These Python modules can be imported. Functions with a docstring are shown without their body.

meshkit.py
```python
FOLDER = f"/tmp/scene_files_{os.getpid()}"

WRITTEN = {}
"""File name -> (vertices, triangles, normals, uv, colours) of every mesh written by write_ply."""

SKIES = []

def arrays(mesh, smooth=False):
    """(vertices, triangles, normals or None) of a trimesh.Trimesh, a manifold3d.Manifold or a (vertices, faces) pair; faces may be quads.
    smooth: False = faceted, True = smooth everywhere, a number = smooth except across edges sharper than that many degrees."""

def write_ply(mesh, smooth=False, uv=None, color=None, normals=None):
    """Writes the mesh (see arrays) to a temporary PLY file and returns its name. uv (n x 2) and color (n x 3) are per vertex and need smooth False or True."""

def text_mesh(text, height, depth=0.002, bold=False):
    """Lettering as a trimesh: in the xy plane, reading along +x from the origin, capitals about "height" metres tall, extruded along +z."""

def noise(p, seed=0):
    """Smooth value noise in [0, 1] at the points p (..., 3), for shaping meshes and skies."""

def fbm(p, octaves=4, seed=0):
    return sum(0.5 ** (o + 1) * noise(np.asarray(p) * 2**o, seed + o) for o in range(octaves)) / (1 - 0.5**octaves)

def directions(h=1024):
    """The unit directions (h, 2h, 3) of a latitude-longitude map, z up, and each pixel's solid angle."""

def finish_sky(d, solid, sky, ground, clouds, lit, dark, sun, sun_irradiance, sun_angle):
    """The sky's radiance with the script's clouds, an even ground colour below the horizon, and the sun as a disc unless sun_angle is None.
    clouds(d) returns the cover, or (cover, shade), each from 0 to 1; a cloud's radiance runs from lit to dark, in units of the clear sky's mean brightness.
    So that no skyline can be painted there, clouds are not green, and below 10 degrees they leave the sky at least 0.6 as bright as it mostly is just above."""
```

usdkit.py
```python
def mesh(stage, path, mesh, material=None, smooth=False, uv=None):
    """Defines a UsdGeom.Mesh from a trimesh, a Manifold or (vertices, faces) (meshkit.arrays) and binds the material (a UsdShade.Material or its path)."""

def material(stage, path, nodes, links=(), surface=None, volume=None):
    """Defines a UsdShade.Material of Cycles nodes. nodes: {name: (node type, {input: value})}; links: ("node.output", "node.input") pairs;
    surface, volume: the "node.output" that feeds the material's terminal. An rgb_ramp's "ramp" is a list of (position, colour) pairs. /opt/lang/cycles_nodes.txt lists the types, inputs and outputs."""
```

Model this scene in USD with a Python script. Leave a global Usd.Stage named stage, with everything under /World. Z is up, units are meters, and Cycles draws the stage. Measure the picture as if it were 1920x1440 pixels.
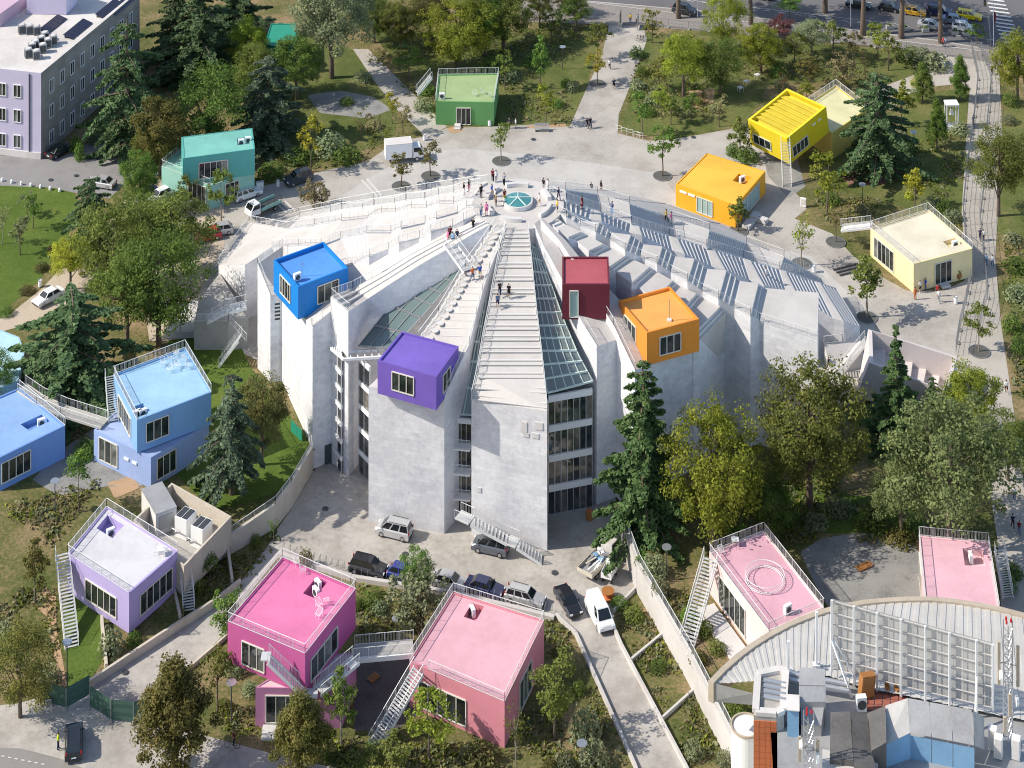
import math, random
import numpy as np, trimesh, manifold3d, shapely
from shapely.geometry import Polygon, Point, box as sbox, LineString
import usdkit, meshkit
from pxr import Usd, UsdGeom, UsdLux, UsdShade, Gf, Sdf
stage = Usd.Stage.CreateInMemory()
UsdGeom.SetStageUpAxis(stage, UsdGeom.Tokens.z)
UsdGeom.SetStageMetersPerUnit(stage, 1.0)
UsdGeom.Xform.Define(stage, '/World')
UsdGeom.Scope.Define(stage, '/World/Looks')
# ---------------------------------------------------------------- camera (an architectural shift lens, image plane upright)
HC, FPX, HORIZON, YC = 178.0, 3850.0, -1750.0, 277.0
cam = UsdGeom.Camera.Define(stage, '/World/camera')
cam.AddTranslateOp().Set(Gf.Vec3d(0, -YC, HC)); cam.AddRotateXOp().Set(90.0)
cam.CreateHorizontalApertureAttr(36.0); cam.CreateVerticalApertureAttr(27.0)
cam.CreateFocalLengthAttr(36.0 * FPX / 1920)
cam.CreateVerticalApertureOffsetAttr(-36.0 * (720 - HORIZON) / 1920)
cam.CreateClippingRangeAttr(Gf.Vec2f(1, 5000))
cam.CreateExposureAttr(0.48)
# ---------------------------------------------------------------- sky and sun
SUN = np.array([-1.0, -0.13, 0.0]); ELEV = math.radians(39)
SUN = SUN / np.linalg.norm(SUN) * math.cos(ELEV); SUN[2] = math.sin(ELEV)
sky = UsdLux.DomeLight.Define(stage, '/World/sky')
skym = usdkit.material(stage, '/World/Looks/sky_air', {
    's': ('sky_texture', dict(sky_type='single_scattering', sun_disc=False, sun_elevation=ELEV, sun_rotation=math.atan2(SUN[0], SUN[1]), altitude=200.0, air_density=1.0, aerosol_density=1.2)),
    'b': ('background_shader', dict(strength=0.13))}, [('s.color', 'b.color')], surface='b.background')
UsdShade.MaterialBindingAPI.Apply(sky.GetPrim()).Bind(skym)
sky.GetPrim().SetCustomDataByKey('kind', 'structure')
sun = UsdLux.DistantLight.Define(stage, '/World/sun')
sun.CreateIntensityAttr(1.04); sun.CreateAngleAttr(0.53); sun.CreateNormalizeAttr(True); sun.CreateColorAttr(Gf.Vec3f(1.0, 0.935, 0.83))
_q = Gf.Rotation(Gf.Vec3d(0, 0, 1), Gf.Vec3d(*map(float, SUN)))
sun.AddTransformOp().Set(Gf.Matrix4d(_q, Gf.Vec3d(0, 0, 0)))
# ---------------------------------------------------------------- photo point -> place in the world
def at(px, py, z):
    """The point of the place at height z that the photograph shows at (px, py) (1920 x 1440)."""
    d = py - HORIZON
    return np.array([(px - 960) * (HC - z) / d, FPX * (HC - z) / d - YC, z])
LOWPX = [(165, 1292), (300, 1202), (345, 1168), (352, 1090), (372, 1075), (517, 990), (547, 953), (587, 883), (640, 830), (800, 800), (1100, 800), (1150, 900), (1170, 1010), (1182, 1060), (1200, 1110), (1292, 1270), (1378, 1440), (1470, 1640), (1470, 1800), (-500, 1800), (-500, 1292)]
LOW = Polygon([at(x, y, 0)[:2] for x, y in LOWPX])
LOWP = shapely.prepared.prep(LOW)
def Hout(x, y):
    x, y = np.asarray(x, float), np.asarray(y, float) + YC
    t = np.clip((y - 225) / 30, 0, 1)
    return np.where(x > 8, 2.5, 2.5 * t * t * (3 - 2 * t))
def H(x, y):
    return 0.0 if LOWP.contains(Point(x, y)) else float(Hout(x, y))
def on(px, py, dz=0.0):
    z = 2.5
    for _ in range(8):
        p = at(px, py, z); z2 = H(p[0], p[1])
        if abs(z2 - z) < 1e-4: break
        z = z2
    p = at(px, py, z); p[2] += dz
    return p
# ---------------------------------------------------------------- prims, names, labels
_count = {}
def nm(parent, name):
    k = _count[(parent, name)] = _count.get((parent, name), -1) + 1
    return f'{parent}/{name}' if k == 0 else f'{parent}/{name}_{k:03d}'
def tag(path, label=None, cat=None, group=None, kind=None):
    p = stage.GetPrimAtPath(path)
    for k, v in (('label', label), ('category', cat), ('group', group), ('kind', kind)):
        if v: p.SetCustomDataByKey(k, v)
    return path
def thing(name, label, cat, loc=(0, 0, 0), rot=0.0, scale=None, group=None, kind=None):
    path = nm('/World', name)
    x = UsdGeom.Xform.Define(stage, path)
    x.AddTranslateOp().Set(Gf.Vec3d(*map(float, loc)))
    if rot: x.AddRotateZOp().Set(float(rot))
    if scale is not None: x.AddScaleOp().Set(Gf.Vec3f(*map(float, scale)))
    return tag(path, label, cat, group, kind)
class MB:
    """Collects simple shapes into one mesh."""
    def __init__(s): s.v, s.f, s.n = [], [], 0
    def add(s, v, f):
        v = np.asarray(v, float); f = np.asarray(f, int)
        s.v.append(v); s.f.append(f + s.n); s.n += len(v); return s
    def tm(s, m): return s.add(m.vertices, m.faces)
    def man(s, m):
        q = m.to_mesh(); return s.add(q.vert_properties[:, :3], q.tri_verts)
    def quad(s, a, b, c, d): return s.add([a, b, c, d], [[0, 1, 2], [0, 2, 3]])
    def tri(s, a, b, c): return s.add([a, b, c], [[0, 1, 2]])
    def hexa(s, b, t):
        v = list(b) + list(t)
        return s.add(v, [[0, 2, 1], [0, 3, 2], [4, 5, 6], [4, 6, 7], [0, 1, 5], [0, 5, 4], [1, 2, 6], [1, 6, 5], [2, 3, 7], [2, 7, 6], [3, 0, 4], [3, 4, 7]])
    def box(s, c, size, rz=0.0, tilt=None):
        sx, sy, sz = np.asarray(size) / 2
        v = np.array([[-sx, -sy, -sz], [sx, -sy, -sz], [sx, sy, -sz], [-sx, sy, -sz], [-sx, -sy, sz], [sx, -sy, sz], [sx, sy, sz], [-sx, sy, sz]])
        if tilt is not None: v = v @ np.asarray(tilt).T
        ca, sa = math.cos(rz), math.sin(rz)
        v = v @ np.array([[ca, -sa, 0], [sa, ca, 0], [0, 0, 1]]).T + np.asarray(c, float)
        return s.hexa(v[:4], v[4:])
    def bar(s, p, q, w, h=None, up=(0, 0, 1)):
        p, q = np.asarray(p, float), np.asarray(q, float); h = w if h is None else h
        d = q - p; L = np.linalg.norm(d)
        if L < 1e-6: return s
        d /= L; u = np.asarray(up, float)
        if abs(d @ u) > 0.99: u = np.array([1.0, 0, 0])
        a = np.cross(d, u); a /= np.linalg.norm(a); b = np.cross(a, d)
        o = [-a * w / 2 - b * h / 2, a * w / 2 - b * h / 2, a * w / 2 + b * h / 2, -a * w / 2 + b * h / 2]
        return s.hexa([p + k for k in o], [q + k for k in o])
    def tube(s, pts, rad, n=6, cap=True):
        p = np.asarray(pts, float); r = np.broadcast_to(rad, (len(p),))
        t = np.gradient(p, axis=0); t /= np.linalg.norm(t, axis=1, keepdims=True) + 1e-9
        ref = np.where(np.abs(t[:, 2:]) < 0.95, [0, 0, 1.0], [1.0, 0, 0])
        a = np.cross(t, ref); a /= np.linalg.norm(a, axis=1, keepdims=True) + 1e-9
        b = np.cross(t, a); an = np.arange(n) * 2 * np.pi / n
        v = (p[:, None] + r[:, None, None] * (np.cos(an)[None, :, None] * a[:, None] + np.sin(an)[None, :, None] * b[:, None])).reshape(-1, 3)
        f = []
        for i in range(len(p) - 1):
            for j in range(n):
                k = (j + 1) % n
                f += [[i * n + j, i * n + k, (i + 1) * n + k], [i * n + j, (i + 1) * n + k, (i + 1) * n + j]]
        if cap:
            for j in range(1, n - 1):
                f += [[0, j + 1, j], [(len(p) - 1) * n, (len(p) - 1) * n + j, (len(p) - 1) * n + j + 1]]
        return s.add(v, f)
    def cyl(s, c, r, h, n=16, r2=None):
        c = np.asarray(c, float); r2 = r if r2 is None else r2
        an = np.arange(n) * 2 * np.pi / n
        b = np.c_[np.cos(an) * r, np.sin(an) * r, np.zeros(n)] + c; t = np.c_[np.cos(an) * r2, np.sin(an) * r2, np.full(n, h)] + c
        f = []
        for j in range(n):
            k = (j + 1) % n; f += [[j, k, n + k], [j, n + k, n + j]]
        for j in range(1, n - 1): f += [[0, j + 1, j], [n, n + j, n + j + 1]]
        return s.add(np.vstack([b, t]), f)
    def poly(s, xy, z):
        """flat or draped polygon top"""
        g = Polygon(xy)
        if not g.is_valid: g = g.buffer(0)
        v, f = trimesh.creation.triangulate_polygon(g, engine='earcut')
        zz = z(v[:, 0], v[:, 1]) if callable(z) else np.full(len(v), z)
        a = v[f]; cr = np.cross(a[:, 1] - a[:, 0], a[:, 2] - a[:, 0])
        f = np.where(cr[:, None] < 0, f[:, ::-1], f)
        return s.add(np.c_[v, zz], f)
    def prism(s, top, zb):
        """closed solid under a 3D polygon (given counter-clockwise from above or not) down to zb (number or list)"""
        t = np.asarray(top, float); n = len(t)
        ar = 0.5 * np.sum(t[:, 0] * np.roll(t[:, 1], -1) - np.roll(t[:, 0], -1) * t[:, 1])
        if ar < 0:
            t = t[::-1]
            if np.ndim(zb): zb = list(zb)[::-1]
        b = t.copy(); b[:, 2] = zb
        v2, f2 = trimesh.creation.triangulate_polygon(Polygon(t[:, :2]), engine='earcut')
        if len(v2) == n:
            idx = [int(np.argmin(np.sum((t[:, :2] - q) ** 2, 1))) for q in v2]
        else:
            idx = list(range(n)); f2 = np.array([[0, i, i + 1] for i in range(1, n - 1)])
        f2 = np.array([[idx[i] for i in q] for q in f2]); a = t[f2][:, :, :2]
        cr = (a[:, 1, 0] - a[:, 0, 0]) * (a[:, 2, 1] - a[:, 0, 1]) - (a[:, 1, 1] - a[:, 0, 1]) * (a[:, 2, 0] - a[:, 0, 0])
        f2 = np.where(cr[:, None] < 0, f2[:, ::-1], f2)
        s.add(t, f2); s.add(b, f2[:, ::-1])
        for i in range(n):
            j = (i + 1) % n; s.quad(b[i], b[j], t[j], t[i])
        return s
    def mesh(s):
        return (np.vstack(s.v), np.vstack(s.f))
def part(parent, name, mb, mat, label=None, smooth=False):
    path = nm(parent, name)
    m = mb.mesh() if isinstance(mb, MB) else mb
    if smooth is not False: m = trimesh.Trimesh(m[0], m[1], process=True)
    usdkit.mesh(stage, path, m, MAT[mat] if isinstance(mat, str) else mat, smooth=smooth)
    if label: tag(path, label)
    return path
def top(name, mb, mat, label=None, cat=None, group=None, kind=None, smooth=False):
    return tag(part('/World', name, mb, mat, smooth=smooth), label, cat, group, kind)
# ---------------------------------------------------------------- materials
MAT = {}
def srgb(r, g, b): return tuple((c / 255 / 12.92) if c / 255 <= 0.04045 else ((c / 255 + 0.055) / 1.055) ** 2.4 for c in (r, g, b))
def mul(c, k): return tuple(min(0.9, x * k) for x in c)
def surf(name, c, rough=0.7, var=0.12, scale=0.4, fine=6.0, bump=0.0, c2=None, metal=0.0, spec=0.4, obj=False, stain=0.0, streak=False):
    """A painted, concrete, metal or earth surface: broad tone drift, fine grain, a little relief."""
    c2 = c2 or mul(c, 1 - 2.2 * var)
    n = {'g': ('texture_coordinate', {}) if obj else ('geometry', {}),
         'n1': ('noise_texture', dict(scale=scale, detail=5.0, roughness=0.6)), 'n2': ('noise_texture', dict(scale=fine, detail=3.0, roughness=0.65)),
         'mx': ('math', dict(math_type='multiply_add', value2=0.55)), 'ad': ('math', dict(math_type='multiply', value2=0.45)),
         'r': ('rgb_ramp', dict(ramp=[(0.25, c2), (0.5, c), (0.8, mul(c, 1 + 0.7 * var))])),
         'p': ('principled_bsdf', dict(roughness=rough, metallic=metal, specular_ior_level=spec))}
    src = 'g.object' if obj else 'g.position'
    L = [(src, 'n2.vector'), ('n1.fac', 'mx.value1'), ('n2.fac', 'ad.value1'), ('ad.value', 'mx.value3'), ('mx.value', 'r.fac'), ('r.color', 'p.base_color')]
    if streak:
        n['mp'] = ('mapping', dict(scale=(1, 1, 0.15))); L += [(src, 'mp.vector'), ('mp.vector', 'n1.vector')]
    else: L += [(src, 'n1.vector')]
    if stain:
        n['n3'] = ('noise_texture', dict(scale=0.16, detail=6.0, roughness=0.7)); n['sr'] = ('rgb_ramp', dict(ramp=[(0.42, (1, 1, 1)), (0.62, (1 - stain, 1 - stain * 1.05, 1 - stain * 1.1))]))
        n['sm'] = ('mix_color', dict(blend_type='multiply', fac=1.0))
        L[5] = ('r.color', 'sm.a'); L += [(src, 'n3.vector'), ('n3.fac', 'sr.fac'), ('sr.color', 'sm.b'), ('sm.result', 'p.base_color')]
    if bump:
        n['b'] = ('bump', dict(strength=bump, distance=0.03)); L += [('n2.fac', 'b.height'), ('b.normal', 'p.normal')]
    MAT[name] = usdkit.material(stage, '/World/Looks/' + name, n, L, surface='p.BSDF')
def plain(name, c, rough=0.5, metal=0.0, spec=0.5, **k):
    MAT[name] = usdkit.material(stage, '/World/Looks/' + name, {'p': ('principled_bsdf', dict(base_color=c, roughness=rough, metallic=metal, specular_ior_level=spec, **k))}, [], surface='p.BSDF')
def panelled(name, c, w, h, var=0.06, rough=0.7, mortar=0.85):
    """far-off cladding: marble facing slabs whose tones differ a little"""
    n = {'g': ('geometry', {}), 'sp': ('separate_xyz', {}), 'a': ('math', dict(math_type='multiply_add', value2=0.6)), 'cx': ('combine_xyz', {}),
         'b': ('brick_texture', dict(scale=1.0, brick_width=w, row_height=h, mortar_size=0.012, color1=mul(c, 1 - var), color2=mul(c, 1 + var), mortar=mul(c, mortar), bias=0.0)),
         'n': ('noise_texture', dict(scale=1.7, detail=8.0, roughness=0.78)), 'r': ('rgb_ramp', dict(ramp=[(0.3, (0.82, 0.83, 0.85)), (0.55, (1, 1, 1)), (0.75, (1.05, 1.045, 1.03))])),
         'n2': ('noise_texture', dict(scale=0.3, detail=7.0, roughness=0.68)), 'r2': ('rgb_ramp', dict(ramp=[(0.32, (0.80, 0.80, 0.83)), (0.6, (1.02, 1.02, 1.02))])),
         'm': ('mix_color', dict(blend_type='multiply', fac=1.0)), 'm2': ('mix_color', dict(blend_type='multiply', fac=1.0)), 'p': ('principled_bsdf', dict(roughness=rough, specular_ior_level=0.35))}
    MAT[name] = usdkit.material(stage, '/World/Looks/' + name, n, [('g.position', 'sp.vector'), ('sp.y', 'a.value1'), ('sp.x', 'a.value3'), ('a.value', 'cx.x'), ('sp.z', 'cx.y'), ('cx.vector', 'b.vector'),
        ('g.position', 'n.vector'), ('g.position', 'n2.vector'), ('n.fac', 'r.fac'), ('n2.fac', 'r2.fac'), ('b.color', 'm.a'), ('r.color', 'm.b'), ('m.result', 'm2.a'), ('r2.color', 'm2.b'), ('m2.result', 'p.base_color')], surface='p.BSDF')
def mixground(name, stops, scale, scale2, bump=0.4, rough=0.95, detail=8.0, jump=0.55):
    n = {'g': ('geometry', {}), 'n1': ('noise_texture', dict(scale=scale, detail=detail, roughness=0.62, distortion=0.4)), 'n2': ('noise_texture', dict(scale=scale2, detail=4.0, roughness=0.75)),
         'a': ('math', dict(math_type='multiply_add', value2=jump)), 'm': ('math', dict(math_type='multiply', value2=1 - jump)), 'r': ('rgb_ramp', dict(ramp=stops)),
         'b': ('bump', dict(strength=bump, distance=0.12)), 'p': ('principled_bsdf', dict(roughness=rough, specular_ior_level=0.15))}
    MAT[name] = usdkit.material(stage, '/World/Looks/' + name, n, [('g.position', 'n1.vector'), ('g.position', 'n2.vector'), ('n2.fac', 'm.value1'), ('n1.fac', 'a.value1'), ('m.value', 'a.value3'), ('a.value', 'r.fac'), ('r.color', 'p.base_color'), ('n2.fac', 'b.height'), ('b.normal', 'p.normal')], surface='p.BSDF')
surf('white_deck', (0.535, 0.505, 0.475), 0.75, 0.06, 0.25, 3.0, stain=0.13)
surf('white_step', (0.57, 0.55, 0.53), 0.75, 0.05, 0.5, 5.0)
panelled('marble_wall', (0.71, 0.70, 0.70), 1.1, 0.45, 0.055, mortar=0.88)
surf('grey_concrete', (0.40, 0.38, 0.35), 0.85, 0.12, 0.5, 4.0, stain=0.15)
surf('tan_concrete', (0.56, 0.50, 0.41), 0.85, 0.12, 0.5, 4.0, stain=0.15, streak=True)
plain('white_paint', (0.78, 0.78, 0.76), 0.45)
plain('rail_white', (0.72, 0.72, 0.70), 0.4)
plain('grey_steel', (0.35, 0.36, 0.37), 0.4, 0.6)
plain('dark_metal', (0.05, 0.055, 0.06), 0.5)
plain('galvanised', (0.55, 0.56, 0.57), 0.4, 0.8)
plain('window_frame', (0.62, 0.59, 0.52), 0.5)
def varied_glass(name, stops, spec):
    MAT[name] = usdkit.material(stage, '/World/Looks/' + name, {'o': ('object_info', {}), 'r': ('rgb_ramp', dict(ramp=stops, interpolate=False)), 'g': ('geometry', {}), 'n': ('noise_texture', dict(scale=0.9, detail=2.0)), 'k': ('rgb_ramp', dict(ramp=[(0.35, (0.45, 0.45, 0.45)), (0.65, (1.4, 1.4, 1.4))])), 'm': ('mix_color', dict(blend_type='multiply', fac=1.0)), 'p': ('principled_bsdf', dict(roughness=0.05, specular_ior_level=spec))},
        [('o.random', 'r.fac'), ('g.position', 'n.vector'), ('n.fac', 'k.fac'), ('r.color', 'm.a'), ('k.color', 'm.b'), ('m.result', 'p.base_color')], surface='p.BSDF')
varied_glass('dark_glass', [(0, (0.014, 0.017, 0.018)), (0.35, (0.03, 0.035, 0.033)), (0.6, (0.022, 0.032, 0.028)), (0.78, (0.075, 0.085, 0.075)), (0.92, (0.16, 0.165, 0.15))], 0.7)
plain('pale_glass', (0.30, 0.42, 0.40), 0.12, spec=0.8)
varied_glass('facade_glass', [(0, (0.022, 0.026, 0.028)), (0.4, (0.045, 0.045, 0.042)), (0.7, (0.09, 0.085, 0.075)), (0.9, (0.17, 0.15, 0.12))], 1.0)
MAT['roof_glass'] = usdkit.material(stage, '/World/Looks/roof_glass', {'f': ('fresnel', dict(IOR=1.6)), 't': ('transparent_bsdf', dict(color=(0.70, 0.82, 0.79))), 'd': ('diffuse_bsdf', dict(color=(0.42, 0.47, 0.45))), 'm1': ('mix_closure', dict(fac=0.42)), 'gl': ('glossy_bsdf', dict(color=(0.9, 1, 0.97), roughness=0.04)), 'mx': ('mix_closure', {})}, [('t.BSDF', 'm1.closure1'), ('d.BSDF', 'm1.closure2'), ('f.fac', 'mx.fac'), ('m1.closure', 'mx.closure1'), ('gl.BSDF', 'mx.closure2')], surface='mx.closure')
plain('mint_steel', (0.56, 0.66, 0.61), 0.45)
plain('black_rubber', (0.02, 0.02, 0.02), 0.8)
surf('paving', (0.42, 0.39, 0.35), 0.9, 0.12, 0.14, 2.5, bump=0.1, stain=0.22)
surf('paving_light', (0.47, 0.45, 0.42), 0.9, 0.10, 0.14, 2.5, bump=0.1, stain=0.16)
surf('path_paving', (0.42, 0.385, 0.335), 0.9, 0.12, 0.2, 2.5, bump=0.1, stain=0.14)
surf('yard_concrete', (0.43, 0.40, 0.36), 0.85, 0.16, 0.2, 1.6, bump=0.1, stain=0.28)
surf('asphalt', (0.135, 0.13, 0.135), 0.9, 0.15, 0.1, 8.0, bump=0.2)
surf('asphalt_pale', (0.24, 0.225, 0.205), 0.9, 0.15, 0.15, 8.0, bump=0.2)
surf('sidewalk', (0.25, 0.225, 0.205), 0.9, 0.14, 0.2, 3.0, bump=0.15)
surf('cobble_grey', (0.24, 0.23, 0.225), 0.9, 0.2, 0.3, 7.0, bump=0.6)
surf('gravel', (0.25, 0.245, 0.23), 0.95, 0.3, 0.35, 5.0, bump=0.8)
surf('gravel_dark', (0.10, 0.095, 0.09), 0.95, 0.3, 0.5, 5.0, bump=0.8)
surf('sand_path', (0.46, 0.38, 0.29), 0.95, 0.15, 0.3, 4.0, bump=0.3)
surf('bare_earth', (0.40, 0.26, 0.15), 0.95, 0.2, 0.4, 4.0, bump=0.5)
surf('red_earth', (0.22, 0.12, 0.085), 0.95, 0.2, 0.4, 4.0, bump=0.5)
surf('grate', (0.10, 0.10, 0.09), 0.9, 0.2, 1.0, 9.0, bump=0.5)
surf('road_white', (0.62, 0.62, 0.60), 0.8, 0.15, 1.0, 6.0)
mixground('garden_ground', [(0.30, (0.038, 0.054, 0.014)), (0.42, (0.077, 0.094, 0.025)), (0.50, (0.147, 0.132, 0.052)), (0.57, (0.243, 0.180, 0.098)), (0.66, (0.346, 0.234, 0.144)), (0.8, (0.307, 0.192, 0.109))], 0.13, 2.6)
mixground('lawn_grass', [(0.3, (0.043, 0.075, 0.013)), (0.5, (0.080, 0.127, 0.022)), (0.62, (0.128, 0.163, 0.036)), (0.75, (0.241, 0.189, 0.078))], 0.12, 3.0)
mixground('meadow_grass', [(0.3, (0.052, 0.073, 0.017)), (0.48, (0.101, 0.122, 0.034)), (0.6, (0.169, 0.160, 0.060)), (0.75, (0.260, 0.206, 0.102))], 0.16, 3.0)
# ================================================================ THE SETTING
XS = np.r_[[-900, -500, -300, -200, -150], np.arange(-114, 115, 4), [150, 200, 300, 500, 900]].astype(float)
YS = np.r_[[-200, -150, -110], np.arange(-86, 141, 4), [180, 260, 420, 700, 1300]].astype(float)
def drape(poly, dz, side=None):
    """A sheet over the terrain: poly (shapely, world xy), cut into cells so that it follows the slopes and the sunken yard."""
    mb = MB(); zs = []
    x0, y0, x1, y1 = poly.bounds
    pieces = [(poly.difference(LOW), False), (poly.intersection(LOW), True)] if side is None else [(poly, side == 'low')]
    for g, low in pieces:
        if g.is_empty: continue
        pg = shapely.prepared.prep(g)
        gx0, gy0, gx1, gy1 = g.bounds
        for i in range(len(XS) - 1):
            if XS[i + 1] < gx0 or XS[i] > gx1: continue
            for j in range(len(YS) - 1):
                if YS[j + 1] < gy0 or YS[j] > gy1: continue
                c = sbox(XS[i], YS[j], XS[i + 1], YS[j + 1])
                if pg.contains(c):
                    v = np.array([[XS[i], YS[j]], [XS[i + 1], YS[j]], [XS[i + 1], YS[j + 1]], [XS[i], YS[j + 1]]])
                    z = np.zeros(4) if low else Hout(v[:, 0], v[:, 1])
                    mb.add(np.c_[v, z + dz], [[0, 1, 2], [0, 2, 3]])
                elif pg.intersects(c):
                    q = g.intersection(c)
                    for k in getattr(q, 'geoms', [q]):
                        if k.geom_type == 'Polygon' and k.area > 1e-3:
                            mb.poly_holes = None
                            v, f = trimesh.creation.triangulate_polygon(k, engine='earcut')
                            a = v[f]; cr = (a[:, 1, 0] - a[:, 0, 0]) * (a[:, 2, 1] - a[:, 0, 1]) - (a[:, 1, 1] - a[:, 0, 1]) * (a[:, 2, 0] - a[:, 0, 0])
                            f = np.where(cr[:, None] < 0, f[:, ::-1], f)
                            z = np.zeros(len(v)) if low else Hout(v[:, 0], v[:, 1])
                            mb.add(np.c_[v, z + dz], f)
    return mb
def px_poly(pts, soft=0.0):
    g = Polygon([on(x, y)[:2] for x, y in pts])
    if not g.is_valid: g = g.buffer(0)
    if soft: g = g.buffer(soft).buffer(-2 * soft).buffer(soft)
    return g
LAID = []
def lay(g):
    dz = 0.006 + max([d for k, d in LAID if k.intersects(g)], default=0.0); LAID.append((g, dz)); return dz
def sheet(name, pts, layer, mat, soft=0.0):
    g = px_poly(pts, soft); top(name, drape(g, lay(g)), mat, kind='structure')
top('ground', drape(sbox(-900, -200, 900, 1300), 0.0), 'garden_ground', kind='structure')
for pts in ([(1200, 60), (1480, 76), (1690, 98), (1720, 138), (1640, 165), (1560, 150), (1440, 160), (1400, 230), (1260, 262), (1165, 246), (1190, 140)], [(1560, 250), (1815, 250), (1803, 400), (1790, 440), (1700, 390), (1600, 360), (1540, 300)], [(1690, 180), (1812, 165), (1812, 250), (1690, 250)], [(690, 60), (1130, 50), (1098, 170), (1068, 236), (940, 236), (900, 130), (770, 140)], [(560, 60), (660, 92), (745, 206), (740, 262), (600, 310), (490, 320), (480, 200)], [(1890, 480), (1990, 480), (1990, 640), (1900, 700)], [(1880, 200), (1990, 200), (1990, 440), (1870, 440)]):
    sheet('meadow', pts, 1, 'meadow_grass', 0.8)
sheet('plaza', [(330, 640), (400, 470), (345, 415), (395, 395), (470, 355), (600, 322), (690, 302), (745, 264), (800, 256), (838, 240), (905, 238), (960, 236), (1025, 232), (1068, 238), (1098, 170), (1128, 105), (1143, 42), (1205, 44), (1213, 75), (1190, 140), (1160, 215), (1158, 250), (1215, 264), (1260, 262), (1370, 242), (1400, 234), (1430, 280), (1450, 322), (1500, 370), (1512, 392), (1490, 410), (1560, 438), (1600, 480), (1640, 512), (1700, 545), (1770, 545), (1822, 520), (1825, 560), (1800, 640), (1792, 700), (1600, 760), (1300, 790), (700, 780), (450, 660)], 1, 'paving')
sheet('inner_plaza', [(620, 380), (700, 330), (760, 296), (800, 283), (870, 279), (1000, 291), (1130, 309), (1240, 326), (1290, 400), (1390, 455), (1520, 480), (1570, 530), (1640, 590), (1640, 690), (1300, 760), (700, 760)], 2, 'paving_light', 0.5)
sheet('park_path', [(662, 92), (690, 92), (838, 238), (800, 258), (745, 206), (700, 150)], 2, 'path_paving')
sheet('promenade', [(1700, 100), (1830, 102), (1872, 104), (1880, 260), (1866, 480), (1876, 600), (1905, 800), (1935, 1010), (1990, 1200), (1880, 1200), (1870, 1010), (1842, 830), (1792, 705), (1800, 600), (1812, 500), (1803, 400), (1812, 250), (1818, 165), (1790, 158), (1745, 163), (1700, 178), (1672, 206), (1600, 196), (1650, 165), (1720, 138), (1745, 120)], 2, 'path_paving')
sheet('sidewalk', [(960, -30), (980, 40), (1140, 47), (1205, 49), (1480, 72), (1640, 88), (1700, 97), (1830, 112), (1890, 125), (1990, 160), (1990, -90), (900, -90)], 3, 'sidewalk')
sheet('boulevard', [(900, -90), (940, -12), (1100, 2), (1330, 22), (1600, 56), (1760, 76), (1850, 92), (1990, 122), (1990, -90)], 4, 'asphalt')
sheet('courtyard', [(520, 992), (547, 954), (587, 884), (640, 832), (800, 805), (1098, 805), (1148, 900), (1168, 1010), (1180, 1060), (1196, 1108), (1180, 1122), (1150, 1150), (1152, 1175), (1168, 1215), (1288, 1440), (1340, 1560), (1230, 1560), (1188, 1440), (1077, 1192), (1040, 1158), (850, 1110), (660, 1082), (560, 1050), (520, 1040)], 1, 'yard_concrete')
sheet('left_ramp', [(524, 994), (524, 1042), (462, 1120), (430, 1180), (355, 1252), (272, 1312), (262, 1350), (165, 1330), (168, 1290), (300, 1205), (405, 1136), (445, 1100)], 2, 'yard_concrete')
sheet('front_pavement', [(-60, 1330), (40, 1318), (100, 1300), (160, 1290), (262, 1345), (400, 1384), (520, 1416), (760, 1470), (760, 1560), (-60, 1560)], 3, 'yard_concrete')
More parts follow.
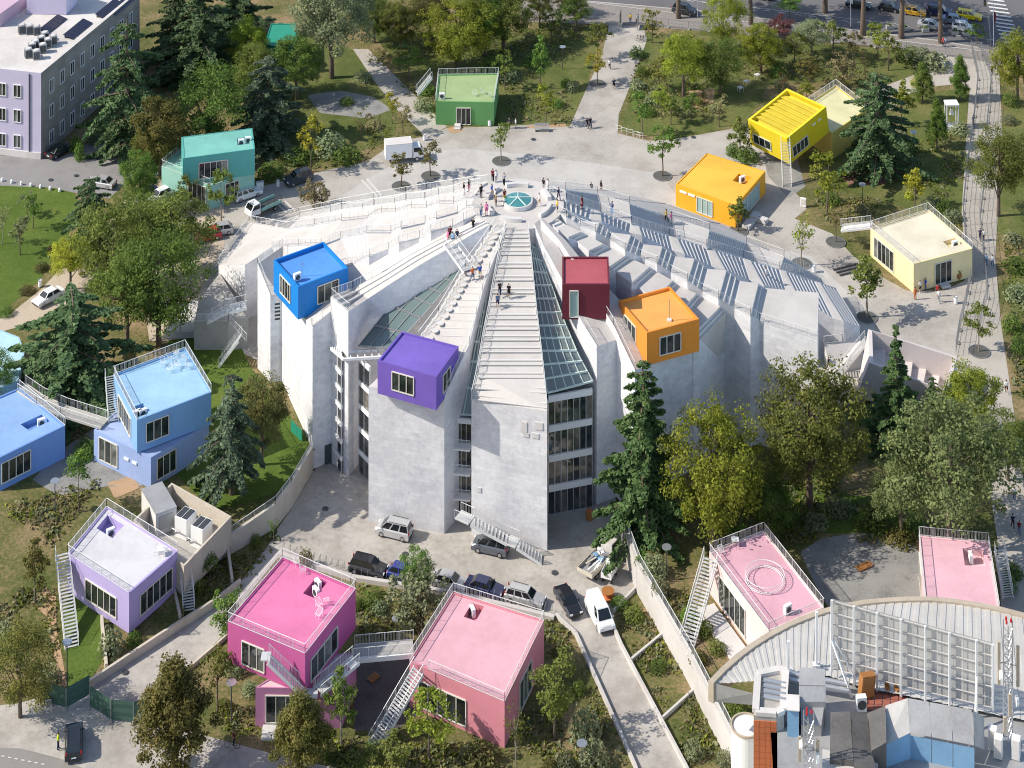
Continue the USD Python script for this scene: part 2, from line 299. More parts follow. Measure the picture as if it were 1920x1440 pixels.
sheet('front_street', [(-60, 1400), (40, 1404), (110, 1422), (190, 1455), (190, 1560), (-60, 1560)], 4, 'asphalt_pale')
sheet('forecourt', [(-60, 288), (85, 296), (112, 296), (180, 262), (250, 246), (300, 330), (240, 340), (205, 372), (120, 358), (-60, 345)], 1, 'cobble_grey')
sheet('garden_path', [(-60, 606), (20, 588), (80, 540), (112, 505), (150, 500), (190, 440), (235, 375), (300, 335), (420, 385), (420, 460), (330, 640), (280, 640), (250, 420), (200, 480), (150, 560), (60, 606), (-60, 640)], 2, 'sand_path', 0.3)
sheet('front_lawn', [(-60, 346), (100, 352), (140, 362), (152, 400), (112, 470), (70, 530), (20, 572), (-60, 590)], 1, 'lawn_grass')
sheet('side_lawn', [(300, 640), (440, 625), (470, 690), (530, 760), (578, 830), (575, 870), (540, 915), (470, 940), (400, 960), (330, 890), (380, 830), (380, 720), (330, 650)], 1, 'lawn_grass', 0.5)
sheet('terrace_lawn', [(130, 1090), (185, 1130), (196, 1180), (192, 1240), (160, 1290), (125, 1300), (125, 1240), (118, 1180)], 1, 'lawn_grass', 0.5)
sheet('right_lawn', [(1440, 900), (1600, 930), (1730, 930), (1730, 1010), (1600, 1000), (1480, 1000)], 1, 'lawn_grass', 0.8)
sheet('gravel_patch', [(1500, 1035), (1540, 1010), (1600, 1000), (1690, 1000), (1728, 1040), (1728, 1150), (1560, 1150), (1530, 1100)], 2, 'gravel', 0.5)
sheet('gravel_patch', [(120, 840), (180, 800), (215, 880), (290, 912), (200, 912), (110, 930), (60, 900)], 2, 'gravel', 0.5)
sheet('gravel_patch', [(575, 178), (640, 170), (700, 182), (735, 205), (690, 222), (600, 212)], 2, 'gravel', 0.6)
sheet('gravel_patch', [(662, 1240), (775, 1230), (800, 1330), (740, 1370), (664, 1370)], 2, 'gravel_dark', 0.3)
sheet('gravel_patch', [(1430, 290), (1490, 280), (1510, 350), (1478, 372), (1440, 330)], 2, 'gravel', 0.3)
sheet('bare_ground', [(1570, 318), (1600, 305), (1660, 300), (1690, 325), (1660, 345), (1590, 348)], 2, 'red_earth', 0.5)
sheet('bare_ground', [(1282, 172), (1340, 165), (1338, 192), (1300, 205)], 2, 'bare_earth', 0.5)
sheet('bare_ground', [(200, 905), (250, 892), (262, 915), (215, 935)], 2, 'bare_earth', 0.4)
sheet('worn_trail', [(60, 1130), (85, 1100), (105, 1120), (106, 1180), (118, 1240), (126, 1290), (112, 1285), (100, 1230), (90, 1160)], 2, 'bare_earth', 0.2)
for pts in ([(838, 240), (870, 236), (865, 248), (845, 250)], [(985, 236), (1060, 232), (1062, 238), (990, 240)]):
    sheet('bare_ground', pts, 3, 'bare_earth')
# planting strip beside the right-hand ramp, between its kerb and the tall wall
sheet('planting_strip', [(1160, 1150), (1200, 1112), (1292, 1272), (1378, 1440), (1440, 1560), (1345, 1560), (1292, 1440), (1172, 1215)], 2, 'garden_ground')
def dashes(p, q, n, w, frac, name, layer=6):
    a, b = on(*p), on(*q); mb = MB(); d = (b - a)[:2] / n; u = d / np.linalg.norm(d); nrm = np.array([-u[1], u[0]]) * w / 2
    for i in range(n):
        s0 = a[:2] + d * i; s1 = s0 + d * frac
        mb.quad(*[np.r_[k, a[2] + 0.08] for k in (s0 - nrm, s1 - nrm, s1 + nrm, s0 + nrm)])
    top(name, mb, 'road_white', kind='structure')
dashes((1120, -20), (1880, 78), 26, 0.15, 0.45, 'lane_marking')
dashes((1330, -25), (1850, 28), 16, 0.15, 0.45, 'lane_marking')
dashes((1000, -8), (1840, 96), 1, 0.15, 1.0, 'lane_marking')
dashes((1300, 2), (1700, 48), 1, 0.12, 1.0, 'lane_marking')
mb = MB()
for i in range(13):
    a = on(1846 + i * 2.7, -8 + i * 7.2); b = on(1880 + i * 3.2, -4 + i * 7.4)
    mb.quad(a + [0, -.3, .085], b + [0, -.3, .085], b + [0, .3, .085], a + [0, .3, .085])
top('crosswalk', mb, 'road_white', kind='structure')
dashes((-10, 1416), (90, 1436), 8, 0.12, 0.5, 'lane_marking')
# kerbs of the boulevard
def wall_line(pts, h, t, base=None, mb=None):
    mb = mb or MB(); P = [np.array(p, float) for p in pts]
    for a, b in zip(P[:-1], P[1:]):
        d = (b - a)[:2]; d /= np.linalg.norm(d); n = np.array([-d[1], d[0], 0]) * t / 2; e = np.r_[d, 0] * 0.0
        za, zb = (a[2], b[2]) if base is None else (base, base)
        A, B = np.r_[a[:2], za], np.r_[b[:2], zb]
        mb.hexa([A - n - e, B - n + e, B + n + e, A + n - e], [k + [0, 0, 0] for k in (np.r_[(a - n)[:2], a[2] + h], np.r_[(b - n)[:2], b[2] + h], np.r_[(b + n)[:2], b[2] + h], np.r_[(a + n)[:2], a[2] + h])])
    return mb
top('street_kerb', wall_line([on(x, y, 0.0) for x, y in ((900, -18), (1100, 3), (1330, 23), (1600, 57), (1760, 77), (1835, 90))], 0.13, 0.25), 'paving_light', kind='structure')
# ---------------------------------------------------------------- retaining walls and ramp kerbs: each a thing
def rail_mesh(P, h=1.1, step=0.16, post=1.6, r=0.018, mb=None, rails=(1.0, 0.08)):
    mb = mb or MB(); P = [np.asarray(p, float) for p in P]
    for a, b in zip(P[:-1], P[1:]):
        L = np.linalg.norm(b - a)
        if L < 0.05: continue
        for k in rails: mb.bar(a + [0, 0, h * k], b + [0, 0, h * k], 0.05, 0.04)
        n = max(1, int(L / step))
        for i in range(n + 1):
            p = a + (b - a) * i / n; w = 0.05 if (i % max(1, int(post / step)) == 0 or i == n) else r
            mb.bar(p, p + [0, 0, h], w)
    return mb
def lowpt(px, py, z=0.0): return at(px, py, z)
def retaining(name, label, px, z0, tops, t, mat, rail=False):
    w = thing(name, label, 'retaining wall')
    P = [at(x, y, z0) for x, y in px]; mb = MB()
    for (a, ha), (b, hb) in zip(list(zip(P, tops))[:-1], list(zip(P, tops))[1:]):
        d = (b - a)[:2]; d /= np.linalg.norm(d); n = np.array([-d[1], d[0], 0]) * t
        mb.hexa([a, b, b - n, a - n] if False else [a - n * 0, b - n * 0, b + n, a + n], [a + [0, 0, ha], b + [0, 0, hb], b + n + [0, 0, hb], a + n + [0, 0, ha]])
    part(w, 'wall', mb, mat)
    if rail: part(w, 'railing', rail_mesh([p + [0, 0, h] for p, h in zip(P, tops)], 1.0), 'rail_white')
    return w
retaining('retaining_wall', 'pale concrete retaining wall with railing beside the sloping side lawn', [(352, 1090), (372, 1075), (517, 990), (547, 953), (587, 883)], 0, (1.5, 1.9, 2.9, 3.1, 3.1), 0.35, 'tan_concrete', True)
retaining('retaining_wall', 'long bright white retaining wall with railing right of the planting strip', [(1168, 985), (1170, 1010), (1182, 1060), (1200, 1110), (1292, 1270), (1378, 1440), (1440, 1560)], 0, (3.3,) * 7, -0.4, 'white_deck', True)
retaining('kerb_wall', 'low concrete kerb wall left of the cobbled ramp under the lavender pavilion', [(165, 1294), (300, 1206), (405, 1138), (452, 1098)], 0, (0.9, 1.0, 0.9, 0.7), 0.3, 'tan_concrete')
retaining('kerb_wall', 'low kerb wall on the right edge of the cobbled ramp below the magenta pavilion', [(272, 1350), (274, 1312), (358, 1252), (430, 1190)], 0, (0.45,) * 4, -0.25, 'tan_concrete')
retaining('kerb_wall', 'long white kerb left of the ramp road beside the pink pavilion', [(1040, 1158), (1077, 1192), (1188, 1440), (1232, 1560)], 0, (0.45,) * 4, 0.3, 'white_deck')
retaining('kerb_wall', 'white kerb between the ramp road and the planted strip', [(1152, 1178), (1168, 1215), (1288, 1440), (1345, 1560)], 0, (0.5,) * 4, -0.3, 'white_deck')
for a, b, l in (((1152, 1150), (1200, 1100), 'short white cross kerb at the top of the planted strip'), ((1185, 1242), (1250, 1188), 'middle short white cross kerb in the planted strip'), ((1240, 1355), (1312, 1290), 'lower short white cross kerb in the planted strip')):
    retaining('cross_kerb', l, [a, b], 0, (0.4, 0.4), 0.25, 'white_deck')
retaining('cross_kerb', 'concrete cross kerb splitting the planting bed below the retaining wall', [(425, 1045), (433, 1095)], 0, (1.3, 0.6), 0.3, 'tan_concrete')
retaining('cross_kerb', 'concrete cross kerb beside the small steel stair of the lavender pavilion', [(322, 1115), (335, 1170)], 0, (1.4, 1.1), 0.3, 'tan_concrete')
retaining('cross_kerb', 'upright concrete kerb closing the bed at the corner of the terrace lawn', [(188, 1178), (197, 1262)], 0, (1.5, 1.0), 0.3, 'tan_concrete')
# low wall with bike racks along the front of the yard
rk = [(524, 1040), (560, 1052), (660, 1084), (850, 1114), (1040, 1160)]
w = retaining('rack_wall', 'low pale wall with a row of steel bike loops along the yard parking', rk, 0, (0.5,) * 5, -0.5, 'white_deck')
P = [at(x, y, 0) for x, y in rk]; k = 0
for a, b in zip(P[:-1], P[1:]):
    n = int(np.linalg.norm(b - a) / 0.75)
    for i in range(n):
        p = a + (b - a) * (i + 0.5) / n; p = p + [0, 0.25 - 0.0, 0.0]
        mb = MB().tube([p + [-.03, 0, .3], p + [-.03, 0, 1.0], p + [.1, .55, 1.05], p + [.1, .6, .1]], 0.03, 5)
        part(w, 'bike_loop', mb, 'grey_steel')

def stripe(p, q, w, name='plaza_stripe', mat='white_step'):
    a, c = on(*p), on(*q); d = (c - a)[:2] / np.linalg.norm((c - a)[:2]); n = np.array([-d[1], d[0], 0]) * w / 2
    top(name, MB().quad(*[k + [0, 0, .09] for k in (a - n, c - n, c + n, a + n)]), mat, kind='structure')
stripe((678, 338), (708, 370), .35); stripe((688, 336), (716, 368), .35)
for k in range(3): stripe((518 + 8 * k, 382 - 2 * k), (538 + 8 * k, 400 - 2 * k), .3)
for x, y in ((143, 330), (95, 338), (610, 955), (760, 1040), (1040, 1075), (1105, 1250), (235, 1262), (1000, 262), (1300, 258), (650, 300)):
    p = on(x, y); top('drain_cover', MB().cyl(p + [0, 0, .085], .4, .012, 14), 'dark_metal', kind='structure')
# ================================================================ THE STEPPED CONCRETE PYRAMID
ZP, KC, R0 = 27.0, 0.52, 6.0
AX = at(971, 382, ZP)[:2]
KS = [KC]
def zcone(x, y): return ZP - KS[0] * max(0.0, math.hypot(x - AX[0], y - AX[1]) - R0)
def cone(px, py, dz=0.0):
    lo, hi = 0.0, ZP + dz + 0.01
    zs = np.linspace(hi, 1.0, 300); prev = zs[0]
    for z in zs:
        p = at(px, py, z)
        if z <= zcone(p[0], p[1]) + dz:
            lo, hi = z, prev
            for _ in range(30):
                m = (lo + hi) / 2; p = at(px, py, m)
                if m <= zcone(p[0], p[1]) + dz: lo = m
                else: hi = m
            return at(px, py, lo)
        prev = z
    return at(px, py, 2.5)
def based(px, ptop, pbase, z0=0.0, pxb=None):
    """point straight above the foot seen at (px, pbase): its height is read from the wall's height in the photograph"""
    b = at(px if pxb is None else pxb, pbase, z0); d = (pbase - HORIZON) / (HC - z0)
    b[2] = z0 + (pbase - ptop) / d; return b
PYR = thing('pyramid_building', 'huge white concrete pyramid building with fanned stepped beams, glass strips and climbing stairs', 'building')
RAILS = []
def skirt(mb, P, zb):
    for a, b in zip(P[:-1], P[1:]):
        mb.quad(np.r_[a[:2], zb], np.r_[b[:2], zb], b, a)
def strip(U, L, flags, end=True, zb=0.0, dz=0.0, mat='white_deck', rise=0.42, tilt=0.65, rail_u=False, rail_l=False, k=None):
    KS[0] = k or KC
    """A beam of the fan. U and L: its two edges as photo points from the summit outward; flags per segment: f flat slab, s stair, c slope."""
    PU, PL = [], []
    for i, (u, l) in enumerate(zip(U, L)):
        if i == 0 or flags[i - 1] in 'sc':
            a = u if len(u) == 3 and isinstance(u, np.ndarray) else cone(*u[:2], dz); b = l if isinstance(l, np.ndarray) else cone(*l[:2], dz)
            if i and flags[i - 1] == 's' and not isinstance(u, np.ndarray):
                z = min((a[2] + b[2]) / 2, PU[-1][2] - 0.3); a, b = at(u[0], u[1], z), at(l[0], l[1], z)
        else:
            z0_ = (PU[-1][2] + PL[-1][2]) / 2; z1_ = (cone(*u[:2], dz)[2] + cone(*l[:2], dz)[2]) / 2; z = z0_ - max(0.08, tilt * (z0_ - z1_)); a, b = at(u[0], u[1], z), at(l[0], l[1], z)
        PU.append(a); PL.append(b)
    KS[0] = KC
    for i, fl in enumerate(flags):
        a, b, c, d = PU[i], PL[i], PL[i + 1], PU[i + 1]
        if fl == 's':
            n = max(2, int(round((a[2] - d[2]) / rise))); mb = MB()
            for k in range(n):
                t0, t1 = k / n, (k + 1) / n
                a0, b0 = a + (d - a) * t0, b + (c - b) * t0; a1, b1 = a + (d - a) * t1, b + (c - b) * t1
                za, zb_ = a[2] + (d[2] - a[2]) * t1, b[2] + (c[2] - b[2]) * t1
                mb.quad(np.r_[a0[:2], za], np.r_[b0[:2], zb_], np.r_[b1[:2], zb_], np.r_[a1[:2], za])
                mb.quad(a0, b0, np.r_[b0[:2], zb_], np.r_[a0[:2], za])
            part(PYR, 'stair_flight', mb, 'white_step')
        else:
            mb = MB(); mb.quad(a, b, c, d)
            part(PYR, 'roof_slab', mb, mat)
    mb = MB(); skirt(mb, PU, zb); skirt(mb, PL, zb)
    mb.quad(np.r_[PU[0][:2], PU[0][2] - 3], np.r_[PL[0][:2], PL[0][2] - 3], PL[0], PU[0])
    if end: mb.quad(np.r_[PU[-1][:2], zb], np.r_[PL[-1][:2], zb], PL[-1], PU[-1])
    part(PYR, 'beam_wall', mb, 'marble_wall')
    if rail_u: RAILS.append(PU)
    if rail_l: RAILS.append(PL)
    return PU, PL
# --- right-hand fan: slabs and stair flights
R4U = [(1046, 388), (1066, 398), (1092, 414), (1124, 417), (1149, 436), (1183, 440), (1208, 458), (1242, 462), (1268, 481), (1302, 485), (1328, 504), (1362, 507), (1389, 527), (1422, 531), (1434, 540), (1535, 549)]
R4L = [(1044, 398), (1062, 408), (1088, 424), (1117, 435), (1144, 451), (1172, 470), (1201, 483), (1232, 495), (1258, 512), (1289, 527), (1317, 547), (1347, 560), (1377, 578), (1407, 592), (1424, 602), (1533, 636)]
strip(R4U, R4L, 'f' + 'sf' * 7, rail_l=True, k=.33, tilt=.12)
R3U = [(1028, 402), (1048, 412), (1060, 421), (1090, 434), (1102, 441), (1131, 457), (1145, 464), (1174, 478), (1186, 486), (1218, 500), (1230, 508), (1261, 526), (1273, 535), (1306, 550), (1318, 557), (1352, 573), (1366, 581), (1432, 604)]
R3L = [(1020, 408), (1030, 416), (1046, 430), (1066, 444), (1082, 452), (1104, 470), (1122, 480), (1142, 500), (1155, 510), (1184, 530), (1196, 538), (1228, 562), (1240, 570), (1268, 592), (1280, 602), (1300, 626), (1312, 636), (1346, 668)]
R3U[-1] = based(1432, 606, 800, 0, 1429); R3L[-1] = based(1346, 669, 872)
strip(R3U, R3L, 'f' + 'sf' * 7 + 'sc', tilt=0.42, k=.37, rail_u=False, rail_l=False)
# --- far right: fine stairs with folded slabs
R5U = [(1040, 368), (1062, 376), (1112, 392), (1126, 397), (1184, 420), (1198, 424), (1255, 442), (1270, 446), (1325, 463), (1339, 467), (1394, 484), (1407, 488), (1462, 505), (1473, 508), (1528, 527), (1538, 530), (1568, 540)]
R5L = [(1046, 386), (1064, 394), (1106, 410), (1128, 414), (1180, 436), (1204, 441), (1262, 470), (1284, 476), (1336, 500), (1360, 505), (1406, 525), (1432, 534), (1474, 546), (1496, 554), (1564, 598), (1582, 602), (1612, 612)]
strip(R5U, R5L, 'c' + 'sf' * 7 + 's', rise=0.36, tilt=0.2, k=.50, zb=0.0)
# --- ramp with railings on the back right
R6U = [(1030, 352), (1060, 356), (1120, 364), (1180, 382), (1260, 409), (1330, 432), (1400, 456), (1470, 482), (1540, 522)]
R6L = [(1036, 364), (1062, 375), (1126, 396), (1184, 419), (1255, 441), (1325, 462), (1394, 483), (1462, 504), (1545, 532)]
strip(R6U, R6L, 'fsfsfsfs', tilt=.1, rise=.3, rail_u=True, rail_l=True, zb=0.0)
# --- red pavilion's beam, orange pavilion's beam
R1U = [(1012, 412), (1040, 452), (1080, 520), (1110, 575), (1140, 600), (1171, 632)]
R1L = [(1002, 420), (1020, 462), (1052, 520), (1075, 575), (1096, 612), (1119, 649)]
P1 = strip(R1U, R1L, 'ccccc', dz=0.4); RAILS.append(P1[1][-2:]); RAILS.append(P1[0][-2:])
R2U = [(1018, 408), (1060, 450), (1110, 510), (1160, 560), (1230, 610), (1312, 654)]
R2L = [(1014, 412), (1050, 452), (1088, 510), (1118, 560), (1150, 610), (1190, 694)]
r2 = strip(R2U, R2L, 'ccccc', dz=1.4); RAILS.append(r2[1][-3:])
# --- centre beam (the climb) and the scalloped beam, with thin cross steps
CL = [(948, 430), (938, 470), (926, 530), (915, 590), (905, 640), (895, 700), based(884, 750, 1003)]
CR = [(990, 430), (994, 470), (1000, 530), (1006, 590), (1012, 640), (1019, 700), based(1026, 771, 1032)]
c0, c1 = strip(CL, CR, 'cccccc', rail_u=True, rail_l=True)
mb = MB()
for i in range(15):
    t = (i + 0.5) / 15 * (len(c0) - 1.001); k = int(t); t -= k
    a, b = c0[k] + (c0[k + 1] - c0[k]) * t, c1[k] + (c1[k + 1] - c1[k]) * t
    mb = MB(); mb.bar(a + [0, 0, .03], b + [0, 0, .03], .3, .10); part(PYR, 'cross_step', mb, 'white_step')
    mb = MB(); mb.bar(a + [0, -.55, -.17], b + [0, -.55, -.17], .2, .10); part(PYR, 'cross_step', mb, 'white_step')
PL6U = [(925, 424), (900, 462), (868, 505), (845, 545), (818, 590), (780, 640), based(691, 725, 978)]
PL6L = [(948, 428), (936, 462), (918, 505), (905, 545), (893, 590), (880, 645), based(833, 746, 1001)]
p0, p1 = strip(PL6U, PL6L, 'cccccc', rail_l=True)
RAILS.append([p + [0.3, 0, 0.2] for p in p0[:6]])
for i in range(18):
    t = (i + 0.5) / 18 * 4.9; k = int(t); t -= k
    a, b = p0[k] + (p0[k + 1] - p0[k]) * t, p1[k] + (p1[k + 1] - p1[k]) * t
    mb = MB(); mb.bar(a + (b - a) * .3 + [0, 0, .02], b + [0, 0, .02], .12, .1); part(PYR, 'cross_step', mb, 'white_step')
    for j in range(3):                     # scalloped stair beside the slab: rounded treads
        q = a + (b - a) * (0.02 + 0.03 * j) + [0.2 * j, -0.35 * j, 0.10]
        part(PYR, 'tread', MB().cyl(q + [0.3, 0, -.10], 0.42, 0.12, 12), 'white_step')
# --- long wall beam left of the dark glass strip
L5U = [(905, 412), (870, 428), (820, 452), (770, 478), (715, 512), (660, 542), based(620, 556, 866)]
L5L = [(918, 421), (884, 440), (840, 466), (790, 495), (735, 530), (690, 560), based(648, 584, 894, 0, 653)]
l5 = strip(L5U, L5L, 'cccccc', dz=0.6, rail_u=False)
RAILS.append([p + [0.1, 0, 0] for p in (l5[0][-3], l5[0][-2], l5[0][-1], l5[1][-1])])
for j in range(2):
    mb = MB(); f = (0.30, 0.62)[j]
    for i in range(len(l5[0]) - 1):
        mb.bar(l5[0][i] + (l5[1][i] - l5[0][i]) * f + [0, 0, .08], l5[0][i + 1] + (l5[1][i + 1] - l5[0][i + 1]) * f + [0, 0, .08], .25, .2)
    part(PYR, 'curb', mb, 'white_step')
# --- blue pavilion's beam
L4U = [(894, 400), (868, 412), (820, 428), (760, 448), (690, 480), (600, 510), based(522, 548, 700, 2.5)]
L4L = [(905, 411), (872, 427), (822, 450), (772, 476), (716, 510), (664, 545), based(632, 580, 864, 0, 625)]
l4 = strip(L4U, L4L, 'cccccc', end=False)
e0, e1, e2 = l4[0][-1], based(580, 612, 880, 0, 586), l4[1][-1]
mb = MB(); mb.add([e0, e1, e2], [[0, 1, 2]]); part(PYR, 'roof_slab', mb, 'white_deck')
mb = MB(); skirt(mb, [e0, e1, e2], 0.0); part(PYR, 'beam_wall', mb, 'marble_wall')
RAILS.append([e1 + [-.1, .1, 0], e1 + (e2 - e1) * .98]); RAILS.append([e0 + (e1 - e0) * .97, e1])
# --- white stepped beams on the left
L3U = [(890, 391), (875, 390), (860, 400), (820, 411), (800, 420), (755, 430), (735, 439), (690, 438), (640, 449), (604, 463), (530, 462), (474, 474)]
L3L = [(895, 401), (869, 413), (848, 424), (808, 434), (786, 446), (748, 456), (728, 468), (692, 482), (660, 496), (602, 512), (560, 528), (523, 550)]
L3U[-1] = based(464, 495, 690, 2.5, 483); L3L[-1] = based(523, 551, 715, 2.5)
l3 = strip(L3U, L3L, 'fsfsfsfsfcc', end=False, rail_l=True, tilt=.5, k=.48)
e = based(504, 554, 717, 2.5, 507); a, b = l3[0][-1], l3[1][-1]
mb = MB(); mb.tri(a, e, b); part(PYR, 'roof_slab', mb, 'white_deck')
mb = MB(); skirt(mb, [a, e, b], 0); part(PYR, 'beam_wall', mb, 'marble_wall'); RAILS.append([l3[0][-2], a, e])
L2U = [(888, 383), (872, 376), (850, 384), (823, 383), (800, 392), (772, 391), (742, 399), (716, 399), (690, 410), (640, 416), (590, 424), (540, 430), (467, 416)]
L2L = [(889, 390), (874, 388), (858, 398), (818, 410), (797, 418), (752, 428), (733, 436), (688, 436), (638, 447), (602, 461), (560, 461), (510, 464), (455, 497)]
L2U[-1] = based(410, 497, 560, 2.5); L2L[-1] = based(459, 497, 600, 2.5)
l2 = strip(L2U[:-1], L2L[:-1], 'fsfsfsfsfcc', end=False, rail_l=True, tilt=.5, k=.48)
q = based(467, 417, 470, 2.5); mb = MB()
mb.quad(l2[0][-1], q, L2U[-1], L2L[-1]); mb.tri(l2[0][-1], L2L[-1], l2[1][-1]); part(PYR, 'roof_slab', mb, 'white_deck')
mb = MB(); skirt(mb, [l2[0][-1], q, L2U[-1], L2L[-1], l2[1][-1]], 0); part(PYR, 'beam_wall', mb, 'marble_wall')
RAILS.append([l2[0][-1], q, L2U[-1]])
L1U = [(900, 350), (880, 352), (850, 362), (822, 366), (796, 374), (760, 376), (740, 384), (700, 386), (680, 394), (640, 394), (620, 400), (560, 410)]
L1L = [(888, 372), (872, 374), (850, 382), (823, 381), (800, 390), (772, 390), (742, 397), (716, 398), (690, 408), (640, 414), (590, 422), (540, 429)]
strip(L1U, L1L, 'fsfsfsfsfsf', rail_u=True, rail_l=True, tilt=.5, k=.48)
L0U = [(915, 342), (890, 344), (850, 350), (800, 357), (760, 364), (700, 374), (640, 385), (560, 402), (510, 416)]
L0L = [(902, 348), (882, 351), (850, 361), (798, 372), (762, 376), (702, 385), (642, 393), (562, 409), (520, 424)]
strip(L0U, L0L, 'cccccccc', rail_u=True, rail_l=True)
# hidden back of the fan, sloping down to the plaza
for i in range(9):
    a0, a1 = math.radians(38 + i * 11.5), math.radians(38 + i * 11.5 + 10.6)
    mb = MB(); rr = [(R0 - .5, ZP - 0.35), (26, ZP - KC * 20 - 1.2), (47, ZP - KC * 41 - 1.4)]
    P = [[np.array([AX[0] + r * math.cos(t), AX[1] + r * math.sin(t), max(z, 2.6)]) for r, z in rr] for t in (a0, a1)]
    for k in range(2): mb.quad(P[0][k], P[0][k + 1], P[1][k + 1], P[1][k])
    skirt(mb, P[0], 0); skirt(mb, P[1], 0); mb.quad(P[0][-1] * [1, 1, 0], P[1][-1] * [1, 1, 0], P[1][-1], P[0][-1])
    part(PYR, 'roof_slab', mb, 'white_deck')
for i in range(8):                       # closed inner shell under the back and left beams
    t0, t1 = math.radians(20 + i * 20), math.radians(20 + (i + 1) * 20); mb = MB()
    q = lambda t, r, z: np.array([AX[0] + r * math.cos(t), AX[1] + r * math.sin(t), z])
    mb.quad(q(t0, 4.5, ZP - .35), q(t0, 24 if i < 6 else 15, 13.5 if i < 6 else 19.5), q(t1, 24 if i < 6 else 15, 13.5 if i < 6 else 19.5), q(t1, 4.5, ZP - .35)); part(PYR, 'roof_slab', mb, 'white_deck')
# --- summit platform, skylight and curved benches
mb = MB(); mb.cyl([AX[0], AX[1], ZP - 6], R0 + .1, 6.0, 48); part(PYR, 'summit_platform', mb, 'white_deck')
sk = np.array([AX[0], AX[1], ZP])
kerb = trimesh.creation.annulus(1.75, 1.98, 0.55, sections=40); kerb.apply_translation(sk + [0, 0, .28])
kp = part(PYR, 'skylight', MB().tm(kerb), 'pale_glass' if False else 'white_step')
mb = MB(); n = 40; an = np.arange(n) * 2 * np.pi / n
v = [sk + [0, 0, .85]] + [sk + [1.78 * math.cos(t), 1.78 * math.sin(t), .56] for t in an]
plain('skylight_glass', (0.06, 0.22, 0.23), 0.08, spec=0.9)
part(kp, 'glass', MB().add(v, [[0, 1 + i, 1 + (i + 1) % n] for i in range(n)]), 'skylight_glass')
for i in range(5):
    t = 2 * math.pi * i / 5 + 0.3
    part(kp, 'glazing_bar', MB().bar(sk + [0, 0, .89], sk + [1.8 * math.cos(t), 1.8 * math.sin(t), .6], .13, .07), 'mint_steel')
for t0, t1 in ((70, 112), (128, 168), (190, 220), (238, 276), (312, 350), (10, 40)):
    mb = MB(); tt = np.radians(np.linspace(t0, t1, 9))
    for a, b in zip(tt[:-1], tt[1:]):
        q = [sk + [r * math.cos(t), r * math.sin(t), 0.01] for r, t in ((4.0, a), (4.0, b), (4.55, b), (4.55, a))]
        mb.hexa([q[0], q[3], q[2], q[1]][::1], [p + [0, 0, .5] for p in (q[0], q[3], q[2], q[1])])
    tag(part('/World', 'summit_bench', mb, 'white_step'), {70: 'long curved concrete bench behind the round skylight on the summit', 128: 'curved concrete bench left behind the round skylight', 190: 'short curved concrete bench left of the round skylight', 238: 'curved concrete bench in front of the round skylight', 312: 'curved concrete bench at the lower right of the round skylight', 10: 'curved concrete bench at the upper right of the round skylight'}[t0], 'bench', 'curved benches round the skylight')
for P in RAILS: part(PYR, 'railing', rail_mesh(P, 1.05, 0.22), 'rail_white')
# ---------------------------------------------------------------- glass between the beams
def glass_roof(A, B, nseg, nbar, mat, dz=-2.0, frame='mint_steel', pts=None):
    """a sloping glazed strip between two photo polylines (from the summit outward), panes set on steel bars"""
    PA = [a if isinstance(a, np.ndarray) else cone(*a, dz) for a in A]; PB = [b if isinstance(b, np.ndarray) else cone(*b, dz) for b in B]
    def lerp(P, t):
        t = t * (len(P) - 1); k = min(int(t), len(P) - 2); return P[k] + (P[k + 1] - P[k]) * (t - k)
    g = nm(PYR, 'glass_roof'); UsdGeom.Xform.Define(stage, g)
    for i in range(nseg):
        for j in range(nbar):
            q = []
            for t, s in ((i / nseg, j / nbar), ((i + 1) / nseg, j / nbar), ((i + 1) / nseg, (j + 1) / nbar), (i / nseg, (j + 1) / nbar)):
                a, b = lerp(PA, t), lerp(PB, t); q.append(a + (b - a) * s)
            part(g, 'pane', MB().quad(*q), mat)
    mb = MB()
    for j in range(nbar + 1):
        for i in range(nseg * 2):
            s = j / nbar; t0, t1 = i / nseg / 2, (i + 1) / nseg / 2
            mb.bar(lerp(PA, t0) * (1 - s) + lerp(PB, t0) * s + [0, 0, .06], lerp(PA, t1) * (1 - s) + lerp(PB, t1) * s + [0, 0, .06], .09, .12)
    for i in range(nseg + 1):
        mb.bar(lerp(PA, i / nseg) + [0, 0, .10], lerp(PB, i / nseg) + [0, 0, .10], .16 if i else .1, .2)
    part(g, 'glazing_bars', mb, frame)
    return PA, PB
plain('dark_roof_glass', (0.11, 0.155, 0.148), 0.10, spec=0.9)
plain('grey_roof_glass', (0.16, 0.195, 0.185), 0.10, spec=0.9)
G1A = [(912, 448), (860, 485), (800, 525), (740, 565), based(672, 650, 880)]
G1B = [(920, 452), (880, 490), (838, 540), (795, 590), (735, 655)]
glass_roof(G1A, G1B, 9, 3, 'dark_roof_glass', -3.0, 'grey_steel')
G2A = [(936, 470), (922, 505), (908, 545), (896, 590), (878, 660), based(838, 775, 966)]
G2B = [(940, 470), (928, 505), (916, 545), (907, 590), (896, 660), based(884, 780, 966)]
glass_roof(G2A, G2B, 12, 3, 'grey_roof_glass', -2.4)
G3A = [(994, 460), (1000, 530), (1007, 600), (1014, 665), based(1027, 738, 966)]
G3B = [(1010, 470), (1032, 530), (1057, 600), (1084, 665), based(1112, 716, 950)]
glass_roof(G3A, G3B, 11, 5, 'roof_glass', -2.0)
mb = MB()     # the deep dark floor of the hall under the glass
hall = [at(x, y, 9.0) for x, y in ((945, 560), (1010, 560), (1105, 735), (1030, 760), (880, 760), (700, 700), (860, 560))]
mb.add(hall, [[0, i, i + 1] for i in range(1, 6)]); part(PYR, 'upper_floor', mb, 'grey_concrete')
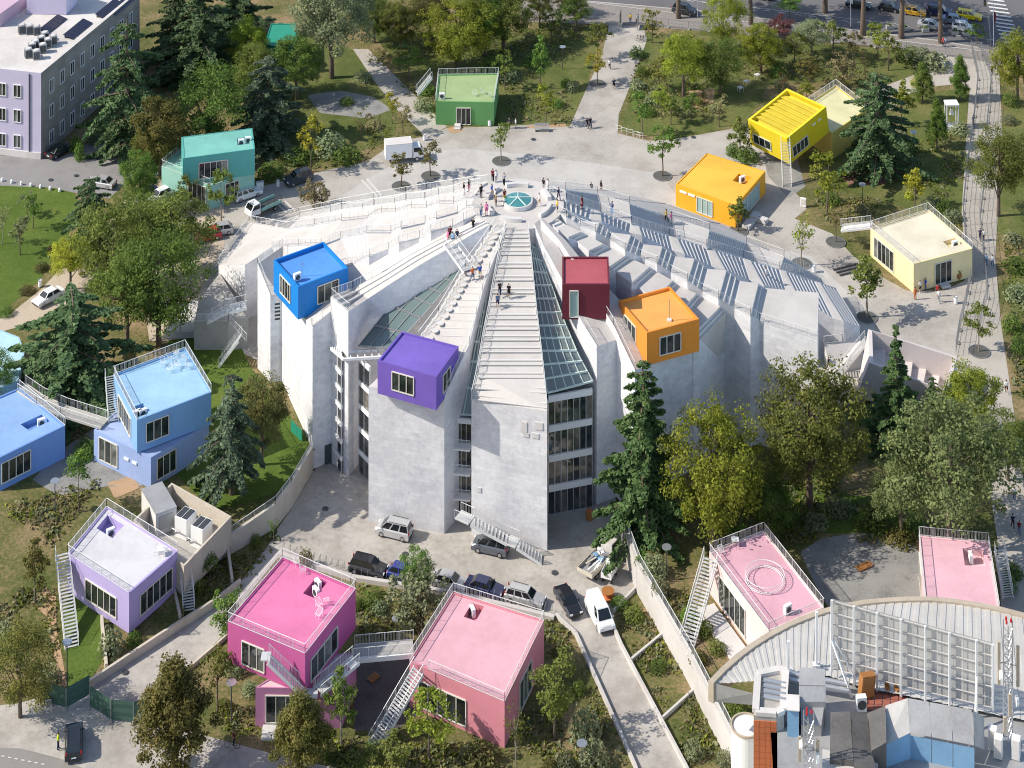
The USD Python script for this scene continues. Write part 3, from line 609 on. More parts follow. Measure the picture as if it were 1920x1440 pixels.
for i in range(3):
    a, b = at(1005 + i * 12, 590 + i * 50, 12.0), at(1070 + i * 14, 585 + i * 50, 12.0)
    part(PYR, 'hall_beam', MB().bar(a, b, .8, .8), 'white_step')
def facade(a, b, z0, z1, floors, nm_, label=None, balcony=False, spandrel=0.55, mat='facade_glass', deep=0.0):
    """an upright glass front: storeys of panes between mullions and spandrels"""
    a, b = np.array(a[:2]), np.array(b[:2]); d = b - a; L = np.linalg.norm(d); d /= L; n = np.array([d[1], -d[0]])
    g = nm(PYR, 'glass_front'); UsdGeom.Xform.Define(stage, g); ang = math.atan2(d[1], d[0])
    hs = (z1 - z0) / floors
    mb = MB(); mb.quad(np.r_[a - n * .5, z0], np.r_[b - n * .5, z0], np.r_[b - n * .5, z1], np.r_[a - n * .5, z1])
    part(g, 'floor_edges', MB(), 'grey_concrete') if False else None
    for f in range(floors):
        zz = z0 + f * hs
        for j in range(nm_):
            s0, s1 = a + d * L * j / nm_, a + d * L * (j + 1) / nm_
            part(g, 'pane', MB().quad(np.r_[s0, zz + .1], np.r_[s1, zz + .1], np.r_[s1, zz + hs - spandrel], np.r_[s0, zz + hs - spandrel]), mat)
        c = (a + b) / 2
        part(g, 'spandrel', MB().box(np.r_[c + n * .05, zz + hs - spandrel / 2], (L, .3, spandrel), ang), 'white_paint')
        mb = MB()
        for j in range(nm_ + 1): mb.box(np.r_[a + d * L * j / nm_ + n * .06, zz + (hs - spandrel) / 2 + .05], (.09, .14, hs - spandrel - .08), ang)
        mb.box(np.r_[c + n * .06, zz + .06], (L, .15, .12), ang)
        part(g, 'mullions', mb, 'galvanised')
        if balcony and f:
            part(g, 'balcony_slab', MB().box(np.r_[c + n * .65, zz - .12], (L, 1.0, .2), ang), 'white_paint')
            part(g, 'balcony_rail', rail_mesh([np.r_[a + n * 1.1, zz], np.r_[b + n * 1.1, zz]], 1.1, .14), 'rail_white')
    return g
zt = lambda px, t, b: (b - t) / ((b - HORIZON) / HC)
facade(at(1028, 966, 0), at(1110, 950, 0), 0, zt(1028, 742, 966), 4, 7, spandrel=0.75)
facade(at(846, 968, 0), at(884, 972, 0), 0, zt(846, 782, 968), 4, 4, balcony=True)
facade(at(674, 884, 0), at(694, 905, 0), 0, zt(674, 668, 884), 5, 2)
facade(at(622, 862, 0), at(641, 888, 0), 0, zt(622, 640, 862), 7, 1)
facade(at(1152, 860, 0), at(1172, 860, 0), 0, zt(1160, 650, 860), 4, 2)
# open steel truss frame hanging off the long beam
fr = [at(618, 640, 15.2), at(642, 660, 15.2), at(722, 655, 15.2)]; fo = [p + [0.3, -1.5, 0] for p in fr]; mb = MB()
for A in (fr, fo):
    for a, b in zip(A[:-1], A[1:]): mb.bar(a, b, .22, .3)
for (a, b), (c, d) in zip(zip(fr[:-1], fr[1:]), zip(fo[:-1], fo[1:])):
    for k in range(7): mb.bar(a + (b - a) * k / 6, c + (d - c) * k / 6, .12, .2)
part(PYR, 'steel_frame', mb, 'white_paint')
# raised panel reliefs and vent slots on the walls
def wallbox(px, py, pbase, w, h, d=0.06, dx=-0.2):
    p = at(px, pbase, 0); p[2] = (pbase - py) / ((pbase - HORIZON) / HC); return p, (w, d, h)
cang = math.atan2(*(based(1026, 771, 1032) - based(884, 750, 1003))[[1, 0]])
for px, py, w, h in ((983, 802, .7, 1.3), (1010, 800, 1.0, .9), (986, 816, .75, .5), (1004, 818, .8, .6), (898, 918, .5, .55)):
    c = based(884, 750, 1003) + (based(1026, 771, 1032) - based(884, 750, 1003)) * ((px - 884) / 142); zz = (1003 + 29 * (px - 884) / 142 - py) / 15.5
    part(PYR, 'relief_panel', MB().box([c[0] + .02, c[1] - .02, zz], (w, .12, h), cang), 'white_step')
def slots(px, y0, y1, pb, n, ang):
    for i in range(n):
        py = y0 + (y1 - y0) * i / (n - 1); p = at(px, pb, 0); p[2] = (pb - py) / ((pb - HORIZON) / HC)
        part(PYR, 'vent_slot', MB().box(p, (.7, .1, .22), ang), 'dark_metal')
slots(840, 762, 790, 985, 7, 1.2); slots(520, 570, 598, 770, 5, .2); slots(1331, 682, 712, 855, 7, -.6)
# door at the foot of the blue pavilion's beam
part(PYR, 'door', MB().box(at(616, 868, 0) + [0, -.1, 1.2], (1.0, .12, 2.4), .5), 'dark_metal')
# ================================================================ THE COLOURED BOX PAVILIONS
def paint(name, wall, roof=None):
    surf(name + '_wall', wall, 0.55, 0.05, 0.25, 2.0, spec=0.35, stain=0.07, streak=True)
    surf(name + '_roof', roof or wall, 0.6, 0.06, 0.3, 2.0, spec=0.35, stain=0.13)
def on_edge(a, b, u): return a + (b - a) * u
def window(parent, a, b, u0, u1, z0, z1, n, out, glass='dark_glass', vert=(0, 0, 1), frame='window_frame'):
    """window in the wall a-b (bottom points), from u0 to u1 along it, heights z0..z1 above the wall's foot"""
    vert = np.asarray(vert, float); a, b = np.asarray(a, float), np.asarray(b, float)
    d = (b - a) / np.linalg.norm(b - a); L = np.linalg.norm(b - a); o = np.asarray(out, float) / np.linalg.norm(out)
    p0, p1 = a + (b - a) * u0, a + (b - a) * u1
    w = nm(parent, 'window'); UsdGeom.Xform.Define(stage, w); fw = 0.11
    mb = MB()
    A, B, C, D = p0 + vert * z0, p1 + vert * z0, p1 + vert * z1, p0 + vert * z1
    for s, e in ((A, B), (B, C), (C, D), (D, A)): mb.bar(s + o * .05, e + o * .05, fw, .14, up=o if abs(o[2]) < .9 else (1, 0, 0))
    for i in range(1, n):
        t = i / n; mb.bar(A + (B - A) * t + o * .05, D + (C - D) * t + o * .05, .08, .12, up=o)
    part(w, 'frame', mb, frame)
    for i in range(n):
        t0, t1 = i / n, (i + 1) / n
        part(w, 'pane', MB().quad(A + (B - A) * t0 + o * .03, A + (B - A) * t1 + o * .03, D + (C - D) * t1 + o * .03, D + (C - D) * t0 + o * .03), glass)
    return w
def volume(parent, roof, zb, mat, parapet=0.25, names=('wall', 'roof'), tw=0.22, recess=None):
    """box volume from its roof corners (3D); returns roof and foot corners, outward normals"""
    R = [np.asarray(p, float) for p in roof]; n = len(R)
    ar = sum(R[i][0] * R[(i + 1) % n][1] - R[(i + 1) % n][0] * R[i][1] for i in range(n))
    F = [np.r_[p[:2], zb] for p in R]; c = sum(R) / n
    mb = MB()
    inner = [p + (c - p) / np.linalg.norm((c - p)[:2]) * tw * 1.4 for p in R]
    for p, q in zip(inner, R): p[2] = q[2]
    for i in range(n):
        j = (i + 1) % n
        mb.quad(F[i], F[j], R[j], R[i]); mb.quad(R[i], R[j], inner[j], inner[i])
        mb.quad(inner[i], inner[j], inner[j] - [0, 0, parapet], inner[i] - [0, 0, parapet])
    mb.add(F, [[0, i + 1, i] for i in range(1, n - 1)])
    part(parent, names[0], mb, mat + '_wall')
    deck = [p - [0, 0, parapet] for p in inner]
    if recess is None:
        part(parent, names[1], MB().add(deck, [[0, i, i + 1] for i in range(1, n - 1)]), mat + '_roof')
    else:
        u0, u1, v0, v1, dep = recess                      # sunken machine pit, in roof coordinates
        def rp(u, v): return (deck[0] * (1 - u) + deck[1] * u) * (1 - v) + (deck[3] * (1 - u) + deck[2] * u) * v
        us, vs = [0, u0, u1, 1], [0, v0, v1, 1]; mb = MB()
        for i in range(3):
            for k in range(3):
                if i == 1 and k == 1: continue
                mb.quad(rp(us[i], vs[k]), rp(us[i + 1], vs[k]), rp(us[i + 1], vs[k + 1]), rp(us[i], vs[k + 1]))
        part(parent, names[1], mb, mat + '_roof')
        P = [rp(u0, v0), rp(u1, v0), rp(u1, v1), rp(u0, v1)]; Q = [p - [0, 0, dep] for p in P]; mb = MB()
        for i in range(4): mb.quad(P[i], P[(i + 1) % 4], Q[(i + 1) % 4], Q[i])
        mb.quad(*Q); part(parent, 'roof_pit', mb, mat + '_wall')
    out = []
    for i in range(n):
        d = R[(i + 1) % n] - R[i]; o = np.array([d[1], -d[0], 0]); m = (R[i] + R[(i + 1) % n]) / 2
        if o @ (m - c) < 0: o = -o
        out.append(o / np.linalg.norm(o))
    return R, F, out
def corners(px, z): return [at(x, y, z) for x, y in px]
def stairs(parent, a, b, w, n=None, side=None, rail=True, mat='rail_white'):
    """straight steel flight from a (top) to b (foot): treads, two stringers, two railings"""
    a, b = np.asarray(a, float), np.asarray(b, float); d = (b - a)[:2]; L = np.linalg.norm(d); d /= L; s = np.array([-d[1], d[0], 0]) * w / 2
    n = n or max(3, int((a[2] - b[2]) / 0.19)); g = nm(parent, 'stairs'); UsdGeom.Xform.Define(stage, g); ang = math.atan2(d[1], d[0])
    for i in range(n):
        p = a + (b - a) * (i + 0.5) / n
        part(g, 'tread', MB().box(p, (L / n * 0.82, w, 0.05), ang), 'tread_steel')
    mb = MB()
    for k in (-1, 1): mb.bar(a + s * k - [0, 0, .1], b + s * k - [0, 0, .1], .07, .3)
    part(g, 'stringers', mb, mat)
    if rail:
        for k in (-1, 1): part(g, 'railing', rail_mesh([a + s * k, b + s * k], 1.05, .2), mat)
    return g
plain('tread_steel', (0.58, 0.58, 0.57), 0.5, 0.2)
def aircon(label, p, rz=0.0, s=(0.95, 0.4, 0.95), group='air conditioners on the pavilion roofs'):
    t = thing('air_conditioner', label, 'air conditioner', p, math.degrees(rz), group=group)
    part(t, 'casing', MB().box((0, 0, s[2] / 2 + .06), s), 'white_paint')
    mb = MB(); mb.cyl((0, 0, 0), .33 * s[2], .03, 14); v = np.vstack(mb.v)[:, [0, 2, 1]] * [1, -1, 1] + [0, -s[1] / 2, s[2] / 2 + .06]
    part(t, 'fan_grille', MB().add(v, np.vstack(mb.f)), 'dark_metal')
    part(t, 'feet', MB().box((-.3, 0, .03), (.1, s[1], .06)).box((.3, 0, .03), (.1, s[1], .06)), 'grey_steel')
    return t
RB = lambda c, z: z
def pavilion(label, mat): return thing('pavilion', label, 'pavilion')
def uv(R, u, v, dz=0): return (R[0] * (1 - u) + R[1] * u) * (1 - v) + (R[3] * (1 - u) + R[2] * u) * v + [0, 0, dz]
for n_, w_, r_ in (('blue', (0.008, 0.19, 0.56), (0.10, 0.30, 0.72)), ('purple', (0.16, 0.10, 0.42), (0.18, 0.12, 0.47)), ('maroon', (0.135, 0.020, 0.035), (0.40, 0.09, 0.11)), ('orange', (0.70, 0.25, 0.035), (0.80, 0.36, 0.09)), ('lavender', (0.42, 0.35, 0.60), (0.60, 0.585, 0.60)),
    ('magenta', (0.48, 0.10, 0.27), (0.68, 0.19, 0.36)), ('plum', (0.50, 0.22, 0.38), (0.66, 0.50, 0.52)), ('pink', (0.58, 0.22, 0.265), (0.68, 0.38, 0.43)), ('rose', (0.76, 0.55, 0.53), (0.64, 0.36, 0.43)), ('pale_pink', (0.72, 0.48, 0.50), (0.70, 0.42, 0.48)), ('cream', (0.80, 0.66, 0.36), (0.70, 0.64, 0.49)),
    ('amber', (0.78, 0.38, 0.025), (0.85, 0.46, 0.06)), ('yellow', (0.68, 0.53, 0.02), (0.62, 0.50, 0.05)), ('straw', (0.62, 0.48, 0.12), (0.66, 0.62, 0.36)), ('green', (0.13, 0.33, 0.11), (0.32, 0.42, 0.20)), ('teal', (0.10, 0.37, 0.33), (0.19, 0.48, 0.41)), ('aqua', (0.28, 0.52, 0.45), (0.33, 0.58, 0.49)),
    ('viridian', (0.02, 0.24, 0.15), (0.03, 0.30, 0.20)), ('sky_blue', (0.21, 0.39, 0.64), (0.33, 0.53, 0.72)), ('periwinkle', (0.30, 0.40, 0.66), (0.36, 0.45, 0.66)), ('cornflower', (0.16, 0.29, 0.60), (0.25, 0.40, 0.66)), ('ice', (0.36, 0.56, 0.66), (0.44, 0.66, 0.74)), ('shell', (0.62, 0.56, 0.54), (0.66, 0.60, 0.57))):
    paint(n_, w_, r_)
# ---- on the pyramid
p = pavilion('bright blue box pavilion perched on the left beams of the pyramid', 'blue')
R, F, O = volume(p, corners([(513, 487), (607, 453), (653, 502), (559, 538)], 21.6), 17.4, 'blue', 0.5)
window(p, F[3], F[0], .30, .72, 1.0, 3.3, 4, O[3]); window(p, F[3], F[2], .38, .80, 1.0, 3.3, 3, O[2])
aircon('white machine on the bright blue roof', uv(R, .12, .72, -.5), .6)
t = thing('aerial', 'thin roof aerial on the bright blue pavilion', 'antenna', uv(R, .25, .65, -.5)); part(t, 'mast', MB().bar((0, 0, 0), (0, 0, 2.2), .06), 'grey_steel'); part(t, 'cross_arm', MB().bar((-.3, 0, 1.6), (.3, 0, 1.6), .04), 'grey_steel')
p = pavilion('deep purple box pavilion overhanging the front wall of the pyramid', 'purple')
R, F, O = volume(p, corners([(708, 676), (753, 621), (860, 649), (818, 707)], 20.4), 16.4, 'purple', 0.2)
window(p, F[0], F[3], .25, .62, 1.0, 3.2, 3, O[3]); window(p, F[3], F[2], .28, .60, .9, 3.1, 2, O[2])
p = pavilion('dark red box pavilion on the beam right of the tall glass strip', 'maroon')
ZM = cone(1100, 598, .4)[2] - .2
R, F, O = volume(p, corners([(1054, 481), (1141, 481), (1143, 533), (1054, 533)], ZM + 4.4), ZM, 'maroon', 0.2)
window(p, F[3], F[2], .16, .34, .3, 3.6, 1, O[2], 'pale_glass')
p = pavilion('orange box pavilion on the beam right of the dark red pavilion', 'orange')
ZO = cone(1240, 668, 1.4)[2] + .15
R, F, O = volume(p, corners([(1160, 563), (1256, 537), (1311, 598), (1213, 624)], ZO + 4.0), ZO, 'orange', 0.35)
window(p, F[0], F[3], .22, .62, .9, 3.1, 3, O[3]); window(p, F[3], F[2], .24, .64, .8, 3.0, 3, O[2])
t = thing('aerial', 'thin upright aerial on the orange pavilion roof', 'antenna', uv(R, .55, .78, -.35)); part(t, 'mast', MB().bar((0, 0, 0), (0, 0, 2.6), .07), 'grey_steel'); part(t, 'base_block', MB().box((0, 0, .1), (.5, .5, .2)), 'white_paint')
# ---- lavender
p = pavilion('lavender box pavilion with a pale roof and a long steel stair on its left', 'lavender')
zl = float(H(*on(241, 1185)[:2])) + .0
R, F, O = volume(p, corners([(127, 1038), (200, 950), (333, 1033), (242, 1112)], zl + 5.0), zl + .4, 'lavender', 0.12, recess=(.62, .92, .05, .30, .9))
window(p, F[0], F[3], .30, .80, .8, 3.1, 5, O[3]); window(p, F[3], F[2], .22, .88, .9, 3.3, 5, O[2])
for a, b in ((0, 1), (1, 2), (0, 3)): part(p, 'railing', rail_mesh([R[a], R[b]], 1.05, .18), 'rail_white')
stairs(p, R[0] + [-.7, .1, 0], on(135, 1215), 1.5); stairs(p, at(345, 1068, 3.2), at(352, 1108, 1.6), 1.3, 8); stairs(p, at(352, 1108, 1.6), at(354, 1146, .4), 1.3, 7)
aircon('white air conditioner in the roof pit of the lavender pavilion', uv(R, .72, .22, -.95), .6)
# ---- light blue stack
p = pavilion('two stacked light blue boxes twisted against each other, left of the tall pyramid', 'sky_blue')
z0 = 2.4
R, F, O = volume(p, corners([(176, 806), (258, 735), (392, 795), (283, 858)], z0 + 3.9), z0 - .3, 'periwinkle', 0.1, ('lower_wall', 'terrace'))
window(p, F[0], F[3], .10, .42, .9, 3.7, 3, O[3]); window(p, F[3], F[2], .10, .42, 1.0, 3.6, 3, O[2])
for u in (.58, .72): part(p, 'wall_light', MB().box(on_edge(F[0], F[3], u) + O[3] * .05 + [0, 0, 2.6], (.75, .15, .28), math.atan2(*(F[3] - F[0])[[1, 0]])), 'white_paint')
R, F, O = volume(p, corners([(213, 702), (347, 652), (396, 735), (257, 788)], z0 + 8.0), z0 + 3.9, 'sky_blue', 0.15, ('upper_wall', 'roof'), recess=(.02, .16, .72, .95, .7))
window(p, F[0], F[3], .22, .75, .4, 2.8, 6, O[3]); window(p, F[3], F[2], .12, .42, .9, 3.3, 3, O[2])
for a, b in ((0, 1), (1, 2), (0, 3)): part(p, 'railing', rail_mesh([R[a], R[b]], 1.05, .18), 'rail_white')
stairs(p, R[0] + (R[1] - R[0]) * .05 + [-.9, 0, -.3], at(222, 790, z0 + 3.9) + [-.6, 0, 0], 1.3)
a_ = math.atan2(*(R[1] - R[0])[[1, 0]])
aircon('left one of two air conditioners on the light blue stacked pavilion', uv(R, .05, .84, -.85), a_); aircon('right one of two air conditioners on the light blue stacked pavilion', uv(R, .12, .86, -.85), a_)
# ---- cornflower and ice at the left edge
p = pavilion('cornflower blue low pavilion cut by the left edge of the picture', 'cornflower')
R, F, O = volume(p, corners([(-110, 790), (36, 727), (122, 798), (0, 858)], 6.6), 2.4, 'cornflower', 0.15, recess=(.62, .94, .62, .80, .7))
window(p, F[3], F[2], .02, .46, .9, 3.4, 4, O[2]); window(p, F[0], F[3], .3, .8, .9, 3.4, 5, O[3])
for a, b in ((1, 2),): part(p, 'railing', rail_mesh([R[a], R[b]], 1.05, .18), 'rail_white')
aircon('white air conditioner in the roof pit of the cornflower blue pavilion', uv(R, .84, .72, -.85), .5)
# footbridge
t = thing('footbridge', 'grey steel footbridge from the cornflower pavilion to the light blue stack', 'footbridge')
A = [at(40, 728, 6.4), at(75, 752, 6.4), at(120, 772, 6.4), at(196, 796, 6.4)]; mb = MB()
for a, b in zip(A[:-1], A[1:]): mb.bar(a, b, 1.8, .25)
part(t, 'deck', mb, 'grey_concrete')
for s in (-.85, .85): part(t, 'railing', rail_mesh([q + [s * .35, s, .1] for q in A], 1.1, .18), 'rail_white')
p = pavilion('pale ice blue round-fronted pavilion at the left edge behind the cornflower one', 'ice')
R, F, O = volume(p, corners([(-120, 640), (-60, 612), (0, 618), (36, 632), (46, 660), (34, 716), (-60, 745)], 6.0), 2.4, 'ice', 0.1)
window(p, F[4], F[5], .1, .9, .6, 3.2, 4, O[4])
# ---- magenta stack
p = pavilion('two stacked magenta boxes with a folded steel stair on the front', 'magenta')
R, F, O = volume(p, corners([(479, 1289), (560, 1235), (668, 1222), (641, 1292)], 4.2), 0.0, 'plum', 0.08, ('lower_wall', 'terrace'))
window(p, F[0], F[3], .12, .70, .5, 3.4, 5, O[3])
part(p, 'doorstep', MB().box((F[0] + F[3]) / 2 * [1, 1, 0] + [-3.0, -.7, .2], (1.6, 1.2, .4)).box((F[0] + F[3]) / 2 * [1, 1, 0] + [-3.0, -1.5, .1], (1.6, .5, .2)), 'white_step')
R, F, O = volume(p, corners([(427, 1165), (530, 1045), (667, 1104), (572, 1226)], 8.6), 4.2, 'magenta', 0.12, ('upper_wall', 'roof'), recess=(.70, .97, .50, .66, .8))
window(p, F[0], F[3], .19, .48, .5, 3.0, 3, O[3]); window(p, F[3], F[2], .10, .62, .6, 3.0, 4, O[2])
for a, b in ((0, 1), (1, 2), (2, 3), (3, 0)): part(p, 'railing', rail_mesh([R[a], R[b]], 1.05, .16), 'rail_white')
s0 = at(505, 1222, 8.4) + [0, -.9, 0]; s1 = at(575, 1290, 4.6) + [0, -.8, 0]
part(p, 'landing', MB().box(s0 + [-.3, 0.3, -.05], (1.0, 1.2, .12)), 'tread_steel'); stairs(p, s0, s1, 1.3)
part(p, 'landing', MB().box(s1 + [.5, .2, -.1], (1.5, 1.3, .12)), 'tread_steel'); stairs(p, at(668, 1236, 5.6), s1 + [1.2, .3, 0], 1.3, 4)
aircon('left one of two air conditioners on the magenta roof', uv(R, .80, .60, -.9), -.9); aircon('right one of two air conditioners on the magenta roof', uv(R, .90, .56, -.9), -.9)
t = thing('footbridge', 'short grey steel footbridge between the magenta and pink pavilions', 'footbridge')
A, B = at(664, 1224, 4.3), at(775, 1214, 4.3); part(t, 'deck', MB().bar(A, B, 2.0, .22), 'grey_concrete'); part(t, 'edge_beam', MB().bar(A + [0, -1.05, -.1], B + [0, -1.05, -.1], .15, .5), 'rail_white')
for s in (-.95, .95): part(t, 'railing', rail_mesh([A + [0, s, .1], B + [0, s, .1]], 1.1, .16), 'rail_white')
# ---- pink
p = pavilion('candy pink box pavilion with a long steel stair at its lower left', 'pink')
R, F, O = volume(p, corners([(768, 1240), (850, 1110), (1020, 1163), (946, 1316)], 4.9), 0.0, 'pink', 0.1, recess=(.76, .97, .22, .36, .8))
window(p, F[0], F[3], .10, .60, .5, 3.3, 5, O[3]); window(p, F[3], F[2], .36, .66, .4, 3.6, 3, O[2])
for a, b in ((0, 1), (1, 2), (2, 3)): part(p, 'railing', rail_mesh([R[a], R[b]], 1.05, .16), 'rail_white')
part(p, 'railing', rail_mesh([R[0] + (R[3] - R[0]) * .2, R[3]], 1.05, .16), 'rail_white')
st = R[0] + (R[3] - R[0]) * .1; stairs(p, st + [0, -.6, -.05], on(700, 1402), 1.5)
aircon('white air conditioner in the roof pit of the candy pink pavilion', uv(R, .88, .27, -.9), -1.2)
# ---- rose (right) and pale pink (far right)
p = pavilion('pale walled pavilion with a rose pink roof and a white ring on top', 'rose')
R, F, O = volume(p, corners([(1330, 1035), (1432, 996), (1545, 1140), (1442, 1184)], 7.2), 2.5, 'rose', 0.1, recess=(.50, .90, .80, .92, .8) if False else None)
window(p, F[0], F[3], .18, .62, .5, 3.6, 5, O[3])
for a, b in ((0, 1), (1, 2), (2, 3), (3, 0)): part(p, 'railing', rail_mesh([R[a], R[b]], 1.05, .16), 'rail_white')
stairs(p, R[0] + [.1, -1.0, 0], on(1288, 1210), 1.7)
part(p, 'terrace', MB().box((F[0] + F[3]) / 2 + [-1.6, -.5, .1], (2.4, 9, .3), math.atan2(*(F[3] - F[0])[[1, 0]]) - 1.57), 'white_step')
aircon('white air conditioner on the rose pink roof beside the curved metal roof', uv(R, .45, .90, -.1), .6)
t = thing('roof_ring', 'large white hoop of ladder-like tubing on the rose pink roof', 'play ring', uv(R, .48, .50, -.05))
for r_, z_ in ((2.2, .1), (2.2, .75), (2.0, .1)): part(t, 'hoop', MB().tube([[r_ * math.cos(k), r_ * math.sin(k), z_] for k in np.linspace(0, 2 * math.pi, 41)], .035, 5), 'rail_white')
mb = MB()
for k in np.linspace(0, 2 * math.pi, 48, endpoint=False): mb.bar([2.2 * math.cos(k), 2.2 * math.sin(k), .1], [2.2 * math.cos(k), 2.2 * math.sin(k), .75], .03)
part(t, 'rungs', mb, 'rail_white')
p = pavilion('light pink pavilion at the right behind the curved metal roof', 'pale_pink')
R, F, O = volume(p, corners([(1723, 1004), (1853, 1016), (1874, 1150), (1737, 1150)], 7.0), 2.5, 'pale_pink', 0.1, recess=(.62, .92, .09, .34, .8))
for a, b in ((0, 1), (1, 2), (0, 3)): part(p, 'railing', rail_mesh([R[a], R[b]], 1.05, .16), 'rail_white')
stairs(p, R[1] + [1.0, -1.2, 0], at(1890, 1120, 3.2), 1.2)
aircon('white air conditioner in the pit of the light pink roof', uv(R, .72, .2, -.9), 1.57)
window(p, F[0], F[3], .1, .4, .5, 3.4, 4, O[3])
# ---- cream
p = pavilion('cream box pavilion on the plaza with a walkway off its back corner', 'cream')
R, F, O = volume(p, corners([(1632, 428), (1740, 393), (1823, 466), (1713, 495)], 6.6), 2.5, 'cream', 0.12, recess=(.74, .97, .70, .86, .6))
window(p, F[0], F[3], .10, .55, .5, 3.4, 5, O[3]); window(p, F[3], F[2], .36, .64, .3, 3.3, 3, O[2])
for a, b in ((0, 1), (1, 2), (0, 3)): part(p, 'railing', rail_mesh([R[a], R[b]], 1.05, .18), 'rail_white')
A, B = R[0] + [.3, .6, 0], at(1578, 430, 5.3); part(p, 'walkway', MB().bar(A, B, 1.4, .25), 'white_step')
for s in (-.7, .7): part(p, 'railing', rail_mesh([A + [0, s, .1], B + [0, s, .1]], 1.05, .18), 'rail_white')
part(p, 'doorstep', MB().box(on_edge(F[3], F[2], .5) + O[2] * .5 + [0, 0, .15], (1.4, .9, .3), math.atan2(*(F[2] - F[3])[[1, 0]])), 'white_step')
aircon('white air conditioner on the cream roof corner', uv(R, .86, .80, -.7), .4)
# ---- amber
p = pavilion('amber orange box pavilion on the plaza behind the pyramid steps', 'amber')
R, F, O = volume(p, corners([(1267, 345), (1325, 287), (1435, 321), (1379, 386)], 5.9), 2.5, 'amber', 0.08, recess=(.55, .78, .68, .90, .6))
window(p, F[0], F[3], .36, .62, .4, 2.7, 3, O[3], 'pale_glass'); window(p, F[3], F[2], .22, .78, .3, 2.8, 4, O[2], 'pale_glass')
for u in (.08, .22): part(p, 'wall_light', MB().box(on_edge(F[0], F[3], u + .05) + O[3] * .06 + [0, 0, 2.6], (1.2, .12, .3), math.atan2(*(F[3] - F[0])[[1, 0]])), 'white_paint')
part(p, 'ramp_block', MB().box(on_edge(F[3], F[2], .25) + O[2] * 1.4 + [0, 0, .25], (4.5, 1.2, .5), math.atan2(*(F[2] - F[3])[[1, 0]])), 'white_step')
aircon('white air conditioner in the amber roof opening', uv(R, .66, .78, -.65), .5)
# ---- green, teal, viridian
p = pavilion('grass green box pavilion on the plaza left of the promenade', 'green')
R, F, O = volume(p, corners([(817, 190), (822, 140), (935, 138), (926, 192)], 6.4), 2.5, 'green', 0.12, recess=(.02, .14, .05, .28, .5) if False else None)
window(p, F[0], F[3], .36, .60, .2, 2.9, 3, O[3])
part(p, 'doorstep', MB().box(on_edge(F[0], F[3], .38) + O[3] * .6 + [0, 0, .2], (1.0, 1.0, .4)).box(on_edge(F[0], F[3], .38) + O[3] * 1.3 + [0, 0, .1], (1.0, .5, .2)), 'white_step')
for a, b in ((0, 1), (1, 2), (2, 3)): part(p, 'railing', rail_mesh([R[a], R[b]], 1.05, .2), 'rail_white')
aircon('white air conditioner on the front left corner of the grass green roof', uv(R, .12, .10, -.15), 0)
stairs(p, R[1] + [-1.2, -.5, 0], R[1] + [-3.6, -1.2, -2.6], 1.3)
p = pavilion('turquoise box stacked over a lower terrace box left of the plaza', 'teal')
R, F, O = volume(p, corners([(303, 312), (360, 262), (477, 322), (394, 348)], 6.2), 2.5, 'aqua', 0.1, ('lower_wall', 'terrace'))
window(p, F[0], F[3], .56, .92, .3, 3.2, 4, O[3]); window(p, F[3], F[2], .34, .64, .3, 3.2, 3, O[2])
for a, b in ((0, 1), (0, 3)): part(p, 'railing', rail_mesh([R[a], R[b]], 1.05, .18), 'rail_white')
R, F, O = volume(p, corners([(343, 297), (340, 257), (473, 240), (478, 279)], 10.2), 6.2, 'teal', 0.06, ('upper_wall', 'roof'), recess=(.28, .62, .78, .96, .5))
window(p, F[0], F[3], .22, .62, .5, 2.9, 5, O[3])
a_ = 0.2
aircon('left white machine in the turquoise roof opening', uv(R, .4, .82, -.55), a_); aircon('right white machine in the turquoise roof opening', uv(R, .46, .92, -.55), a_)
p = pavilion('dark emerald pavilion half hidden among trees at the top left', 'viridian')
R, F, O = volume(p, corners([(496, 82), (508, 44), (556, 44), (556, 96)], 6.5), 2.5, 'viridian', 0.1)
window(p, F[0], F[3], .2, .8, .4, 3.0, 4, O[3], 'pale_glass')
# ---- yellow tilted cube with bleachers, straw coloured base behind
p = pavilion('tilted yellow cube pavilion with bleacher steps on top and a straw base', 'yellow')
R, F, O = volume(p, corners([(1500, 205), (1567, 160), (1625, 205), (1560, 250)], 6.8), 2.5, 'straw', 0.12, ('base_wall', 'terrace'))
for a, b in ((0, 1), (1, 2)): part(p, 'railing', rail_mesh([R[a], R[b]], 1.05, .18), 'rail_white')
C0 = at(1475, 260, 8.4); D0 = at(1402, 224, 8.4); B0 = at(1549, 200, 11.6); Cd = at(1481, 308, 4.0)
e1, e2, e3 = D0 - C0, B0 - C0, Cd - C0
Tq = [C0, B0, B0 + e1, D0]; Bq = [q + e3 for q in Tq]
n1 = e1 / np.linalg.norm(e1); n2 = e2 / np.linalg.norm(e2); n3 = np.cross(n1, n2); n3 = n3 if n3[2] > 0 else -n3
mb = MB(); ins = 0.35; I = [C0 + n1 * ins + n2 * ins, B0 + n1 * ins - n2 * ins, B0 + e1 - n1 * ins - n2 * ins, D0 - n1 * ins + n2 * ins]
for i in range(4):
    j = (i + 1) % 4; mb.quad(Bq[i], Bq[j], Tq[j], Tq[i]); mb.quad(Tq[i], Tq[j], I[j], I[i]); dp = 0.95
    mb.quad(I[i], I[j], I[j] - n3 * dp, I[i] - n3 * dp)
mb.quad(*Bq); part(p, 'cube_wall', mb, 'yellow_wall')
J = [q - n3 * .9 for q in I]; ns = 7                 # bleachers: level treads up the tilted floor
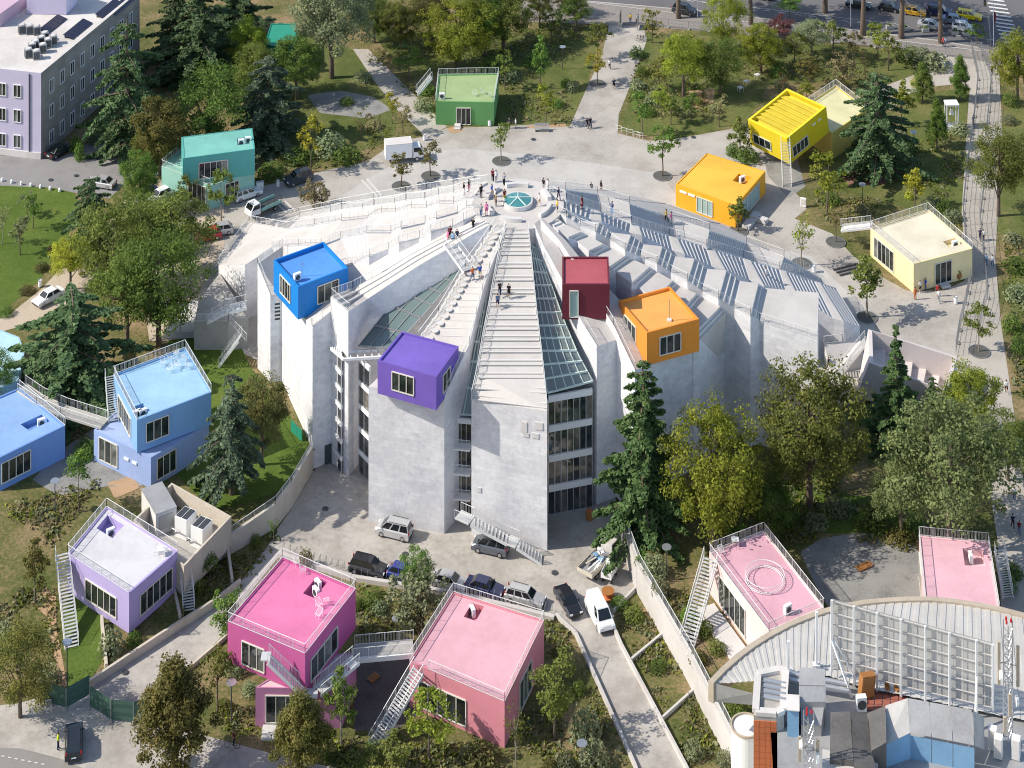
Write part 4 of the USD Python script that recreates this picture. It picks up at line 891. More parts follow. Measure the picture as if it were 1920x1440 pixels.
for k in range(ns):
    t0, t1 = .12 + .8 * k / ns, .12 + .8 * (k + 1) / ns; a, b = J[0] + (J[1] - J[0]) * t0, J[3] + (J[2] - J[3]) * t0; c, d = J[3] + (J[2] - J[3]) * t1, J[0] + (J[1] - J[0]) * t1
    zt_ = d[2] + .30; nose = -n2 * [1, 1, 0] * .26
    part(p, 'bleacher_step', MB().hexa([a, b, c, d], [np.r_[q_[:2], zt_ - .16] for q_ in (a, b, c, d)]), 'yellow_roof'); part(p, 'bleacher_seat', MB().hexa([np.r_[q_[:2], zt_ - .15] for q_ in (a + nose, b + nose, c, d)], [np.r_[q_[:2], zt_] for q_ in (a + nose, b + nose, c, d)]), 'yellow_roof')
part(p, 'roof', MB().quad(J[0] - n3 * .02, J[1] - n3 * .02, J[2] - n3 * .02, J[3] - n3 * .02), 'yellow_roof')
oF = np.cross(e2, e3); oF = oF / np.linalg.norm(oF); oF = oF if oF[1] < 0 else -oF
window(p, Bq[0], Bq[1], .10, .48, .7, 2.4, 4, oF, vert=-e3 / np.linalg.norm(e3))
oL = np.cross(e1, e3); oL = oL / np.linalg.norm(oL); oL = oL if oL[0] < 0 else -oL
window(p, Bq[0], Bq[3], .45, .90, .8, 2.4, 3, oL, vert=-e3 / np.linalg.norm(e3))
for u in (.62, .76): part(p, 'wall_light', MB().bar(Tq[0] + e2 * u + e3 * .25 + oF * .06, Tq[0] + e2 * (u + .08) + e3 * .25 + oF * .06, .3, .12), 'white_paint')
stairs(p, C0 + [-.3, -.6, -.2], on(1476, 350), 1.4)
# ---- open stepped amphitheatre box, shell coloured
p = thing('amphitheatre_box', 'tilted open-topped box of pale shell colour with big seating steps inside', 'pavilion')
A0, B0, C0, D0 = at(1628, 617, 8.6), at(1795, 668, 6.2), at(1776, 735, 6.0), at(1630, 680, 8.4)
A1, B1, C1, D1 = [np.r_[q[:2], 2.2] for q in (A0, B0, C0, D0)]; D1 = at(1604, 745, 3.2); A1[0] -= .6
th = 0.45; cc = (A0 + B0 + C0 + D0) / 4
mb = MB(); Iq = []
for q in (A0, B0, C0, D0): d = (cc - q); d[2] = 0; Iq.append(q + d / np.linalg.norm(d) * .6)
Bot = [A1, B1, C1, D1]; Tp = [A0, B0, C0, D0]
for i in range(4):
    j = (i + 1) % 4; mb.quad(Bot[i], Bot[j], Tp[j], Tp[i]); mb.quad(Tp[i], Tp[j], Iq[j], Iq[i]); mb.quad(Iq[i], Iq[j], Iq[j] * [1, 1, 0] + [0, 0, 2.6], Iq[i] * [1, 1, 0] + [0, 0, 2.6])
part(p, 'wall', mb, 'shell_wall')
for k in range(6):
    t0, t1 = k / 6, (k + 1) / 6; z = 7.3 - k * 0.62
    q = [Iq[0] + (Iq[1] - Iq[0]) * t0, Iq[0] + (Iq[1] - Iq[0]) * t1, Iq[3] + (Iq[2] - Iq[3]) * t1, Iq[3] + (Iq[2] - Iq[3]) * t0]
    zz = 6.4 - k * .72
    part(p, 'seating_step', MB().prism([np.r_[w[:2], zz] for w in q], 2.3), 'shell_roof')
dd = (C0 - D0)[:2]; oo = np.array([dd[1], -dd[0], 0]) / np.linalg.norm(dd)
window(p, D1 * [1, 1, 0] + [0, 0, 2.5], C1 * [1, 1, 0] + [0, 0, 2.5], .55, .88, .3, 2.4, 3, oo)
stairs(p, at(1622, 640, 7.2), at(1572, 702, 2.6), 1.3)
# ================================================================ OTHER BUILDINGS
surf('lilac_plaster', (0.53, 0.48, 0.63), 0.8, 0.04, 0.3, 3.0)
surf('lilac_pink', (0.50, 0.36, 0.44), 0.8, 0.04, 0.3, 3.0)
panelled('stone_side', (0.30, 0.27, 0.24), 2.2, 1.1, 0.12)
surf('flat_roof', (0.62, 0.59, 0.56), 0.85, 0.07, 0.3, 3.0, stain=0.15)
surf('ribbed_metal', (0.60, 0.575, 0.53), 0.5, 0.06, 0.3, 3.0, metal=0.2, stain=0.15)
surf('rim_beige', (0.46, 0.39, 0.30), 0.7, 0.10, 0.5, 3.0, stain=0.15)
surf('zinc_sheet', (0.42, 0.42, 0.42), 0.5, 0.10, 0.4, 3.0, metal=0.3, stain=0.2)
surf('dark_sheet', (0.12, 0.115, 0.11), 0.7, 0.25, 0.5, 3.0, stain=0.25)
surf('blue_panel', (0.20, 0.37, 0.55), 0.6, 0.08, 0.5, 3.0, stain=0.12)
surf('orange_tile', (0.50, 0.15, 0.06), 0.6, 0.10, 0.8, 3.0)
surf('brick_red', (0.30, 0.10, 0.07), 0.8, 0.15, 0.8, 5.0)
plain('solar_cell', (0.02, 0.022, 0.04), 0.15, spec=0.8)
plain('wood_brown', (0.33, 0.14, 0.04), 0.5)
MAT['mesh_sheet'] = usdkit.material(stage, '/World/Looks/mesh_sheet', {'t': ('transparent_bsdf', {}), 'd': ('diffuse_bsdf', dict(color=(0.40, 0.395, 0.38))), 'm': ('mix_closure', dict(fac=0.8))}, [('t.BSDF', 'm.closure1'), ('d.BSDF', 'm.closure2')], surface='m.closure')
# ---- lilac institute, top left
b = thing('institute_building', 'three storey lilac building with a grey stone side wall and roof machines', 'building')
ZR = 16.3
near, right, back, left = at(77, 137, ZR), at(199, 36, ZR), at(78, 20, ZR), at(-160, 92, ZR)
lf = at(-170, 110, ZR); q = [near, right, at(262, -18, ZR), at(150, -40, ZR), at(60, -30, ZR), left, lf]
mb = MB(); F = [np.r_[p[:2], 2.4] for p in q]
for i in range(len(q)):
    if i in (0, 1): continue
    j = (i + 1) % len(q); mb.quad(F[i], F[j], q[j], q[i])
part(b, 'wall', mb, 'lilac_plaster')
mb = MB(); mb.quad(F[0], F[1], q[1], q[0]); mb.quad(F[1], F[2], q[2], q[1]); part(b, 'stone_wall', mb, 'stone_side', 'grey stone faced side wall')
ctr = sum(q) / len(q); inn = [p + (ctr - p) / np.linalg.norm((ctr - p)[:2]) * .7 for p in q]
part(b, 'roof', MB().poly([p[:2] for p in inn], ZR - .55), 'flat_roof')
mb = MB()
for i in range(len(q)):
    j = (i + 1) % len(q); a, c, d, e = q[i], q[j], inn[j] * [1, 1, 0] + [0, 0, ZR], inn[i] * [1, 1, 0] + [0, 0, ZR]
    mb.quad(a, c, d, e); mb.quad(e, d, d - [0, 0, .6], e - [0, 0, .6])
part(b, 'parapet', mb, 'flat_roof')
plain('window_trim', (0.74, 0.72, 0.74), 0.6); plain('lit_pane', (0.14, 0.15, 0.13), 0.1, spec=0.7)
def bwin(par, a, c, s, z, w, h, out):
    d = (c - a) / np.linalg.norm(c - a); p = a + d * s; window(par, p - d * w / 2, p + d * w / 2, 0, 1, z - a[2], z - a[2] + h, 2, out, 'dark_glass', frame='window_trim')
of = lambda a, c: np.array([(c - a)[1], -(c - a)[0], 0]) / np.linalg.norm(c - a)
Lf = F[6]; o_ = of(Lf, F[0]); o_ = o_ if o_[1] < 0 else -o_
LL = np.linalg.norm(F[0] - Lf)
for s in (4.1, 6.7, 9.3):
    for z in (3.9, 8.0, 12.0): bwin(b, Lf, F[0], LL - s, z, 1.3, 2.0, o_)
o2 = of(F[0], F[1]); o2 = o2 if o2[0] > 0 else -o2
for k in range(9):
    for z in (3.6, 7.8, 11.9): bwin(b, F[0], F[1], 3.0 + k * 3.1, z, 1.2, 2.1, o2)
part(b, 'drainpipe', MB().bar(F[0] + (Lf - F[0]) / LL * 2.0 + o_ * .1, F[0] + (Lf - F[0]) / LL * 2.0 + o_ * .1 + [0, 0, 13.6], .14), 'dark_metal')
part(b, 'plinth', MB().bar(Lf + o_ * .08 + [0, 0, .5], F[0] + o_ * .08 + [0, 0, .5], .2, 1.2), 'flat_roof')
c = [at(50, 26, ZR - .5), at(124, 28, ZR - .5), at(144, 8, ZR - .5), at(80, -10, ZR - .5)]
part(b, 'penthouse', MB().prism([p + [0, 0, 4.2] for p in c], ZR - .5), 'lilac_plaster'); part(b, 'penthouse_roof', MB().poly([p[:2] for p in c], ZR + 3.76), 'flat_roof')
def chiller_(label, p):
    t = thing('roof_chiller', label, 'chiller', p, 22, group='chillers on the lilac building roof')
    part(t, 'casing', MB().box((0, 0, .75), (1.15, 1.0, 1.35)), 'zinc_sheet')
    for s in (-1, 1): part(t, 'coil_grille', MB().box((0, s * .51, .72), (.98, .03, 1.1)), 'dark_metal'); part(t, 'coil_grille', MB().box((s * .585, 0, .72), (.03, .85, 1.1)), 'dark_metal')
    part(t, 'fan_ring', MB().cyl((0, 0, 1.43), .42, .08, 14), 'flat_roof')
def roofpx(px, py): return at(px, py, ZR - .55)
for i, (x, y) in enumerate(((41, 62), (55, 63), (69, 64), (78, 84), (90, 88), (100, 82), (84, 76), (66, 92), (80, 98), (53, 107), (68, 110), (60, 97))):
    pos = ('left of the row of three behind', 'middle of the row of three behind', 'right of the row of three behind', 'middle of the front cluster', 'right of the front cluster middle', 'rightmost of the cluster', 'rearmost of the front cluster', 'left of the cluster middle', 'centre right of the front cluster', 'foremost left', 'foremost right', 'left centre of the front cluster')[i]
    chiller_(f'grey roof chiller on the lilac building, {pos}', roofpx(x, y))
for i, (x, y) in enumerate(((98, 50), (146, 58), (205, 20), (228, 14))):
    s_ = thing('solar_array', ('small solar panel row near the roof chillers', 'solar panel row along the roof edge of the lilac building', 'left solar panel array at the top edge of the picture', 'right solar panel array at the top edge of the picture')[i], 'solar panels', roofpx(x, y), math.degrees(math.atan2(*(right - near)[[1, 0]])), group='solar panels on the lilac building')
    for k in range(6): part(s_, 'panel', MB().box((0, (k - 2.5) * 1.05 * 0 + 0, 0), (.01, .01, .01)) if False else MB().box(((k - 2.5) * 1.05, 0, .38), (1.0, 1.9, .05), 0, np.array([[1, 0, 0], [0, .97, -.24], [0, .24, .97]])), 'solar_cell')
    part(s_, 'mount', MB().box((0, .7, .3), (6, .1, .5)).box((0, -.7, .1), (6, .1, .2)), 'grey_steel')
b = thing('pink_building', 'dusty pink building block at the top left corner behind the lilac roof', 'building')
mb = MB(); mb.prism([at(-60, 66, 13), at(6, 62, 13), at(52, 30, 13), at(50, -40, 13), at(-60, -40, 13)], 2.4); part(b, 'wall', mb, 'lilac_pink')
mb = MB(); mb.prism([at(-60, 30, 18), at(0, 26, 18), at(50, -10, 18), at(40, -60, 18), at(-60, -60, 18)], 13); part(b, 'upper_wall', mb, 'lilac_pink')
# ---- curved metal roof building, bottom right
b = thing('curved_roof_building', 'building with curved ribbed metal roof, beige rim and orange tiled corner, bottom right', 'building')
ZB = 13.0
rim = [(1328, 1278), (1352, 1253), (1380, 1228), (1408, 1207), (1440, 1187), (1476, 1168), (1513, 1153), (1546, 1142), (1580, 1133), (1620, 1126), (1663, 1122), (1705, 1120), (1747, 1120), (1790, 1124), (1830, 1130), (1876, 1139), (1930, 1153), (2010, 1180)]
O_ = [at(x, y, ZB) for x, y in rim]; cen = at(1745, 1470, ZB)
I_ = [p + (cen - p) / np.linalg.norm(cen - p) * .6 for p in O_]
mb = MB()
for i in range(len(rim) - 1):
    mb.hexa([I_[i] - [0, 0, 2], I_[i + 1] - [0, 0, 2], O_[i + 1] - [0, 0, 2], O_[i] - [0, 0, 2]], [I_[i] + [0, 0, .1], I_[i + 1] + [0, 0, .1], O_[i + 1] + [0, 0, .1], O_[i] + [0, 0, .1]])
part(b, 'rim', mb, 'rim_beige')
low_ = [at(1352, 1277, ZB), at(1418, 1272, ZB), at(1480, 1262, ZB), at(1552, 1262, ZB), at(1620, 1284, ZB), at(1740, 1308, ZB), at(1862, 1334, ZB), at(2010, 1362, ZB)]
def arc(P, t):
    t = t * (len(P) - 1); k = min(int(t), len(P) - 2); return P[k] + (P[k + 1] - P[k]) * (t - k)
N = 86
for i in range(N):
    a, c = arc(I_, i / N), arc(I_, (i + 1) / N); d, e = arc(low_, (i + 1) / N), arc(low_, i / N); up = [0, 0, .07 if i % 2 else 0.02]
    mb = MB(); mb.quad(e - [0, 0, .3] + up, d - [0, 0, .3] + up, c + up - [0, 0, .15], a + up - [0, 0, .15])
    if i % 2: mb.quad(e - [0, 0, .3], e - [0, 0, .3] + up, a - [0, 0, .15] + up, a - [0, 0, .15]); mb.quad(d - [0, 0, .3] + up, d - [0, 0, .3], c - [0, 0, .15], c - [0, 0, .15] + up)
    part(b, 'roof_sheet', mb, 'ribbed_metal')
ins = [p + (cen - p) / np.linalg.norm(cen - p) * 6.5 for p in O_][2:]
mb = MB()
for a, c in zip(ins[:-1], ins[1:]): mb.quad(a * [1, 1, 0] + [0, 0, 0], c * [1, 1, 0], c - [0, 0, 1.5], a - [0, 0, 1.5])
mb.quad(O_[0] - [0, 0, 2], at(1413, 1322, ZB - 1.9), at(1413, 1300, ZB), O_[0])
part(b, 'wall', mb, 'zinc_sheet')
part(b, 'terrace', MB().prism([at(1425, 1272, ZB - .7), at(1480, 1240, ZB - .7), at(1640, 1290, ZB - .7), at(2020, 1350, ZB - .7), at(2020, 1600, ZB - .7), at(1459, 1600, ZB - .7), at(1457, 1348, ZB - .7), at(1466, 1300, ZB - .7), at(1440, 1290, ZB - .7)], 0), 'zinc_sheet')
T = [at(1413, 1341, ZB + .8), at(1456, 1344, ZB + .8), at(1470, 1338, ZB + .8), at(1476, 1258, ZB + .8), at(1462, 1254, ZB + .8), at(1418, 1264, ZB + .8)]
part(b, 'corner_block', MB().prism(T, 0), 'grey_concrete')
rm = MB(); Tc = sum(T) / 6
for i in range(6): rm.bar(T[i] + (Tc - T[i]) * .1 + [0, 0, .15], T[(i + 1) % 6] + (Tc - T[(i + 1) % 6]) * .1 + [0, 0, .15 + .012 * i], .7, .4)
part(b, 'coping', rm, 'flat_roof')
for k in range(4): part(b, 'pipe', MB().tube([at(1432, 1275 + 10 * k, ZB + 1.0), at(1473, 1283 + 10 * k, ZB + 1.0)], .22, 8), 'galvanised')
d = (T[1] - T[0]); L_ = np.linalg.norm(d); d /= L_; o = np.array([d[1], -d[0], 0]); a_ = math.atan2(d[1], d[0])
for r in range(16):
    for cidx in range(4):
        part(b, 'tile', MB().box(T[0] + d * (L_ * (cidx + .5) / 4) + o * .06 - [0, 0, .75 + r * .62], (L_ / 4 - .03, .1, .59), a_), 'orange_tile')
t = thing('storage_tank', 'white upright cylindrical tank beside the orange tiled corner', 'tank', at(1399, 1445, 3.0) * [1, 1, 0] + [0, 0, 0]); part(t, 'shell', MB().cyl((0, 0, 0), 1.55, 7.6, 32), 'white_paint'); part(t, 'rim', MB().tm(trimesh.creation.annulus(1.45, 1.62, .2, sections=32).apply_translation((0, 0, 7.65))), 'rim_beige')
def shed(label, polys, mats, zs):
    t = thing('roof_shed', label, 'roof shed')
    for (P, m, z, zb_) in polys:
        part(t, 'roof', MB().prism([at(x, y, z + dz) for (x, y, dz) in P], zb_ + 0), m)
    return t
shed('dark stained sheet metal roof shed in front of the billboard frame', [([(1557, 1335, .3), (1594, 1334, .6), (1600, 1425, .3), (1556, 1425, 0)], 'dark_sheet', 14.6, 12.3), ([(1595, 1334, .55), (1626, 1336, .2), (1634, 1408, 0), (1644, 1445, 0), (1601, 1430, .3)], 'dark_sheet', 14.6, 12.3), ([(1628, 1336, .3), (1659, 1324, 1.0), (1662, 1392, 1.0), (1634, 1408, .3)], 'dark_sheet', 14.8, 12.3)], 0, 0)
t = thing('roof_shed', 'large grey standing seam roof shed with blue walls, bottom right', 'roof shed')
for k in range(3):
    u0, u1 = k / 3, (k + 1) / 3; A, B, C, D = at(1703, 1309, 16), at(1823, 1331, 16), at(1828, 1398, 14.9), at(1707, 1374, 14.9)
    part(t, 'roof_sheet', MB().quad(D + (C - D) * u0, D + (C - D) * (u1 - .012), A + (B - A) * (u1 - .012), A + (B - A) * u0), 'zinc_sheet')
part(t, 'roof_sheet', MB().quad(at(1662, 1396, 14.6), at(1706, 1374, 14.9), at(1702, 1309, 16), at(1660, 1323, 15.6)), 'ribbed_metal')
mb = MB(); C, D = at(1828, 1398, 14.85), at(1707, 1374, 14.85)
part(t, 'end_wall', MB().quad(*[at(1824, 1331, 16) - [0, 0, .02], at(1845, 1345, 14.6), at(1846, 1406, 13.6), at(1828, 1398, 14.88)]), 'zinc_sheet')
for k in range(3): part(t, 'blue_panel', MB().quad(*[np.r_[(D + (C - D) * u)[:2], z] for u, z in ((k / 3, 11.8), ((k + 1) / 3 - .01, 11.8), ((k + 1) / 3 - .01, 14.6), (k / 3, 14.6))]), 'blue_panel')
part(t, 'side_wall', MB().quad(at(1662, 1396, 14.5) * [1, 1, 0] + [0, 0, 11.8], D * [1, 1, 0] + [0, 0, 11.8], D, at(1662, 1396, 14.5)), 'blue_panel')
shed('pale corrugated low roof at the very bottom edge beside the lattice mast', [([(1542, 1404, .3), (1646, 1431, .3), (1646, 1500, 0), (1540, 1500, 0)], 'ribbed_metal', 14, 12.3)], 0, 0)
t = thing('air_duct', 'large boxy silver air duct on the roof terrace', 'air duct')
part(t, 'hood', MB().prism([at(1499, 1251, 16.2), at(1546, 1254, 16.2), at(1548, 1285, 15.6), at(1498, 1284, 15.6)], 12.3), 'zinc_sheet'); part(t, 'hood', MB().prism([at(1498, 1286, 15.5), at(1548, 1287, 15.5), at(1548, 1316, 14.6), at(1499, 1316, 14.6)], 12.3), 'zinc_sheet')
part(t, 'trunk', MB().prism([at(1502, 1318, 14.2), at(1546, 1318, 14.2), at(1540, 1360, 13.4), at(1502, 1360, 13.4)], 12.3), 'zinc_sheet')
t = thing('roof_cabinet', 'small pale blue cabinet left of the silver air duct', 'cabinet'); part(t, 'body', MB().prism([at(1476, 1302, 15), at(1498, 1304, 15), at(1498, 1332, 15), at(1476, 1330, 15)], 12.3), 'blue_panel'); part(t, 'lid', MB().prism([at(1475, 1301, 15.1), at(1499, 1303, 15.1), at(1499, 1333, 15.1), at(1475, 1331, 15.1)], 15.02), 'flat_roof')
t = thing('roof_pipes', 'pair of thick grey pipes crossing the roof behind the duct', 'pipes')
for k in range(2): part(t, 'pipe', MB().tube([at(1476, 1262 + 12 * k, 13.2), at(1592, 1284 + 12 * k, 13.2)], .28, 10), 'galvanised')
t = thing('roof_terrace', 'small red paved roof terrace under the billboard frame', 'terrace')
for i in range(5):
    for j in range(3):
        A, B, C, D = at(1625, 1296, 12.42), at(1700, 1304, 12.42), at(1700, 1336, 12.42), at(1625, 1332, 12.42)
        f = lambda u, v: (A + (B - A) * u) * (1 - v) + (D + (C - D) * u) * v
        part(t, 'paving_slab', MB().quad(f(i / 5, (j + 1) / 3 - .02), f((i + 1) / 5 - .02, (j + 1) / 3 - .02), f((i + 1) / 5 - .02, j / 3), f(i / 5, j / 3)), 'brick_red')
t = thing('wooden_cabinet', 'brown wooden cabinet leaning on the red roof terrace', 'cabinet', at(1625, 1305, 12.45), 20); part(t, 'body', MB().box((0, 0, 1.1), (1.5, .7, 2.2), 0, np.array([[1, 0, .12], [0, 1, 0], [-.12, 0, 1]])), 'wood_brown'); part(t, 'door', MB().box((0, -.38, 1.1), (1.3, .05, 2.0)), 'wood_brown')
for k, (x, y) in enumerate(((1664, 1297), (1682, 1300))):
    t = thing('wooden_chair', ('left', 'right')[k] + ' wooden chair on the red roof terrace', 'chair', at(x, y, 12.45), 30 * k, group='chairs on the roof terrace'); part(t, 'seat', MB().box((0, 0, .45), (.5, .5, .06)), 'wood_brown'); part(t, 'backrest', MB().box((0, .24, .75), (.5, .05, .6)), 'wood_brown')
    for sx in (-.2, .2):
        for sy in (-.2, .2): part(t, 'leg', MB().bar((sx, sy, 0), (sx, sy, .45), .05), 'wood_brown')
aircon('dark roof machine standing on the red roof terrace', at(1615, 1332, 12.4), .1, (1.0, .6, 1.4), None)
# billboard seen from behind
t = thing('billboard_frame', 'back of a big billboard: white steel frame with grey mesh sheet', 'billboard')
A, B = at(1560, 1258, 13.4), at(1862, 1331, 13.4); hA, hB = 7.2, 6.5; posts = [0, .14, .285, .435, .585, .735, .90, 1.0]
def bp(u, v): p = A + (B - A) * u; return p + [0, 0, v * (hA + (hB - hA) * u)]
bn = np.array([-(B - A)[1], (B - A)[0], 0]); bn /= np.linalg.norm(bn); bn = bn if bn[1] > 0 else -bn
for i in range(7): part(t, 'mesh_panel', MB().quad(bp(posts[i], .0) + bn * .3, bp(posts[i + 1], .0) + bn * .3, bp(posts[i + 1], 1) + bn * .3, bp(posts[i], 1) + bn * .3), 'mesh_sheet')
for i, u in enumerate(posts): part(t, 'post', MB().bar(bp(u, -.12 if 0 < i < 7 else 0) - bn * .1, bp(u, 1.02) - bn * .1, .2), 'white_paint')
for v in (0.02, .17, .34, .5, .66, .82, .99): part(t, 'rail', MB().bar(bp(0, v) + bn * .1, bp(1, v) + bn * .1, .07), 'flat_roof')
for i in range(7): part(t, 'stud', MB().bar(bp((posts[i] + posts[i + 1]) / 2, 0) + bn * .1, bp((posts[i] + posts[i + 1]) / 2, .98) + bn * .1, .06), 'flat_roof')
part(t, 'brace', MB().bar(bp(0, .45) - bn * .1, bp(.14, -.15) - bn * 1.5, .18), 'white_paint'); part(t, 'brace', MB().bar(bp(0, .5), bp(.14, .0), .14), 'white_paint'); part(t, 'brace', MB().bar(bp(.9, .5), bp(.9, -.1) - bn * 1.8, .2), 'white_paint')
for k, (x, y, h) in enumerate(((1478, 1258, 3.1), (1531, 1247, 5.5))):
    s_ = thing('steel_post', ('short', 'tall')[k] + ' slim white steel post on the ribbed roof left of the billboard', 'post', at(x, y, 13), group='posts on the ribbed roof'); part(s_, 'shaft', MB().bar((0, 0, 0), (0, 0, h), .26), 'white_paint'); part(s_, 'base_plate', MB().box((0, 0, .05), (.7, .7, .1)), 'white_paint')
# antenna masts
def mast(label, p, h, panels, w=.55):
    t = thing('antenna_mast', label, 'antenna mast', p); mb = MB()
    L3 = [np.array([w * math.cos(k), w * math.sin(k), 0]) for k in (0.3, 2.4, 4.5)]
    for a in L3: mb.tube([a, a + [0, 0, h]], .06, 5)
    part(t, 'legs', mb, 'galvanised'); mb = MB(); n = int(h / .9)
    for i in range(n):
        for j in range(3): mb.bar(L3[j] + [0, 0, i * .9], L3[(j + 1) % 3] + [0, 0, (i + 1) * .9], .05); mb.bar(L3[j] + [0, 0, i * .9], L3[(j + 1) % 3] + [0, 0, i * .9], .05)
    part(t, 'lattice', mb, 'galvanised')
    for (x, y, z, hh) in panels: part(t, 'panel_antenna', MB().box((x, y, z), (.3, .2, hh)).bar((x, y, z), (0, 0, z), .07), 'rim_beige')
    for k in range(3):
        part(t, 'warning_light', MB().cyl((.3 * math.cos(k * 2), .3 * math.sin(k * 2), h), .1, .3, 8), 'red_lens')
    for k in range(2):
        d = MB(); d.cyl((0, 0, 0), .5, .25, 16, .42); v = np.vstack(d.v)[:, [2, 0, 1]] * [(-1) ** k, 1, 1] + [.7 * (-1) ** k, -.3, h * (.35 + .22 * k)]
        part(t, 'dish', MB().add(v, np.vstack(d.f)), 'white_paint')
    return t
plain('red_lens', (0.45, 0.02, 0.02), 0.3)
mast('lattice antenna mast at the bottom edge in front of the duct', at(1516, 1458, 13.0), 6.2, [(-.9, -.3, 3.0, 2.4), (.9, .1, 2.6, 2.0)])
mast('tall antenna mast with long panel antennas at the right edge', at(1890, 1385, 13.0), 11.5, [(-.95, -.2, 7.6, 4.2), (.9, -.3, 7.4, 4.0), (0, -.9, 4.0, 2.2), (-.5, -.8, 2.0, 1.6)], .5)
for k, (x, y) in enumerate(((1861, 1402), (1872, 1418), (1905, 1420))):
    t = thing('equipment_cabinet', ('left', 'middle', 'right')[k] + ' white equipment cabinet at the foot of the tall antenna mast', 'cabinet', at(x, y, 12.4), -20, group='cabinets at the tall mast'); part(t, 'body', MB().box((0, 0, 1.0), (.8, .7, 2.0)), 'white_paint'); part(t, 'door', MB().box((0, -.37, 1.0), (.65, .04, 1.8)), 'flat_roof')
# ---- machine yard between the light blue and lavender pavilions
t = thing('machine_yard', 'open walled concrete yard for machines behind the lavender pavilion', 'enclosure')
Y4 = [at(250, 975, 4.6), at(322, 905, 4.6), at(434, 968, 4.6), at(345, 1062, 4.6)]; cy = sum(Y4) / 4
for i in range(4):
    a, c = Y4[i], Y4[(i + 1) % 4]; ai, ci = a + (cy - a) * .05, c + (cy - c) * .05
    part(t, 'wall', MB().prism([a, c, ci, ai], 1.0), 'tan_concrete')
part(t, 'floor', MB().poly([(p + (cy - p) * .04)[:2] for p in Y4], 2.3), 'grey_concrete')
t = thing('container', 'pale grey machine container inside the walled yard', 'container', at(298, 975, 2.35), 30); part(t, 'body', MB().box((0, 0, 1.3), (2.6, 5.0, 2.6)), 'flat_roof'); part(t, 'lid', MB().box((0, 0, 2.65), (2.7, 5.1, .1)), 'zinc_sheet'); part(t, 'grille', MB().box((0, -2.53, 1.4), (1.8, .06, 1.6)), 'grey_steel')
for k, (x, y) in enumerate(((348, 1000), (378, 1018))):
    t = thing('chiller', ('left', 'right')[k] + ' white twin fan chiller in the walled yard', 'chiller', at(x, y, 2.35), -28, group='chillers in the walled yard'); part(t, 'casing', MB().box((0, 0, 1.2), (1.7, 2.0, 2.4)), 'white_paint')
    for s in (-.42, .42): part(t, 'fan_grille', MB().box((s, 0, 2.43), (.66, 1.7, .08)), 'dark_metal')
    part(t, 'pipe', MB().tube([(-.9, -1, .3), (-.9, -1.4, 1.2), (.4, -1.5, 1.2)], .07, 6), 'grey_steel')
# ================================================================ VEHICLES
plain('tyre', (0.018, 0.018, 0.018), 0.8); plain('rim_alloy', (0.45, 0.45, 0.46), 0.35, 0.7); plain('lamp_clear', (0.7, 0.72, 0.72), 0.15); plain('lamp_red', (0.35, 0.01, 0.015), 0.25); plain('car_glass', (0.012, 0.015, 0.017), 0.04, spec=0.9); plain('trim_black', (0.02, 0.02, 0.022), 0.6)
def carpaint(name, c, metal=0.0):
    if name not in MAT: plain(name, c, 0.28, metal, 0.5, coat_weight=0.7, coat_roughness=0.05)
    return name
SPEC = {  # length, width, height, bonnet z, belt z, (cabin base x0,x1), (roof x0,x1) measured from the rear, boot z
 'hatch': (4.0, 1.72, 1.48, .82, .92, .04, .74, .16, .58, .90), 'sedan': (4.6, 1.78, 1.43, .82, .90, .13, .75, .28, .60, .92), 'wagon': (4.7, 1.78, 1.48, .82, .92, .03, .74, .10, .60, .92),
 'suv': (4.5, 1.85, 1.68, .98, 1.06, .03, .76, .10, .62, 1.06), 'mpv': (4.4, 1.82, 1.82, .98, 1.05, .02, .86, .06, .66, 1.05), 'panelvan': (4.9, 1.95, 1.95, 1.02, 1.10, .01, .86, .03, .68, 1.10)}
def wheels(t, L, W, r=.32, xs=(.18, .80), w=.22):
    for fx in xs:
        for s in (-1, 1):
            m = MB().cyl((0, 0, -w / 2), r, w, 16); v = np.vstack(m.v)[:, [0, 2, 1]] + [L * (fx - .5), s * (W / 2 - w / 2), r]
            k = part(t, 'wheel', MB().add(v, np.vstack(m.f)[:, ::-1]), 'tyre')
            m = MB().cyl((0, 0, -.02), r * .62, .04, 12); v = np.vstack(m.v)[:, [0, 2, 1]] + [L * (fx - .5), s * (W / 2 + .005), r]
            part(k, 'rim', MB().add(v, np.vstack(m.f)[:, ::-1]), 'rim_alloy')
def loft(prof_a, prof_b, W, inset, lift):
    """body: side profile polygon, narrower towards the top edges"""
    mb = MB(); n = len(prof_a); rows = []
    for y, pr in ((-W / 2 + .0, prof_a), (-W / 2 + inset, prof_b), (W / 2 - inset, prof_b), (W / 2, prof_a)): rows.append(np.array([[x, y, z] for x, z in pr]))
    V = np.vstack(rows); f = []
    for r in range(3):
        for i in range(n):
            j = (i + 1) % n; f += [[r * n + i, r * n + j, (r + 1) * n + j], [r * n + i, (r + 1) * n + j, (r + 1) * n + i]]
    for i in range(1, n - 1): f += [[0, i + 1, i], [3 * n, 3 * n + i, 3 * n + i + 1]]
    return mb.add(V, np.array(f)[:, ::-1])
